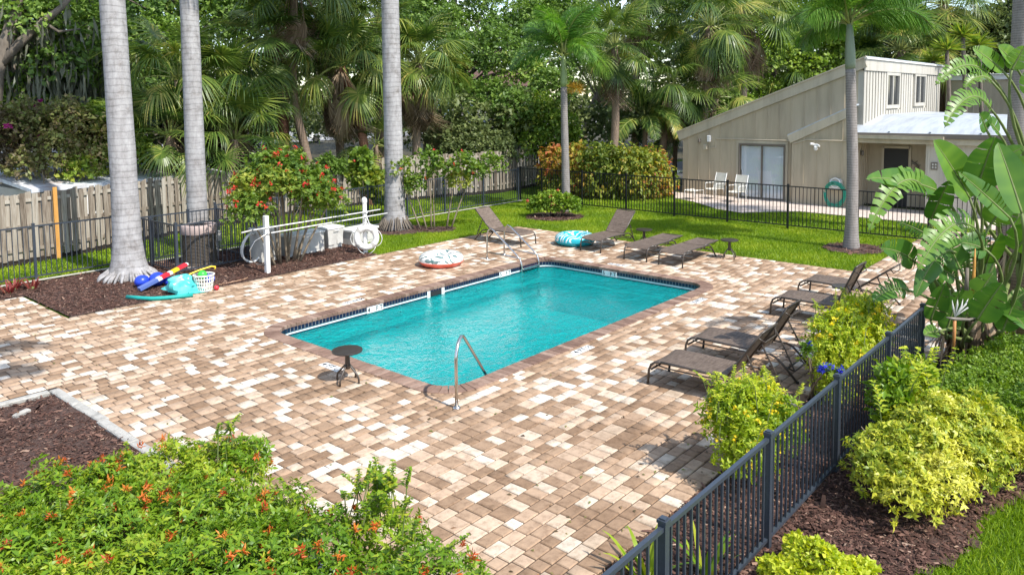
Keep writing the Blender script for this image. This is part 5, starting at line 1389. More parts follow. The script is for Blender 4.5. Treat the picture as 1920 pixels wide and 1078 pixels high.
mb = MB(); mb.tube([(-.02, 0, .0), (-.16, .02, -.03), (-.40, .05, -.14), (-.52, .08, -.34), (-.50, .10, -.58), (-.34, .11, -.72), (-.12, .10, -.76)], .012, 8); mb.build('hook', M['steel'], p_, smooth=True)
lr = thing('life_ring', 'white life ring with rope hanging on the round topped post', 'life ring', (12.32, 15.83, .44))
Mr = Matrix.Rotation(RAD(38), 3, 'Z') @ Matrix.Rotation(RAD(82), 3, 'X')
Mr = Matrix.Rotation(RAD(-48), 3, 'Z') @ Matrix.Rotation(RAD(90), 3, 'X')
mb = MB(); mb.torus((0, 0, 0), .262, .082, 40, 14, M=Mr, squash=.8); mb.build('ring', M['white'], lr, smooth=True)
for k in range(4):
    a = PI / 4 + k * PI / 2; m_ = MB(); Q = []
    for da in (-.13, .13):
        for w in np.linspace(0, 2 * PI, 13)[:-1]:
            Q.append(Mr @ Vector(((.262 + .0845 * math.cos(w)) * math.cos(a + da), (.262 + .0845 * math.cos(w)) * math.sin(a + da), .069 * math.sin(w))))
    m_.add(Q, [(j, (j + 1) % 12, 12 + (j + 1) % 12, 12 + j) for j in range(12)]); m_.build('band', M['dirtyshadedwhite'], lr, smooth=True)
for k in range(4):
    a = PI / 4 + k * PI / 2; P = []
    for u in np.linspace(0, 1, 9):
        q = a + u * PI / 2; rr = .345 + .075 * math.sin(u * PI); v = Mr @ Vector((rr * math.cos(q), rr * math.sin(q), .01)); v.z -= .03 * math.sin(u * PI); P.append(v)
    m_ = MB(); m_.tube(P, .009, 6); m_.build('grab_rope', M['whitem'], lr, smooth=True)
m_ = MB(); m_.tube([(0, 0, .34), (.03, .10, .62)], .011, 6); m_.tube([(.10, -.06, .30), (.05, .08, .62)], .011, 6); m_.build('hanging_rope', M['whitem'], lr, smooth=True)

# ---- air conditioner and white pool boxes
ac = thing('air_conditioner', 'round brown louvred air conditioner with pale pink top inside the enclosure', 'air conditioner', (8.85, 18.15, 0))
M['acbody'] = plain('brown_louvred_metal', (.115, .095, .075), .55, noise=.2, nscale=6)
M['acpink'] = plain('faded_pinkish_metal', (.46, .36, .33), .6, noise=.15, nscale=5)
mb = MB(); mb.lathe([(.41, .0), (.41, .10), (.385, .10), (.385, .80), (.41, .80)], 32); mb.build('body', M['acbody'], ac, 'auto')
for k in range(19):
    mb = MB(); mb.lathe([(.388, 0), (.408, .004), (.408, .014), (.388, .022)], 32, (0, 0, .115 + k * .036)); mb.build('louvre', M['acbody'], ac)
mb = MB(); mb.lathe([(.42, .80), (.43, .82), (.43, .99), (.415, 1.02), (.33, 1.03), (.31, .99), (.30, .93)], 32); mb.build('top_cowl', M['acpink'], ac, 'auto')
mb = MB()
for k in range(5): mb.torus((0, 0, 1.0), .06 + k * .055, .007, 28, 5)
for k in range(6): mb.beam((0, 0, 1.0), (.32 * math.cos(k * PI / 3), .32 * math.sin(k * PI / 3), 1.0), .012, .012)
mb.build('fan_guard', M['black'], ac)
mb = MB(); mb.bbox((0, 0, -.02), (.95, .95, .08), .01); mb.build('pad', M['concrete'], ac)
fx = thing('shutoff_box', 'small grey electrical switch box with white pipe behind the air conditioner', 'electrical box', (9.45, 18.35, 0))
mb = MB(); mb.bbox((0, 0, .62), (.16, .11, .26), .01); mb.build('box', M['dirtyshadedwhite'], fx)
mb = MB(); mb.tube([(0, 0, 0), (0, 0, .5)], .02, 8); mb.tube([(0, .0, .55), (-.10, -.10, .30), (-.35, -.12, .12)], .022, 8); mb.build('conduit', M['dirtyshadedwhite'], fx, smooth=True)

def white_box(name, label, cat, x, y, rz, dims, lid=.04, taper=1.0, handle=True, pipes=False):
    t = thing(name, label, cat, (x, y, 0), rz); w, d, h = dims
    mb = MB(); mb.add([(i * w / 2 * k, j * d / 2 * k, z) for z, k in ((0, taper), (h - lid, 1.0)) for i, j in ((-1, -1), (1, -1), (1, 1), (-1, 1))], [(3, 2, 1, 0), (4, 5, 6, 7)] + [(q, (q + 1) % 4, 4 + (q + 1) % 4, 4 + q) for q in range(4)]); mb.build('body', M['dirtyshadedwhite'], t)
    mb = MB(); mb.bbox((0, 0, h - lid / 2 + .003), (w * 1.05, d * 1.07, lid), .012); mb.build('lid', M['white'], t)
    for k in (-1, 1):
        mb = MB(); mb.bbox((k * w * .27, -d / 2 * (taper + 1) / 2 - .004, h * .48), (w * .36, .012, h * .6), .0); mb.build('side_panel', M['dirtyshadedwhite'], t)
    if handle:
        mb = MB(); mb.tube([(-.08, -d / 2 - .03, h - lid - .02), (-.08, -d / 2 - .055, h - lid - .03), (.08, -d / 2 - .055, h - lid - .03), (.08, -d / 2 - .03, h - lid - .02)], .010, 6); mb.build('handle', M['whitem'], t)
    return t
white_box('pump_cover', 'tall white pump cover at the left end behind the square post', 'pool equipment', 10.15, 17.25, .05, (.55, .5, .86))
white_box('storage_box', 'long dappled white storage box under the red flowered shrub', 'storage box', 11.28, 17.35, .04, (1.15, .55, .56))
white_box('storage_bin', 'tapered white bin right of the long storage box', 'storage bin', 12.28, 17.38, .03, (.55, .5, .60), .05, .82)
white_box('deck_box', 'cream deck box hung above the grass edge beside the life ring', 'storage box', 13.25, 17.35, .10, (.98, .55, .44), .06)
wh = thing('white_hose', 'loose coil of white hose against the enclosure corner', 'hose', (9.72, 17.22, 0))
mb = MB()
for k in range(3):
    mb.tube([(.02 * k + .28 * math.cos(q) * (.9 + .06 * k), -.06 + .03 * k + .05 * math.sin(q * 2), .40 + .36 * math.sin(q)) for q in np.linspace(PI * .35, PI * 1.75, 18)], .026, 8)
mb.build('coil', M['white'], wh, smooth=True)

# ---- toys on the bark
M['blue'] = plain('blue_nylon', (.02, .06, .55), .35)
M['teal'] = plain('teal_foam', (.01, .34, .30), .6, noise=.1, nscale=30)
M['tealbag'] = plain('teal_vinyl_sheet', (.10, .56, .54), .3, noise=.45, nscale=6, dark=(.02, .36, .36))
M['toyred'] = plain('red_plastic', (.60, .03, .05), .35); M['toyyel'] = plain('yellow_plastic', (.80, .55, .03), .35); M['toygreen'] = plain('green_plastic', (.05, .50, .06), .35)
M['toyblue'] = plain('slate_blue_plastic', (.10, .16, .42), .35)
nd = thing('foam_noodle', 'teal foam noodle lying curved on the bark edge', 'pool noodle', (6.7, 15.55, 0))
mb = MB(); mb.tube([(-.52, .50, .045), (-.40, .20, .045), (-.25, -.06, .045), (-.05, -.22, .045), (.18, -.34, .045), (.44, -.42, .045)], .042, 12); o = mb.build('noodle', M['teal'], nd, smooth=True)
bg_ = thing('deflated_float', 'crumpled teal vinyl float heaped behind the noodle', 'inflatable', (7.12, 15.62, 0))
rg = np.random.default_rng(77); V_ = []; F_ = []
n_a, n_b = 22, 12
for i in range(n_b):
    f = i / (n_b - 1) * PI / 2
    for j in range(n_a):
        q = 2 * PI * j / n_a; rr = 1 + .22 * math.sin(q * 3 + i * .6) + .12 * math.sin(q * 7 - i) + rg.normal(0, .05)
        V_.append((.34 * math.cos(f) * math.cos(q) * rr, .22 * math.cos(f) * math.sin(q) * rr, .02 + .36 * math.sin(f) ** .8 * (1 + .15 * math.sin(q * 2)) - .12 * (1 - math.sin(f)) * 0))
for i in range(n_b - 1):
    for j in range(n_a): F_.append((i * n_a + j, i * n_a + (j + 1) % n_a, (i + 1) * n_a + (j + 1) % n_a, (i + 1) * n_a + j))
F_.append(tuple((n_b - 1) * n_a + j for j in range(n_a)))
mb = MB(); mb.add(V_, F_); o = mb.build('heap', M['tealbag'], bg_, 'auto'); o.rotation_euler = (0, .25, -.5)
mb = MB(); mb.add([(.05, -.28, .03), (.42, -.36, .02), (.38, -.02, .12), (.12, .05, .20)] + [(.05, -.28, .015), (.42, -.36, .005), (.38, -.02, .10), (.12, .05, .18)], [(0, 1, 2, 3), (7, 6, 5, 4), (0, 4, 5, 1), (1, 5, 6, 2), (2, 6, 7, 3), (3, 7, 4, 0)]); mb.build('flap', M['tealbag'], bg_)
bl = thing('blue_float', 'two lobed blue inflatable on the bark at the palm foot', 'inflatable', (7.0, 16.75, 0))
for k, (x, y, s_) in enumerate(((-.16, .10, .16), (.12, -.04, .18), (.30, -.20, .11))):
    mb = MB(); mb.lathe([(s_ * math.cos(q) * (1 + .06 * math.sin(q * 9)), s_ * .85 + s_ * .85 * math.sin(q)) for q in np.linspace(-PI / 2 + .05, PI / 2 - .05, 9)], 16, (x, y, 0)); mb.build('lobe', M['blue'], bl, smooth=True)
bt = thing('foam_bat', 'red yellow and blue striped foam bat leaning over the teal heap', 'toy bat', (6.75, 16.35, 0))
a, b = Vector((-.15, .10, .06)), Vector((.95, .10, .44))
for k, (u0, u1, mm, r_) in enumerate(((0, .36, 'toyblue', .075), (.36, .44, 'whitem', .07), (.44, .60, 'toyred', .07), (.60, .66, 'whitem', .066), (.66, .80, 'toyyel', .064), (.80, .97, 'toyred', .066), (.97, 1.0, 'whitem', .05))):
    mb = MB(); p0, p1 = a.lerp(b, u0), a.lerp(b, u1); mb.beam(p0, p1, r_ * 2, r_ * .9); mb.build('band', M[mm], bt)
bk = thing('laundry_basket', 'white slotted plastic basket holding pool toys', 'basket', (7.55, 15.42, 0))
M['basket'] = plain('white_basket_plastic', (.80, .78, .70), .4)
mb = MB(); mb.torus((0, 0, .36), .215, .016, 28, 8); mb.build('rim', M['basket'], bk, smooth=True)
mb = MB(); mb.lathe([(.155, 0), (.165, .012), (.15, .016)], 24); mb.build('bottom', M['basket'], bk)
for k, z in enumerate((.03, .12, .20, .28)):
    mb = MB(); mb.torus((0, 0, z), .158 + .055 * z / .36, .010, 28, 6); mb.build('hoop', M['basket'], bk, smooth=True)
for k in range(22):
    q = k * 2 * PI / 22; mb = MB(); mb.beam((.158 * math.cos(q), .158 * math.sin(q), .01), (.213 * math.cos(q), .213 * math.sin(q), .355), .020, .008, upv=(math.cos(q), math.sin(q), 0)); mb.build('slat', M['basket'], bk)
def ball(name, label, x, y, z, r, mat, bands=None):
    t = thing(name, label, 'ball' if 'ball' in name else 'toy', (x, y, z)); mb = MB()
    mb.lathe([(r * math.cos(q), r * math.sin(q)) for q in np.linspace(-PI / 2 + .02, PI / 2 - .02, 13)], 20); mb.build('ball', M[mat], t, smooth=True)
    mb = MB(); mb.torus((0, 0, 0), r * .99, r * .04, 24, 6); mb.build('seam', M['whitem' if bands else mat], t, smooth=True)
ball('play_ball', 'green ball on top of the white basket', 7.52, 15.42, .36, .10, 'toygreen')
ball('play_ball', 'dark blue ball pressed between the basket and the bark', 7.75, 15.55, .22, .11, 'blue', 1)
ball('play_ball', 'small red ball at the foot of the white basket', 7.74, 15.25, .06, .055, 'toyred')
sn = thing('snorkel_set', 'yellow plastic snorkel lying across the basket rim', 'snorkel', (7.5, 15.55, .40))
mb = MB(); mb.tube([(-.30, .04, -.08), (-.16, .02, .0), (.05, .0, .05), (.28, -.04, .09), (.36, -.06, .07), (.34, -.07, .02)], .018, 8); mb.build('tube', M['toyyel'], sn, smooth=True)
mb = MB(); mb.bbox((-.33, .04, -.10), (.10, .07, .12), .02, .4); mb.build('mouthpiece', M['toyyel'], sn)
hs_ = thing('thin_hose', 'thin tan hose curling on the bark by the deck edge', 'hose', (8.4, 15.62, 0))
mb = MB(); mb.tube([(-.35, -.03, .02), (-.42, .02, .02), (-.36, .06, .02), (-.2, 0, .02), (0, -.02, .03), (.2, .0, .03), (.34, .08, .03), (.40, .2, .02)], .011, 6); mb.build('hose', plain('tan_rubber', (.42, .25, .15), .6), hs_, smooth=True)

# ---- white patio chairs, grill, table by the house
M['chairsling'] = plain('white_sling_fabric', (.74, .69, .59), .6, noise=.14, nscale=6)
def patio_chair(label, x, y, rz):
    t = thing('patio_chair', label, 'chair', (x, y, 0), rz, 'white patio chairs by the sliding door')
    mb = MB(); slab(mb, [(-.26, .40), (-.2, .425), (.1, .41), (.26, .40)], .25, .014); mb.build('seat', M['chairsling'], t, 'auto')
    mb = MB(); mb.add([(.24 + dx, s_ * .25, z) for dx, z in ((0, .40), (.17, 1.02)) for s_ in (-1, 1)] + [(.256 + dx, s_ * .25, z) for dx, z in ((0, .40), (.17, 1.02)) for s_ in (-1, 1)], [(0, 1, 3, 2), (4, 6, 7, 5), (0, 2, 6, 4), (1, 5, 7, 3), (2, 3, 7, 6)]); mb.build('backrest', M['chairsling'], t)
    for s_ in (-1, 1):
        mb = MB(); mb.tube([(-.24, s_ * .27, 0), (-.25, s_ * .27, .6), (-.2, s_ * .27, .64), (.30, s_ * .27, .62)], .014, 8); mb.build('arm', M['whitem'], t, smooth=True)
        mb = MB(); mb.tube([(.28, s_ * .27, 0), (.24, s_ * .265, .40), (.42, s_ * .26, 1.03)], .014, 8); mb.build('leg', M['whitem'], t, smooth=True)
patio_chair('white sling chair by the sliding door, the one farther left', 28.15, 13.55, -.25)
patio_chair('white sling chair directly in front of the sliding door', 27.75, 12.45, -.15)
ot = thing('footstool', 'low white sling footstool beside the left patio chair', 'footstool', (27.55, 14.15, 0), -.2)
mb = MB(); slab(mb, [(-.28, .36), (0, .38), (.28, .36)], .24, .014); mb.build('seat', M['chairsling'], ot, 'auto')
for s_ in (-1, 1):
    mb = MB(); mb.tube([(-.27, s_ * .25, 0), (-.27, s_ * .25, .37), (.27, s_ * .25, .37), (.27, s_ * .25, 0)], .013, 6); mb.build('leg', M['whitem'], ot, smooth=True)
gr = thing('grill', 'black barbecue grill with a grey domed lid by the croton hedge', 'grill', (29.3, 16.95, 0), .7)
M['grilllid'] = plain('grey_grill_lid', (.24, .24, .25), .4)
mb = MB(); mb.bbox((0, 0, .45), (.75, .55, .70), .01); mb.build('cart', M['black'], gr)
mb = MB(); mb.tube([(-.40, 0, .95), (-.38, 0, 1.02), (.38, 0, 1.02), (.40, 0, .95)], [.30, .34, .34, .30], 16); mb.build('lid', M['grilllid'], gr, 'auto')
for s_ in (-1, 1):
    mb = MB(); mb.bbox((s_ * .58, 0, .82), (.36, .48, .03), .005); mb.build('side_shelf', M['black'], gr)
    mb = MB(); mb.tube([(s_ * .36, -.22, .07), (s_ * .40, -.22, .07)], .075, 14); mb.build('wheel', M['rubber'], gr)
mb = MB(); mb.tube([(-.25, -.36, 1.0), (.25, -.36, 1.0)], .014, 8); mb.build('handle', M['steel'], gr)
pt = thing('patio_table', 'dark glass patio table behind the grill at the house corner', 'table', (30.4, 16.7, 0))
mb = MB(); mb.bbox((0, 0, .73), (1.5, .95, .025), .005); mb.build('tabletop', M['darkglass'], pt)
for i in (-1, 1):
    for j in (-1, 1): mb = MB(); mb.tube([(i * .66, j * .40, 0), (i * .66, j * .40, .72)], .022, 8); mb.build('leg', M['black'], pt)
for k in range(2):
    a_ = thing('metal_chair', ['dark metal patio seat at the near side of the glass table', 'dark metal patio seat at the far side of the glass table'][k], 'chair', (30.3 + .1 * k, 16.0 + 1.35 * k, 0), PI / 2 if k == 0 else -PI / 2)
    mb = MB(); mb.bbox((0, 0, .43), (.45, .48, .03), .005); mb.build('seat', M['black'], a_)
    for j in range(6): mb = MB(); mb.tube([(-.2, -.2 + j * .08, .45), (-.28, -.2 + j * .08, .88)], .010, 5); mb.build('back_slat', M['black'], a_)
    for i in (-1, 1):
        for j in (-1, 1): mb = MB(); mb.tube([(i * .2, j * .2, 0), (i * .2, j * .2, .43)], .014, 6); mb.build('leg', M['black'], a_)

# ---- beyond the board fence: shed, neighbour house, car
sh = thing('shed', 'low shed with a peeling white flat roof behind the board fence', 'shed', (9.6, 25.4, 0), .08)
M['shedroof'] = plain('peeling_white_roof', (.62, .64, .66), .8, noise=.5, nscale=1.1, dark=(.25, .17, .14))
mb = MB(); mb.box((0, 0, .82), (5.6, 3.2, 1.64)); mb.build('wall', M['sidinglit'], sh)
mb = MB(); mb.add([(-3.0, -1.8, 1.64), (3.0, -1.8, 1.64), (3.0, 1.9, 1.98), (-3.0, 1.9, 1.98)] + [(-3.0, -1.8, 1.74), (3.0, -1.8, 1.74), (3.0, 1.9, 2.08), (-3.0, 1.9, 2.08)], [(3, 2, 1, 0), (4, 5, 6, 7), (0, 1, 5, 4), (1, 2, 6, 5), (2, 3, 7, 6), (3, 0, 4, 7)]); mb.build('roof', M['shedroof'], sh)
mb = MB(); mb.box((-1.0, -1.63, 1.2), (1.0, .05, .7)); w_ = mb.build('window', M['whitem'], sh); mb = MB(); mb.box((-1.0, -1.662, 1.2), (.86, .02, .56)); mb.build('pane', M['darkglass'], w_)
x, y_ = spot(850, 46)
nb = thing('house', 'two storey grey neighbour house half hidden behind the oaks', 'house', (x, y_, 0), RAD(-46))
nb.scale = (.48, 1, .93)
M['greyhouse'] = plain('grey_stucco', (.24, .235, .22), .9, noise=.15, nscale=2); M['olive'] = plain('olive_panel', (.20, .185, .09), .8); M['brickroof'] = plain('brown_red_shingle', (.13, .07, .055), .9, noise=.3, nscale=6)
mb = MB(); mb.box((3, 3, 2.6), (12, 6, 5.2)); mb.build('wall', M['greyhouse'], nb)
mb = MB(); mb.add([(-3.5, -.5, 5.2), (9.5, -.5, 5.2), (9.5, 6.5, 5.2), (-3.5, 6.5, 5.2), (-3.5, 3, 6.3), (9.5, 3, 6.3)], [(0, 1, 5, 4), (2, 3, 4, 5), (1, 2, 5), (3, 0, 4), (3, 2, 1, 0)]); mb.build('roof', M['brickroof'], nb)
for (wx, wz) in ((-1.2, 4.1), (2.2, 4.1), (5.8, 4.1), (2.2, 1.7)):
    mb = MB(); mb.box((wx, -.03, wz), (1.5, .08, 1.5)); f_ = mb.build('window', M['whitem'], nb)
    for s_ in (-1, 1): mb = MB(); mb.box((wx + s_ * .34, -.075, wz), (.62, .02, 1.32)); mb.build('pane', plain('pale_blue_glass', (.28, .42, .50), .1, spec=.8), f_)
x, y_ = spot(828, 38)
ov = thing('garden_room', 'olive walled garden room with a pale sill beyond the board fence', 'outbuilding', (x, y_, 0), RAD(-48))
mb = MB(); mb.box((0, 1.2, 1.6), (1.9, 2.4, 3.2)); mb.build('wall', M['olive'], ov)
mb = MB(); mb.box((0, -.05, 1.55), (2.0, .16, .12)); mb.build('sill', M['sidinglit'], ov)
for s_ in (-1, 1):
    mb = MB(); mb.box((s_ * .45, -.03, .95), (.75, .08, .85)); f_ = mb.build('window', M['whitem'], ov); mb = MB(); mb.box((s_ * .45, -.075, .95), (.6, .02, .7)); mb.build('pane', M['darkglass'], f_)
x, y_ = spot(930, 44)
cp = thing('carport', 'flat white carport roof showing under the middle oak', 'carport', (x, y_, 0), RAD(-46))
mb = MB(); mb.bbox((0, 0, 2.75), (5.5, 3.5, .22), .02); mb.build('roof', M['roofwhite'], cp)
for i in (-1, 1):
    for j in (-1, 1): mb = MB(); mb.box((i * 2.5, j * 1.5, 1.32), (.12, .12, 2.64)); mb.build('post', M['whitem'], cp)

x, y_ = spot(566, 78, 262)
car = thing('parked_car', 'white parked car far off between the two leaning palm trunks', 'car', (x, y_, 0), RAD(-38))
M['carpaint'] = plain('white_car_paint', (.78, .78, .78), .2, spec=.6)
prof = [(-2.2, .35), (-2.2, .85), (-1.95, 1.0), (-1.55, 1.10), (-.95, 1.60), (.75, 1.68), (1.55, 1.15), (2.05, 1.05), (2.25, .80), (2.25, .35)]
mb = MB(); V_ = [(px, s_ * (.88 if pz_ < 1.2 else .68), pz_) for s_ in (-1, 1) for px, pz_ in prof]; k = len(prof)
mb.add(V_, [tuple(range(k)), tuple(reversed(range(k, 2 * k)))] + [(i, k + i, k + (i + 1) % k, (i + 1) % k) for i in range(k)]); mb.build('body', M['carpaint'], car, 'auto')
for s_ in (-1, 1):
    for (x0, x1) in ((-1.2, -.15), (-.05, .95)):
        mb = MB(); mb.add([(x0, s_ * .885, 1.14), (x1, s_ * .885, 1.14), (x1 - .18 * (x1 > .5), s_ * .72, 1.55), (x0 + .25 * (x0 < -1), s_ * .72, 1.55)] + [(x0, s_ * .80, 1.14), (x1, s_ * .80, 1.14), (x1 - .18 * (x1 > .5), s_ * .64, 1.55), (x0 + .25 * (x0 < -1), s_ * .64, 1.55)], [(0, 1, 2, 3), (7, 6, 5, 4), (0, 4, 5, 1), (1, 5, 6, 2), (2, 6, 7, 3), (3, 7, 4, 0)]); mb.build('window', M['darkglass'], car)
    for wx in (-1.35, 1.4):
        mb = MB(); mb.tube([(wx, s_ * .70, .34), (wx, s_ * .92, .34)], .34, 18); w_ = mb.build('wheel', M['rubber'], car); mb = MB(); mb.tube([(wx, s_ * .9, .34), (wx, s_ * .935, .34)], .2, 12); mb.build('rim', M['steel'], w_)
    mb = MB(); mb.box((2.22, s_ * .62, .78), (.08, .36, .14)); mb.build('headlight', M['tilewhite'], car)

# ================================================================== PALMS
def gp(px, y, d): x, y_, z = at3(px, y, d); return (x, y_, z)
# three royal palms
palm('royal_palm', 'thickest grey palm trunk rising from the bark beside the toys', [(7.07, 18.06, -.05), (7.06, 18.06, 2.2), (7.02, 18.06, 5.0), (6.96, 18.09, 9.5)], .30, .255, 'royaltrunk', 41, 'royal', 14, 1.0, flare=.20, shaft=(1.8, .27), bulge=.0, el=(75, -20))
palm('royal_palm', 'ringed grey palm trunk standing behind the air conditioner enclosure', [(9.75, 19.98, -.05), (9.76, 19.97, 3), (9.76, 19.95, 6), (9.75, 19.91, 10.2)], .262, .225, 'royaltrunk', 42, 'royal', 14, 1.0, flare=.10, shaft=(1.8, .25), el=(75, -20))
palm('royal_palm', 'grey palm trunk between the life ring and the slim multi stemmed tree', [(15.45, 18.32, -.05), (15.42, 18.29, 2.5), (15.38, 18.25, 5.5), (15.31, 18.17, 10.5)], .30, .262, 'royaltrunk', 43, 'royal', 14, 1.0, flare=.16, shaft=(1.8, .25), el=(75, -20))
mb = MB(); rr_ = np.random.default_rng(3)
for k in range(46):
    a = k * 2.4; r_ = .44 + .10 * rr_.random(); mb.tube([(15.45 + math.cos(a) * .36, 18.32 + math.sin(a) * .36, .30 + .12 * rr_.random()), (15.45 + math.cos(a) * r_, 18.32 + math.sin(a) * r_, .12), (15.45 + math.cos(a) * (r_ + .10), 18.32 + math.sin(a) * (r_ + .10), -.02)], [.022, .026, .02], 5)
pr_ = [o for o in bpy.data.objects if o.name.startswith('royal_palm')][-1]
mb.build('root_mat', M['bark'], pr_, smooth=True, off=(15.45, 18.32, 0))

pr_ = bpy.data.objects['royal_palm']; mb = MB()
for k in range(60):
    a = k * 2.4 + rr_.normal(0, .1); r_ = .50 + .12 * rr_.random(); c_, s_ = math.cos(a), math.sin(a)
    mb.tube([(7.07 + c_ * .40, 18.06 + s_ * .40, .16 + .08 * rr_.random()), (7.07 + c_ * r_, 18.06 + s_ * r_, .07), (7.07 + c_ * (r_ + .08), 18.06 + s_ * (r_ + .08), -.02)], [.03, .036, .025], 5)
mb.build('root_mat', M['royaltrunk'], pr_, smooth=True, off=(7.07, 18.06, 0))
# foxtail palms on the lawn
f1 = palm('foxtail_palm', 'foxtail palm with bushy green plumes in the far lawn corner', [(21.7, 16.2, -.05), (21.68, 16.2, 1.6), (21.66, 16.22, 3.2), (21.66, 16.24, 4.5)], .155, .115, 'foxtrunk', 51, 'fox', 11, .92, flare=.05, shaft=(1.15, .125), el=(72, -8))
bl_ = [(0.28, -.22, 4.4, .30, .30, .22)]
leafobj('fruit_stalk', cloud(np.random.default_rng(8), bl_, 420, .16, .05, .1, 1.0, .35), M['fl_seed'], f1)
palm('foxtail_palm', 'tall foxtail palm with ringed trunk in front of the house', [(20.98, 6.06, -.05), (20.97, 6.07, 2.0), (20.92, 6.12, 3.6), (20.87, 6.16, 4.8)], .158, .125, 'foxtrunk', 52, 'fox2', 12, 1.15, flare=.06, shaft=(1.2, .132), el=(70, -22))
# thick palm at the right edge
x, y_ = spot(1912, 25.5)
palm('palm', 'brown ringed palm trunk behind the topmost paddle leaves', [(x, y_, -.05), (x + .02, y_, 3), (x, y_, 6), (x, y_, 10.5)], .29, .25, 'foxtrunk', 53, 'fan', 22, 8, 1.2)

# cabbage palms beyond the board fence: (foot column, crown column, crown row, distance, fronds, dead, label, leaning)
def sabal(label, fpx, cpx, crow, d, n, nd, seed, scale=1.0, r=.17, mat='sabaltrunk', kind='fan', boots=0, bend=0.0, el=(80, -38), d2=None):
    fx_, fy_ = spot(fpx, d); cx_, cy_, cz_ = at3(cpx, crow, d2 or d)
    an_ = math.atan2(cy_, cx_); mx_, my_ = (fx_ + cx_) / 2 + bend * math.sin(an_), (fy_ + cy_) / 2 - bend * math.cos(an_)
    return palm('cabbage_palm' if kind == 'fan' else 'arching_palm', label, [(fx_, fy_, -.1), (fx_ + (mx_ - fx_) * .55, fy_ + (my_ - fy_) * .55, cz_ * .25), (mx_, my_, cz_ * .55), (cx_, cy_, cz_)], r * 1.1, r * .9, mat, seed, kind, n, nd, scale, boots=boots, el=el, group='palms crowded behind the board fence')
sabal('low fan palm between the first two grey trunks', 330, 335, 150, 28.5, 26, 10, 61, 1.15)
sabal('low fan palm whose fronds brush the shed roof', 300, 318, 255, 27.6, 24, 12, 62, 1.06, el=(85, -30))
sabal('fan palm right of the second grey trunk with arching fronds', 420, 425, 175, 29, 28, 10, 63, 1.18)
sabal('low fan palm with fronds hanging to the board fence right of the second grey trunk', 430, 440, 262, 28, 24, 12, 64, 1.12, el=(85, -40))
sabal('fan palm on the reddish booted trunk above the red flowered shrub', 538, 515, 75, 30.5, 30, 16, 65, 1.2, .20, 'redtrunk', boots=34)
sabal('tall palm with bent bare trunk leaning over the parked car', 597, 553, -35, 30, 28, 8, 66, 1.25, .155, 'sabaltrunk', bend=-.55)
sabal('fan palm with shaggy dead skirt left of the third grey trunk', 690, 640, 125, 30.5, 32, 26, 67, 1.22, .17, 'redtrunk', bend=.2)
sabal('fan palm behind the top of the third grey trunk', 715, 705, 55, 33, 30, 14, 68, 1.15)
sabal('fan palm with brown hanging fronds right of the third grey trunk', 775, 785, 120, 32.5, 30, 24, 69, 1.2)
sabal('small palmetto on the ground left of the third grey trunk', 705, 705, 272, 31, 14, 2, 70, .78, .10)
sabal('high fan palm between the bent trunk and the third grey trunk', 640, 620, 30, 32, 30, 12, 71, 1.15)
sabal('slim brown trunked fan palm behind the croton hedge', 1146, 1152, 88, 33, 36, 6, 72, 1.05, .165, 'sabaltrunk', bend=.12, el=(85, -60))
sabal('fan palm with long drooping fronds right of the slim brown trunk', 1315, 1330, 50, 36.5, 34, 16, 73, 1.25, .17, el=(80, -55))
sabal('fan palm leaning above the low end of the house roof', 1395, 1395, 20, 41, 32, 14, 74, 1.5, .17)
sabal('shaded fan palm with drooping fronds left of the house', 1235, 1258, 165, 36, 26, 10, 75, 1.05, .16, el=(70, -55))
sabal('fan palm behind the sloping roof end', 1320, 1342, 185, 37, 24, 8, 76, 1.1, .15)
sabal('arching feather palm in the shade left of the house corner', 1205, 1212, 225, 36, 18, 0, 77, 1.0, .11, kind='areca')
sabal('feather palm with hanging fronds beside the grill', 1265, 1268, 240, 38, 18, 0, 78, 1.0, .11, kind='areca')
sabal('golden green fan palm rising behind the flat cream wall', 1690, 1690, 95, 46, 34, 8, 79, 1.45, .20)
sabal('fan palm crown at the top above the flat cream wall', 1640, 1645, 55, 48, 30, 8, 80, 1.4, .20)
sabal('fan palm high above the cream wall right end', 1770, 1770, 10, 50, 32, 12, 81, 1.5, .20)
sabal('fan palm behind the foxtail palm plumes', 1480, 1480, 150, 47, 26, 8, 82, 1.3, .18)
sabal('fan palm crown at the top left of the slim brown trunk', 1190, 1195, -10, 38, 30, 10, 83, 1.25, .18)

# spiky rosette plants over the house
for k, (px, row_, d) in enumerate(((1775, 95, 41.5), (1805, 70, 43), (1750, 115, 42.5), (1835, 85, 44))):
    x, y_, z = at3(px, row_, d)
    t = thing('dracaena', ['spiky rosette plant just right of the cream wall top', 'highest spiky rosette plant right of the cream wall', 'spiky rosette plant half behind the cream wall edge', 'spiky rosette plant nearest the brown ringed trunk'][k], 'plant', (x, y_, 0), group='spiky rosette plants over the house roof')
    mb = MB(); mb.tube(bez((.3, -.3, 0), (.4, -.2, z * .5), (0, 0, z), 7), .09, 8); mb.build('trunk', M['bark'], t, smooth=True)
    rng = np.random.default_rng(90 + k); n = 90; D_ = rng.normal(size=(n, 3)); D_[:, 2] = np.abs(D_[:, 2]) * .9 - .15
    V_, F_, kk = leaves(np.tile([[0, 0, z]], (n, 1)), D_, rng.normal(0, .3, (n, 3)) + [0, 0, 1], np.full(n, .85), np.full(n, .05), 'fold', .1)
    leafobj('rosette', (V_, F_, np.repeat(rng.uniform(.3, .95, n), kk)), M['shrub'], t)

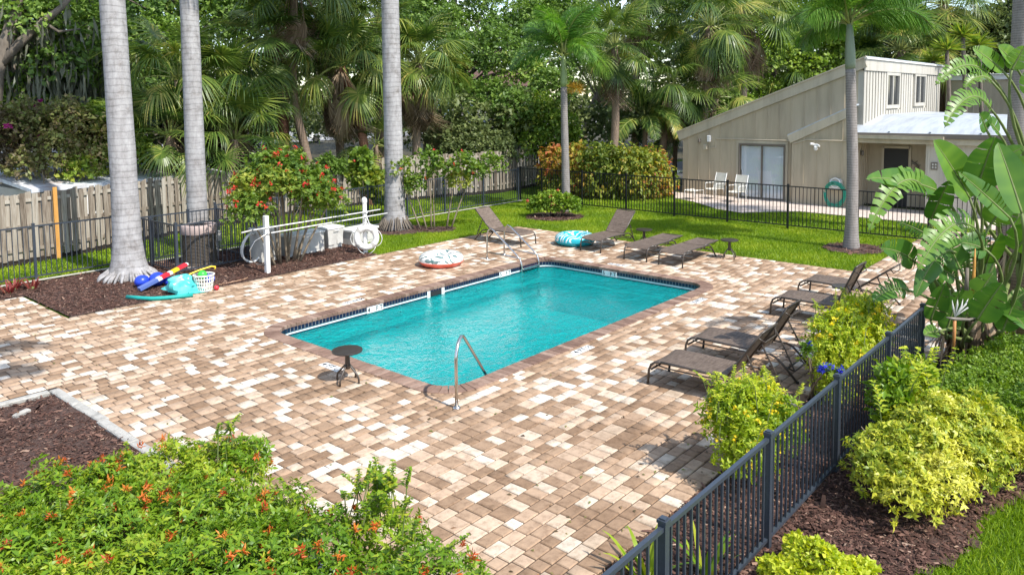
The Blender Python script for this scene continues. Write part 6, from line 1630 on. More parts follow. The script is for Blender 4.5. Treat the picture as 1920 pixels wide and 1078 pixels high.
# ================================================================== BROAD TREES
def bw(L_): return [blobw(b) for b in L_]
lo = bw([(60, 35, 30, 1.3), (150, 60, 31, 1.4), (110, 125, 30, 1.1), (40, 110, 32, 1.2), (172, 140, 32, 1.2), (25, 190, 31, 1.1), (120, 195, 32, 1.0), (190, 200, 33, 1.0), (10, -70, 31, 1.9), (120, -80, 31, 1.9), (215, -40, 32, 1.6), (75, 215, 30.5, .9), (-60, 60, 31, 1.5), (-50, 180, 31, 1.4)])
x, y_ = spot(8, 31)
oak = broad_tree('oak_tree', 'old oak with hanging grey moss at the left edge', (x, y_), lo, 'oak', 26000, .17, .30, 101, limbs=12, fork=.62)
rng = np.random.default_rng(102); n = 1500; bi = rng.integers(0, 8, n); LB = np.array(lo)
P_ = LB[bi, :3] + rng.normal(0, .55, (n, 3)) * LB[bi, 3:6]; P_[:, 2] -= .3
D_ = rng.normal(0, .12, (n, 3)); D_[:, 2] = -1
V_, F_, kk = leaves(P_, D_, rng.normal(size=(n, 3)) * [1, 1, .1], rng.uniform(.35, 1.1, n), rng.uniform(.03, .075, n), 'fold', .1)
mb = MB(); mb.tube([at3(*q) for q in ((-25, 300, 29.5), (-14, 210, 29.5), (-6, 130, 29.4), (14, 70, 29.4), (30, 20, 29.5), (38, -60, 29.6))], [.30, .26, .23, .20, .18, .15], 10)
mb.tube([at3(*q) for q in ((-6, 130, 29.4), (40, 78, 29.2), (80, 42, 29.2), (115, 15, 29.3), (150, -30, 29.5))], [.16, .14, .12, .10, .08], 8)
mb.tube([at3(*q) for q in ((80, 42, 29.2), (110, 60, 29.0), (150, 55, 29.2))], [.07, .05, .03], 6)
mb.build('limb', M['bark'], oak, smooth=True, off=(x, y_, 0))
oq = leafobj('hanging_moss', (V_, F_, np.repeat(rng.random(n), kk)), M['moss'], oak, (x, y_, 0), 'stuff')
T = [
 ('oak_tree', 'leafy oak between the first two grey palm trunks', 285, 40, [(255, 30, 40, 1.8), (300, 85, 39, 1.6), (330, 150, 40, 1.5), (270, 150, 39, 1.5), (225, 90, 41, 1.6), (390, 40, 41, 1.7), (440, 0, 41, 1.8), (330, 5, 41, 1.3), (470, 60, 41, 1.5), (240, 220, 38, 1.4), (350, -60, 41, 2.0)], 'oak', 17000, .21, 103),
 ('oak_tree', 'dark limbed oak filling the middle behind the carport roof', 800, 39, [(870, 110, 38.0, 1.57), (930, 95, 38.0, 1.57), (985, 140, 38.0, 1.34), (905, 190, 37.0, 1.34), (960, 205, 36.0, 1.23), (1035, 165, 37.0, 1.12), (840, 55, 40.0, 1.46), (905, 25, 41.0, 1.34), (855, 170, 38.0, 1.12), (1000, 80, 40.0, 1.34), (1040, 60, 41.0, 1.34), (800, 20, 41.0, 1.46), (860, -40, 41.0, 1.79), (1000, 30, 41.0, 1.46), (950, 60, 40.5, 1.23), (760, 70, 41.0, 1.34), (840, 120, 39.0, 1.12), (1080, 110, 38.0, 1.12), (1060, 20, 41.0, 1.34)], 'oak', 34000, .17, 104),
 ('shrub_tree', 'bright leafed small tree in front of the dark limbed oak', 1020, 36, [(1015, 215, 36.0, 1.04), (1045, 240, 35.5, 0.98), (985, 232, 36.5, 0.92), (955, 255, 36.5, 0.85), (1065, 265, 36.0, 0.73), (1010, 275, 35.5, 0.98)], 'shrub', 8500, .15, 105),
 ('shrub_tree', 'round dark shrub tree beside the white carport roof', 880, 35.5, [(870, 262, 35.5, 0.98), (905, 275, 35.0, 1.04), (940, 285, 34.5, 0.85), (850, 285, 35.0, 0.73)], 'oakgrey', 7000, .14, 106),
 ('oak_tree', 'yellow green oak behind the low end of the house roof', 1450, 46, [(1400, 150, 46, 1.8), (1450, 110, 46, 1.8), (1510, 75, 47, 1.8), (1380, 210, 45, 1.6), (1560, 60, 47, 1.7), (1470, 185, 46, 1.5), (1430, 40, 48, 2.0), (1530, 10, 48, 2.0), (1590, 110, 47, 1.5), (1350, 130, 47, 1.5), (1540, 140, 46, 1.4)], 'oaklime', 21000, .20, 107),
 ('oak_tree', 'far oak at the right under the blue sky gap', 1850, 52, [(1850, 70, 52, 1.9), (1900, 50, 52, 1.8), (1810, 110, 51, 1.6), (1870, 120, 51, 1.6), (1930, 110, 51, 2.0), (1780, 60, 53, 1.5), (1740, 90, 52, 1.7), (1930, 0, 53, 1.6)], 'oakgrey', 15000, .24, 108),
 ('oak_tree', 'distant pale oak above the slim brown palm crown', 1090, 52, [(1080, 60, 52, 2.0), (1150, 120, 51, 2.0), (1250, 90, 52, 2.2), (1230, 10, 52, 2.0), (1300, 140, 51, 2.0), (1330, 0, 52, 2.1), (1010, 20, 53, 1.6)], 'oakgrey', 14000, .24, 109),
 ('oak_tree', 'distant oak behind the palms right of the third grey trunk', 720, 50, [(620, 60, 50, 2.1), (700, 110, 50, 2.1), (560, 120, 50, 2.0), (760, 30, 50, 1.8), (660, 190, 49, 1.7), (500, 30, 51, 2.2), (780, 160, 49, 1.7)], 'oakgrey', 14000, .24, 110),
 ('oak_tree', 'distant oak seen over the house ridge behind the foxtail plumes', 1640, 56, [(1600, 60, 56, 2.0), (1660, 20, 57, 1.9), (1700, 60, 56, 1.8), (1560, 10, 57, 2.1), (1640, 90, 55, 1.6)], 'oak', 11000, .24, 111)]
for nm, lab, fpx, d, B_, mt, n, sz_, sd__ in T:
    broad_tree(nm, lab, spot(fpx, d), bw(B_), mt, n, sz_, .24 if nm == 'oak_tree' else .09, sd__, limbs=10, fork=.45 if nm == 'oak_tree' else .3)

# tangled masses and undergrowth beyond the fences
leafobj('tree_line', cloud(np.random.default_rng(120), [blobw((px, 195 + 30 * math.sin(px * .7), 62 + 4 * math.sin(px), 2.7, 1.0)) for px in range(-150, 2100, 62)] + [blobw((px, 120 + 22 * math.sin(px * 1.3), 66, 2.9, 1.1)) for px in range(-130, 2080, 78)] + [blobw((px, 48 + 20 * math.sin(px * .8), 68, 2.6, 1.0)) for px in list(range(-130, 840, 74)) + list(range(1000, 1680, 74))], 66000, .34, .42, per=3, shell=.3), M['oakgrey'], kind='stuff')
leafobj('undergrowth', cloud(np.random.default_rng(121), [blobw((px, 235 + 16 * math.sin(px * .9), (33 if px < 550 else 37.5) + 1.5 * math.sin(px * .4), 1.25 if px < 550 else 1.45, 1.0)) for px in list(range(-60, 500, 48)) + list(range(600, 1000, 46)) + list(range(1060, 1215, 44))], 17000, .19, .40, per=3, shell=.35), M['oakgrey'], kind='stuff')
x, y_ = spot(110, 26.5)
bush('bougainvillea', 'brown and green bougainvillea tangle with magenta sprays behind the left fence', (x, y_), bw([(60, 240, 27, .95), (125, 235, 27.2, 1.0), (175, 265, 27.5, .8), (25, 285, 27, .9), (100, 292, 26.5, .85), (165, 305, 26.6, .75), (-30, 250, 27, 1.0), (50, 315, 26, .6)]), 'bronze', 11000, .12, 122, 26, ('fl_purple', 7, .13, 14), 'shrubs behind the board fence', stemr=.02)
x, y_ = spot(190, 27.5)
bush('leafy_shrub', 'green leafy shrub between the tangle and the thickest grey trunk', (x, y_), bw([(190, 240, 28, .9), (205, 290, 27.5, .8), (225, 260, 28, .9), (150, 320, 26, .5), (250, 300, 27, .8)]), 'shrub', 7000, .13, 123, 8, None, 'shrubs behind the board fence')
vb = [(px_, y__, 1.62 + .12 * math.sin(px_ * 5), .34, .30, .34) for px_, y__ in ((13.4, 23.2), (13.9, 23.35), (14.4, 23.5), (14.9, 23.6), (14.1, 23.3), (16.6, 23.5), (17.2, 23.5))]
bush('climbing_vine', 'green vine spilling over the board fence left of the third grey trunk', (14.2, 23.3), vb + [(14.0, 23.25, 1.2, .28, .2, .32), (14.7, 23.45, 1.25, .25, .2, .3)], 'vine', 4600, .11, 124, 6)
bush('leafy_shrub', 'bright green big leaved shrub just right of the third grey trunk', (16.7, 21.2), [(16.6, 21.3, 1.35, .55, .5, .55), (17.0, 21.1, 1.0, .5, .5, .5), (16.5, 21.3, 1.95, .4, .4, .4), (17.4, 21.2, .6, .45, .4, .45)], 'shrub', 3600, .15, 125, 6, ('fl_red', 8, .08, 7), aspect=.42)

# ---- named garden shrubs
R_ = np.random.default_rng(130)
ix = [(10.35 + .95 * math.cos(a) * q, 16.62 + .80 * math.sin(a) * q, 2.02 + dz, .55, .55, .50) for a, q, dz in ((0, .95, 0), (1, .9, .15), (2, .95, -.1), (3, .95, -.05), (4, .85, .1), (5, .95, -.12), (.5, .3, .42), (2.6, .4, .45), (4.4, .4, .38), (5.6, 1.15, -.45), (3.4, 1.15, -.5), (0.2, 1.2, -.5))]
ix = [(b[0] + .0, b[1], b[2] - .05, b[3], b[4], b[5]) for b in ix]
bush('flowering_shrub', 'large multi stemmed shrub with red flowers over the white boxes', (10.35, 16.6), ix, 'shrub', 24000, .078, 131, 16, ('fl_red', 90, .075, 8), stemr=.026, aspect=.30, per=6, whorl=True, shell=.35)
sm = [(16.1 + dx, 17.25 + dy, z, .42, .42, .36) for dx, dy, z in ((-.3, .5, 1.45), (.3, .0, 1.8), (.7, -.5, 1.5), (-.6, .9, 1.9), (1.1, -.9, 1.75), (0, .2, 2.2), (.5, -.9, 2.1), (-.2, 1.1, 1.25), (1.5, -1.2, 2.0))]
bush('slim_tree', 'slim multi stemmed small tree with sparse leaves behind the left lounger', (16.15, 17.2), sm, 'shrub', 3600, .10, 132, 6, ('fl_red', 14, .06, 7), cat='tree', stemr=.022, aspect=.40)
bush('coral_shrub', 'small coral flowered shrub in the round bark ring', (20.55, 15.85), [(20.4, 16.1, .42, .42, .42, .40), (20.75, 15.6, .42, .42, .42, .38), (20.5, 15.8, .58, .36, .36, .32), (20.2, 16.35, .36, .32, .32, .32), (21.0, 15.4, .34, .32, .32, .30)], 'hedge', 4200, .085, 133, 12, ('fl_pink', 8, .075, 24), stemr=.012)
cr = [(25.6 + dx, 17.4 + dy, z * 1.04, r, r, rz) for dx, dy, z, r, rz in ((0, 2.2, 1.3, .8, .7), (.2, 1.2, 1.4, .95, .75), (.2, 0, 1.45, 1.0, .78), (.6, -1.0, 1.35, 1.0, .75), (1.6, -1.2, 1.25, .95, .75), (2.4, -1.0, 1.15, .85, .7), (0, 2.2, .55, .75, .6), (.1, 1, .55, .9, .65), (.2, 0, .55, .95, .65), (.7, -1.2, .55, .95, .65), (1.7, -1.5, .5, .9, .6), (2.5, -1.2, .5, .8, .6))]
bush('croton_hedge', 'rounded croton hedge with yellow and rust leaves behind the black fence', (26.2, 17.0), cr, 'croton', 15000, .17, 134, 14, cat='hedge', aspect=.28, updir=-.25, cut=-.9)
th1 = [(7.15, 2.95, .55, .42, .36, .42), (7.45, 2.75, .5, .40, .36, .4), (6.95, 2.8, .38, .34, .32, .36), (7.3, 2.95, .78, .30, .28, .28), (7.05, 3.1, .72, .28, .26, .28), (7.6, 2.9, .62, .32, .3, .34)]
bush('yellow_shrub', 'yellow flowered shrub inside the slate fence, the nearer one', (7.2, 2.9), th1, 'lime', 15500, .055, 135, 14, ('fl_yellow', 90, .045, 7), 'yellow flowered shrubs along the fence', aspect=.22, stemr=.009, shell=.42, per=4, whorl=True)
th2 = [(10.4, 3.0, .6, .5, .45, .5), (10.95, 2.9, .62, .5, .42, .5), (11.4, 2.95, .58, .46, .42, .46), (10.7, 3.05, .78, .40, .34, .32), (11.2, 3.0, .80, .38, .34, .32), (10.15, 2.95, .45, .4, .36, .4), (11.7, 3.0, .75, .34, .3, .3), (9.75, 2.8, .25, .3, .28, .26)]
bush('yellow_shrub', 'yellow flowered shrub beside the raised loungers, the farther one', (10.9, 2.95), th2, 'lime', 19000, .058, 136, 16, ('fl_yellow', 80, .05, 7), 'yellow flowered shrubs along the fence', aspect=.22, stemr=.009, shell=.42, per=4, whorl=True)
bush('blue_flower_plant', 'plant with vivid blue flower heads under the farther yellow shrub', (10.2, 3.2), [at3(1514, 655, 10.75) + (.05, .05, .08), at3(1550, 694, 10.4) + (.09, .06, .04), at3(1576, 700, 10.4) + (.06, .06, .03)], 'hedge', 260, .06, 137, 5, ('fl_blue', 14, .05, 20, .1))
arb = [(b[0], b[1], b[2] * .86, b[3], b[4], b[5] * .9) for b in [(7.55, 1.60, .50, .42, .36, .42), (8.0, 1.45, .58, .46, .38, .42), (8.45, 1.25, .60, .46, .40, .42), (8.85, 1.02, .55, .42, .38, .40), (7.75, 1.15, .42, .42, .32, .38), (8.25, .95, .46, .40, .32, .36), (7.35, 1.35, .34, .34, .32, .30), (7.9, 1.35, .78, .30, .28, .24), (8.6, 1.3, .80, .30, .28, .24), (8.7, .75, .45, .32, .28, .30)]]
bush('variegated_shrub', 'golden variegated shrub on the bark outside the slate fence', (8.0, 1.3), arb, 'arb', 33000, .052, 138, 26, aspect=.19, kind='curl', shell=.22, updir=.15, stemr=.012, per=7, whorl=True)
bush('leafy_shrub', 'green sprigs rising behind the golden variegated shrub', (8.9, 1.85), [(8.7, 1.85, .72, .28, .24, .34), (9.1, 1.75, .70, .30, .26, .32), (9.5, 1.8, .55, .3, .26, .34), (8.4, 1.75, .62, .22, .2, .28)], 'fire', 3600, .085, 139, 12, aspect=.26)
hb = [(x, 1.0 - (x - 10.5) * .10 + dy, .30, .46, .44, .34) for x in (9.3, 9.9, 10.5, 11.1, 11.7, 12.3) for dy in (-.45, .35)]
bush('clipped_hedge', 'low clipped green hedge at the right edge under the paddle leaves', (10.6, 1.0), hb, 'hedge', 44000, .036, 140, 12, cat='hedge', shell=.12, aspect=.42)
dome = [(5.62, 1.60, .10, .44, .40, .32)]
bush('clipped_bush', 'small clipped dome bush at the foot of the nearest fence post', (5.62, 1.6), dome, 'lime', 9000, .036, 141, 4, shell=.07, aspect=.40, cut=-.2)
fb = [(b[0], b[1], b[2] * .93, b[3], b[4], b[5] * .95) for b in [(.75, 6.3, .45, .6, .6, .42), (1.3, 6.95, .45, .62, .55, .42), (1.9, 6.75, .50, .62, .6, .45), (2.5, 6.45, .55, .58, .58, .45), (2.85, 6.05, .62, .46, .46, .42), (1.2, 5.9, .55, .65, .65, .45), (1.8, 5.8, .60, .65, .65, .48), (2.35, 5.4, .60, .62, .62, .46), (2.75, 5.05, .55, .46, .5, .42), (1.55, 4.95, .60, .62, .62, .45), (2.1, 4.6, .60, .62, .62, .46), (2.65, 4.35, .58, .52, .52, .42), (2.2, 3.9, .55, .58, .58, .42), (2.75, 3.55, .52, .50, .52, .40), (3.2, 4.15, .70, .30, .30, .36), (2.95, 2.95, .45, .45, .5, .38), (2.4, 3.2, .5, .5, .5, .4), (3.0, 5.9, .85, .26, .26, .26), (1.0, 5.2, .6, .6, .6, .45), (3.1, 3.45, .6, .36, .4, .36), (3.0, 2.75, .5, .42, .42, .36), (3.3, 2.55, .5, .40, .42, .36)]]
bush('firebush', 'spreading green firebush with orange red flowers in the near bed', (2.1, 5.0), fb, 'fire', 112000, .050, 142, 40, ('fl_orange', 270, .042, 22, .35, .15), aspect=.19, kind='curl', shell=.20, cut=-.25, updir=.25, stemr=.010, per=5, whorl=True)
# upright sprigs above the mass
def sprigs(root, places, mat, seed, off, nleaf=26, h=.42, size=.075):
    rng = np.random.default_rng(seed); parts = []; mb = MB()
    for (x, y_, z) in places:
        lean = rng.normal(0, .10, 2); hh = h * rng.uniform(.6, 1.15); mb.tube([(x, y_, z - .2), (x + lean[0] * .5, y_ + lean[1] * .5, z + hh * .5), (x + lean[0], y_ + lean[1], z + hh)], [.006, .005, .003], 5)
        u = np.repeat(np.linspace(.15, 1, nleaf // 3), 3)[:nleaf]; k = len(u); a = np.arange(k) * 2.1 + rng.uniform(0, 6)
        P_ = np.stack([x + lean[0] * u, y_ + lean[1] * u, z + hh * u], 1); D_ = np.stack([np.cos(a), np.sin(a), rng.uniform(.15, .8, k)], 1)
        V_, F_, kk = leaves(P_, D_, np.tile([[0, 0, 1.0]], (k, 1)) + rng.normal(0, .2, (k, 3)), size * rng.uniform(.7, 1.2, k) * (1.15 - .5 * u), size * .26 * np.ones(k), 'curl'); parts.append((V_, F_, np.repeat(rng.uniform(.2, .95, k), kk)))
    leafobj('sprig_leaves', merge(*parts), M[mat], root, off); tag(mb.build('sprig_stems', M['stem'], root, off=off), kind='stuff')
fbo = bpy.data.objects['firebush']
pl_ = [(3.18 + R_.normal(0, .12), 4.2 + R_.normal(0, .14), 1.0 + R_.normal(0, .05)) for _ in range(22)] + [(b[0] + R_.normal(0, .16), b[1] + R_.normal(0, .16), b[2] + .30) for b in fb for _ in range(3)]
sprigs(fbo, pl_, 'fire', 143, (2.1, 5.0, 0), 30, .17, .058)
ys = [o for o in bpy.data.objects if o.name.startswith('yellow_shrub')]
for o_, bb, sd__ in ((ys[0], th1, 145), (ys[1], th2, 146)):
    sprigs(o_, [(b[0] + R_.normal(0, b[3] * .5), b[1] + R_.normal(0, b[4] * .5), b[2] + b[5] * .85) for b in bb for _ in range(7)], 'lime', sd__, (o_.location.x, o_.location.y, 0), 24, .15, .05)
sprigs(bpy.data.objects['variegated_shrub'], [(8.8 + R_.normal(0, .5), 1.65 + R_.normal(0, .14), .82) for _ in range(12)], 'lime', 144, (8.0, 1.3, 0), 21, .35, .085)
# strap leaved clump, red bromeliads
def rosette(name, label, x, y, n, L_, w, mat, seed, cat='plant', up_=.9):
    rng = np.random.default_rng(seed); t = thing(name, label, cat, (x, y, 0))
    for k in range(n):
        a = k * 2.4 + rng.normal(0, .2); r0_ = rng.uniform(0, .10); l_ = L_ * rng.uniform(.7, 1.15); o_ = rng.uniform(.25, .75)
        V_, F_, A_ = [], [], []; c, s_ = math.cos(a), math.sin(a)
        pts = [Vector((c * (r0_ + l_ * o_ * q), s_ * (r0_ + l_ * o_ * q), l_ * (up_ * q - .55 * o_ * q ** 2.4))) for q in np.linspace(0, 1, 6)]
        strip(V_, F_, A_, pts, [w * .7, w, w, w * .8, w * .5, .002], Vector((-c * .3, -s_ * .3, 1)), float(rng.uniform(.2, .9)))
        link('leaf', arr_mesh('leaf', [tuple(v) for v in V_], np.array(F_), A_, M[mat]), t)
    mb = MB(); mb.lathe([(.06, -.02), (.045, .05), (.0, .09)], 8, cap=False); mb.build('base', M['stem'], t)
    return t
rosette('strap_leaf_plant', 'strap leaved green clump on the bark by the nearest fence post', 4.98, 2.82, 16, .52, .022, 'fire', 150)
rosette('strap_leaf_plant', 'strap leaved clump close behind the nearest fence panel', 5.35, 2.45, 14, .48, .022, 'fire', 151)
for k, (x, y_) in enumerate(((4.75, 18.55), (4.95, 18.85), (5.2, 18.6), (4.5, 18.9))):
    rosette('bromeliad', ['red bromeliad nearest the deck corner', 'red bromeliad at the middle of the red clump', 'red bromeliad farthest toward the thick grey trunk', 'red bromeliad at the left end of the red clump'][k], x, y_, 18, .36, .022, 'redpl', 152 + k)

# ================================================================== PADDLE LEAF PLANTS (giant bird of paradise)
def paddle(parent, off, b, t_, width, sag=.12, torn=0.0, seed=1, foot=None, tone=.5, twist=0.0, face=None, fold=.32):
    rng = np.random.default_rng(seed); b, t_ = Vector(b), Vector(t_); o_ = Vector(off)
    d = (t_ - b); L_ = d.length; mid = (b + t_) / 2 + Vector((0, 0, sag * L_))
    n = 18; pts = bez(b, mid, t_, n + 1)
    view = Vector(face) if face else Vector((-.75, -.45, .55))
    V_, F_, A_ = [], [], []
    def wid(u): return width * (max(0.0, math.sin(PI * min(1, .04 + u * .96) ** .72)) ** .62)
    for s_ in (-1, 1):
        i = 0
        while i < n:
            run = 1 if rng.random() < torn else int(rng.integers(3, 9)) if torn > 0.01 else n
            j = min(n, i + run); droop = rng.uniform(.0, .55) * torn; skew = rng.normal(0, .10) * torn
            base = len(V_)
            for k in range(i, j + 1):
                u = k / n; p = pts[k]; tg = (pts[min(n, k + 1)] - pts[max(0, k - 1)]).normalized()
                nr = (view - tg * view.dot(tg)).normalized(); sd = tg.cross(nr).normalized()
                if twist: sd = Matrix.Rotation(twist, 3, tg) @ sd; nr = Matrix.Rotation(twist, 3, tg) @ nr
                w = wid(u) * (1 - (.10 * torn if k in (i, j) and torn else 0)); gap = (.012 * (1 if k == i else -1 if k == j else 0)) if torn else 0
                e = p + sd * s_ * w * .94 + nr * w * (fold - droop * .9) + tg * (gap * L_ + skew * w + .10 * w)
                m_ = p + sd * s_ * w * .5 + nr * w * (fold * .62 - droop * .15) + tg * (gap * L_ + skew * w * .3 + .03 * w)
                V_ += [p, m_, e]; q = tone + rng.normal(0, .05); A_ += [q + .12, q, q - .04]
            for k in range(j - i):
                a = base + 3 * k; F_ += [(a, a + 3, a + 4, a + 1), (a + 1, a + 4, a + 5, a + 2)]
            i = j
    nf = len(F_)
    mb = MB(); mb.tube(pts, [.016 * (1 - .8 * k / n) + .002 for k in range(n + 1)], 6)
    if foot is not None:
        f_ = Vector(foot); c_ = f_.lerp(b, .55) + Vector((0, 0, .22 * (b - f_).length)); c_ = c_.lerp(b - (pts[1] - pts[0]).normalized() * (b - f_).length * .45, .6)
        mb.tube(bez(f_, c_, b, 9), [.034, .032, .029, .027, .025, .022, .020, .018, .017], 7)
    bv = len(V_); V_ += [Vector(v) for v in mb.v]; A_ += [.8] * len(mb.v); F_ += [tuple(i + bv for i in f) for f in mb.f]
    me = bpy.data.meshes.new('leaf'); me.from_pydata([tuple(v - o_) for v in V_], [], F_); me.materials.append(M['bop']); me.materials.append(M['stem'])
    me.polygons.foreach_set('material_index', [0] * nf + [1] * (len(F_) - nf)); me.polygons.foreach_set('use_smooth', [True] * len(F_))
    me.attributes.new('rnd', 'FLOAT', 'POINT').data.foreach_set('value', A_); me.update()
    return link('leaf', me, parent)
A0 = (12.75, 1.75, 0); B0 = (13.9, 1.25, 0)
pa = thing('paddle_leaf_plant', 'lower paddle leaved clump at the end of the slate fence', 'plant', A0)
pb = thing('paddle_leaf_plant', 'taller paddle leaved plant with thick stems at the right edge', 'plant', B0)
# (base col,row, tip col,row, distance base, distance tip, half width m, sag, torn, tone, clump)
LV = [
 (1757, 358, 1622, 336, 12.2, 11.2, .17, .10, .0, .45, 0), (1747, 372, 1628, 436, 12.2, 11.0, .22, .62, 1.0, .62, 0), (1818, 372, 1750, 263, 12.6, 12.2, .26, .06, .0, .55, 0),
 (1832, 352, 1866, 256, 12.6, 12.4, .30, .05, .0, .40, 0), (1746, 410, 1780, 338, 12.3, 12.0, .17, .04, .0, .30, 0), (1894, 410, 1796, 322, 12.2, 11.9, .16, .03, .0, .42, 0),
 (1916, 400, 1871, 268, 11.6, 11.8, .20, .04, .0, .50, 0), (1846, 318, 1921, 275, 12.8, 12.8, .15, .03, .2, .55, 1), (1826, 427, 1721, 508, 12.0, 11.0, .26, .42, 1.0, .60, 0),
 (1716, 492, 1650, 466, 12.2, 11.5, .19, .12, .0, .30, 0), (1704, 545, 1636, 566, 11.9, 11.3, .16, .25, .9, .40, 0), (1812, 592, 1862, 512, 12.0, 12.0, .22, .05, .0, .50, 0),
 (1832, 600, 1880, 530, 11.8, 11.7, .20, .04, .2, .46, 0), (1880, 133, 1823, 90, 13.5, 13.2, .17, .05, .0, .62, 1), (1900, 118, 1871, 87, 13.6, 13.4, .15, .02, .0, .62, 1),
 (1897, 132, 1922, 86, 13.5, 13.5, .15, .02, .0, .66, 1), (1855, 140, 1754, 160, 13.4, 12.6, .17, .38, 1.0, .60, 1), (1858, 152, 1807, 166, 13.3, 12.9, .14, .42, 1.0, .66, 1),
 (1857, 204, 1771, 240, 13.3, 12.3, .21, .50, 1.0, .58, 1), (1850, 245, 1836, 212, 13.2, 13.0, .16, .02, .3, .35, 1), (1872, 250, 1846, 218, 13.4, 13.2, .13, .02, .0, .45, 1),
 (1800, 505, 1770, 440, 12.4, 12.3, .20, .05, .3, .32, 0), (1790, 520, 1735, 500, 12.5, 12.1, .18, .15, .3, .28, 0), (1850, 470, 1800, 455, 12.6, 12.4, .20, .12, .5, .35, 0),
 (1745, 600, 1772, 530, 12.2, 12.1, .15, .03, .0, .40, 0), (1775, 620, 1800, 545, 12.3, 12.3, .17, .03, .0, .36, 0), (1880, 620, 1905, 560, 12.4, 12.4, .18, .05, .2, .40, 1),
 (1758, 622, 1732, 628, 11.8, 11.5, .10, .10, .0, .55, 0), (1900, 330, 1935, 300, 13.4, 13.4, .20, .05, .2, .55, 1), (1905, 470, 1945, 420, 13.2, 13.0, .24, .05, .4, .45, 1),
 (1890, 590, 1925, 620, 12.6, 12.2, .18, .25, .3, .40, 1), (1880, 300, 1850, 300, 13.6, 13.4, .17, .15, .6, .40, 1), (1858, 420, 1905, 360, 12.9, 12.8, .22, .05, .5, .60, 0),
 (1830, 330, 1812, 300, 12.9, 12.8, .18, .05, .0, .35, 0), (1930, 180, 1950, 120, 13.6, 13.6, .20, .04, .2, .55, 1), (1780, 470, 1715, 560, 12.2, 11.6, .17, .35, .7, .34, 0)]
rb = np.random.default_rng(160)
for i, (bx, by, tx, ty, d1, d2, w, sag, torn, tn, cl) in enumerate(LV):
    o_ = (A0, B0)[cl]; fz = (rb.uniform(.2, .6), rb.uniform(1.9, 2.6))[cl]
    if cl == 1 and by > 300: fz = rb.uniform(.8, 1.6)
    ft = (o_[0] + rb.normal(0, .16), o_[1] + rb.normal(0, .16), fz)
    paddle((pa, pb)[cl], o_, at3(bx, by, d1), at3(tx, ty, d2), w * 1.06, sag, torn if torn > .15 else (.10, .38, .0, .25)[i % 4], 200 + i, ft, tn, rb.normal(0, .12))
for k in range(16):      # inner leaves that fill the clumps
    cl = k % 2; o_ = (A0, B0)[cl]; a = k * 2.4; z0 = (1.0, 2.6)[cl] + rb.uniform(-.4, .9); r_ = .35
    b = (o_[0] + math.cos(a) * r_, o_[1] + math.sin(a) * r_, z0); e = (o_[0] + math.cos(a) * (r_ + rb.uniform(.3, .8)), o_[1] + math.sin(a) * (r_ + rb.uniform(.3, .8)), z0 + rb.uniform(.2, 1.0))
    paddle((pa, pb)[cl], o_, b, e, rb.uniform(.15, .22), .12, rb.choice([0, .5, 1.0]), 300 + k, (o_[0] + rb.normal(0, .12), o_[1] + rb.normal(0, .12), (.2, 1.6)[cl]), rb.uniform(.2, .5), rb.normal(0, .5))
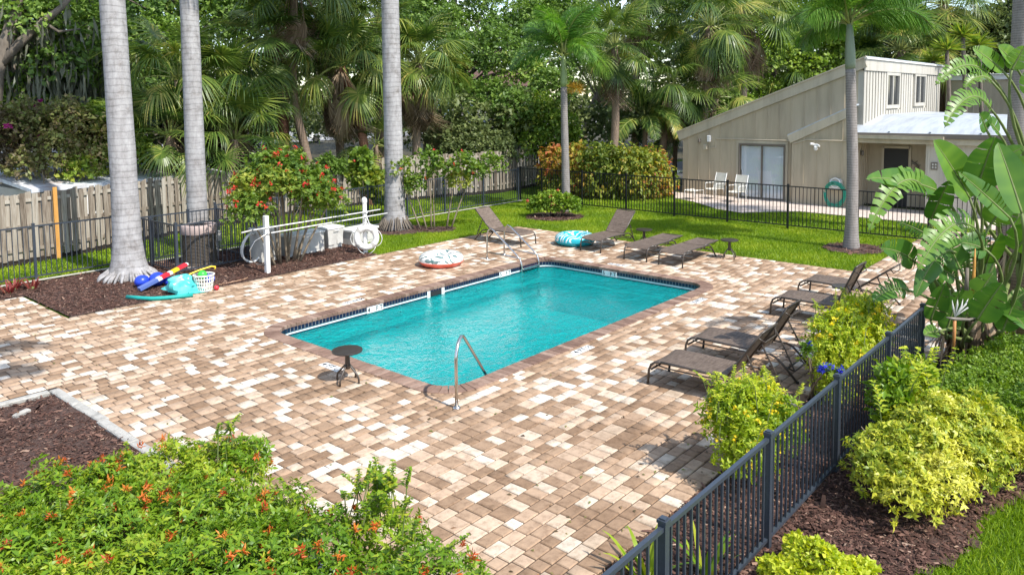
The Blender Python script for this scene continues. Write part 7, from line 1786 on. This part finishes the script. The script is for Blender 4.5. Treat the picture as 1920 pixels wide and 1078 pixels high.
for cl, o_ in enumerate((A0, B0)):
    t = (pa, pb)[cl]
    for k in range((24, 12)[cl]):
        a = k * 2.4; r_ = rb.uniform(.05, .30); x, y_ = math.cos(a) * r_, math.sin(a) * r_; H_ = ((.7, 1.3), (1.8, 2.6))[cl]; h_ = rb.uniform(*H_)
        mb = MB(); sl = (.55, .8)[cl] if k < 7 else .42; sp = 1.5 if k < 7 else 2.3; mb.tube([(x, y_, -.05), (x * (1 + sp) / 2 + .02, y_ * (1 + sp) / 2, h_ * .5), (x * sp, y_ * sp, h_ * (1 if k < 7 else 1.25))], [q * (1 if k < 7 else .5) for q in [(.075, .065, .04), (.13, .11, .07)][cl]], 8); mb.build('stem', M['sabaltrunk' if k % 3 else 'stem'], t, smooth=True)
    for k in range((80, 50)[cl]):
        a = rb.uniform(0, 6.28); r_ = rb.uniform(.12, .42); z0 = rb.uniform(.1, (.9, 2.2)[cl]); V_, F_, A_ = [], [], []
        p0 = Vector((math.cos(a) * r_ * .6, math.sin(a) * r_ * .6, z0 + .3)); p1 = Vector((math.cos(a) * (r_ + .15), math.sin(a) * (r_ + .15), z0 - .15)); p2 = Vector((math.cos(a) * (r_ + .2), math.sin(a) * (r_ + .2), max(.02, z0 - .75)))
        strip(V_, F_, A_, [p0, p0.lerp(p1, .5) + Vector((0, 0, .05)), p1, p2], [.015, .03, .03, .008], Vector((math.cos(a), math.sin(a), .3)), float(rb.uniform(0, .8)))
        link('dry_sheath', arr_mesh('dry_sheath', [tuple(v) for v in V_], np.array(F_), A_, M['fandead']), t)
# two beaked flowers and their orange bracts
for (px, row_, d, tp) in ((1790, 598, 11.6, 1), (1826, 508, 12.0, 0)):
    x, y_, z = at3(px, row_, d); loc = (x - A0[0], y_ - A0[1], z)
    mb = MB()
    if tp:
        mb.tube([(-.10, .08, .03), (0, 0, 0), (.16, -.14, -.02), (.30, -.26, .02)], [.006, .026, .020, .003], 8); fl = mb.build('flower', M['frame'], pa, smooth=True, loc=loc)
        for k in range(5):
            m_ = MB(); m_.tube([(0, 0, .03), (-.02 + .05 * k, .02 - .04 * k, .16 + .03 * (k % 2)), (-.04 + .07 * k, .03 - .05 * k, .26)], [.006, .013, .002], 6); m_.build('petal', M['dirtyshadedwhite'], fl, smooth=True)
        m_ = MB(); m_.tube([(0, 0, -.02), (.01, 0, -.22), (0, 0, -.42)], [.022, .02, .014], 8); m_.build('bract', plain('orange_brown_bract', (.48, .20, .06), .6), fl, smooth=True)
    else:
        mb.tube([(.04, 0, .30), (.02, 0, .1), (0, 0, -.12), (-.02, 0, -.3)], [.006, .018, .024, .02], 9); fl = mb.build('flower', plain('orange_spathe', (.50, .24, .04), .6, noise=.4, nscale=30), pa, smooth=True, loc=loc)
        m_ = MB(); m_.tube([(-.10, .06, .05), (-.12, .06, -.25)], [.02, .03], 8); m_.build('bract', M['bark'], fl, smooth=True)

# a palm just outside the frame whose fronds shade the near left deck
palm('royal_palm', 'royal palm outside the near bed that shades the left deck', [(.75, 6.2, -.05), (.72, 6.2, 4), (.7, 6.2, 7.6)], .22, .18, 'royaltrunk', 44, 'royal', 10, .8, flare=.1, shaft=(1.2, .17), el=(60, -20))
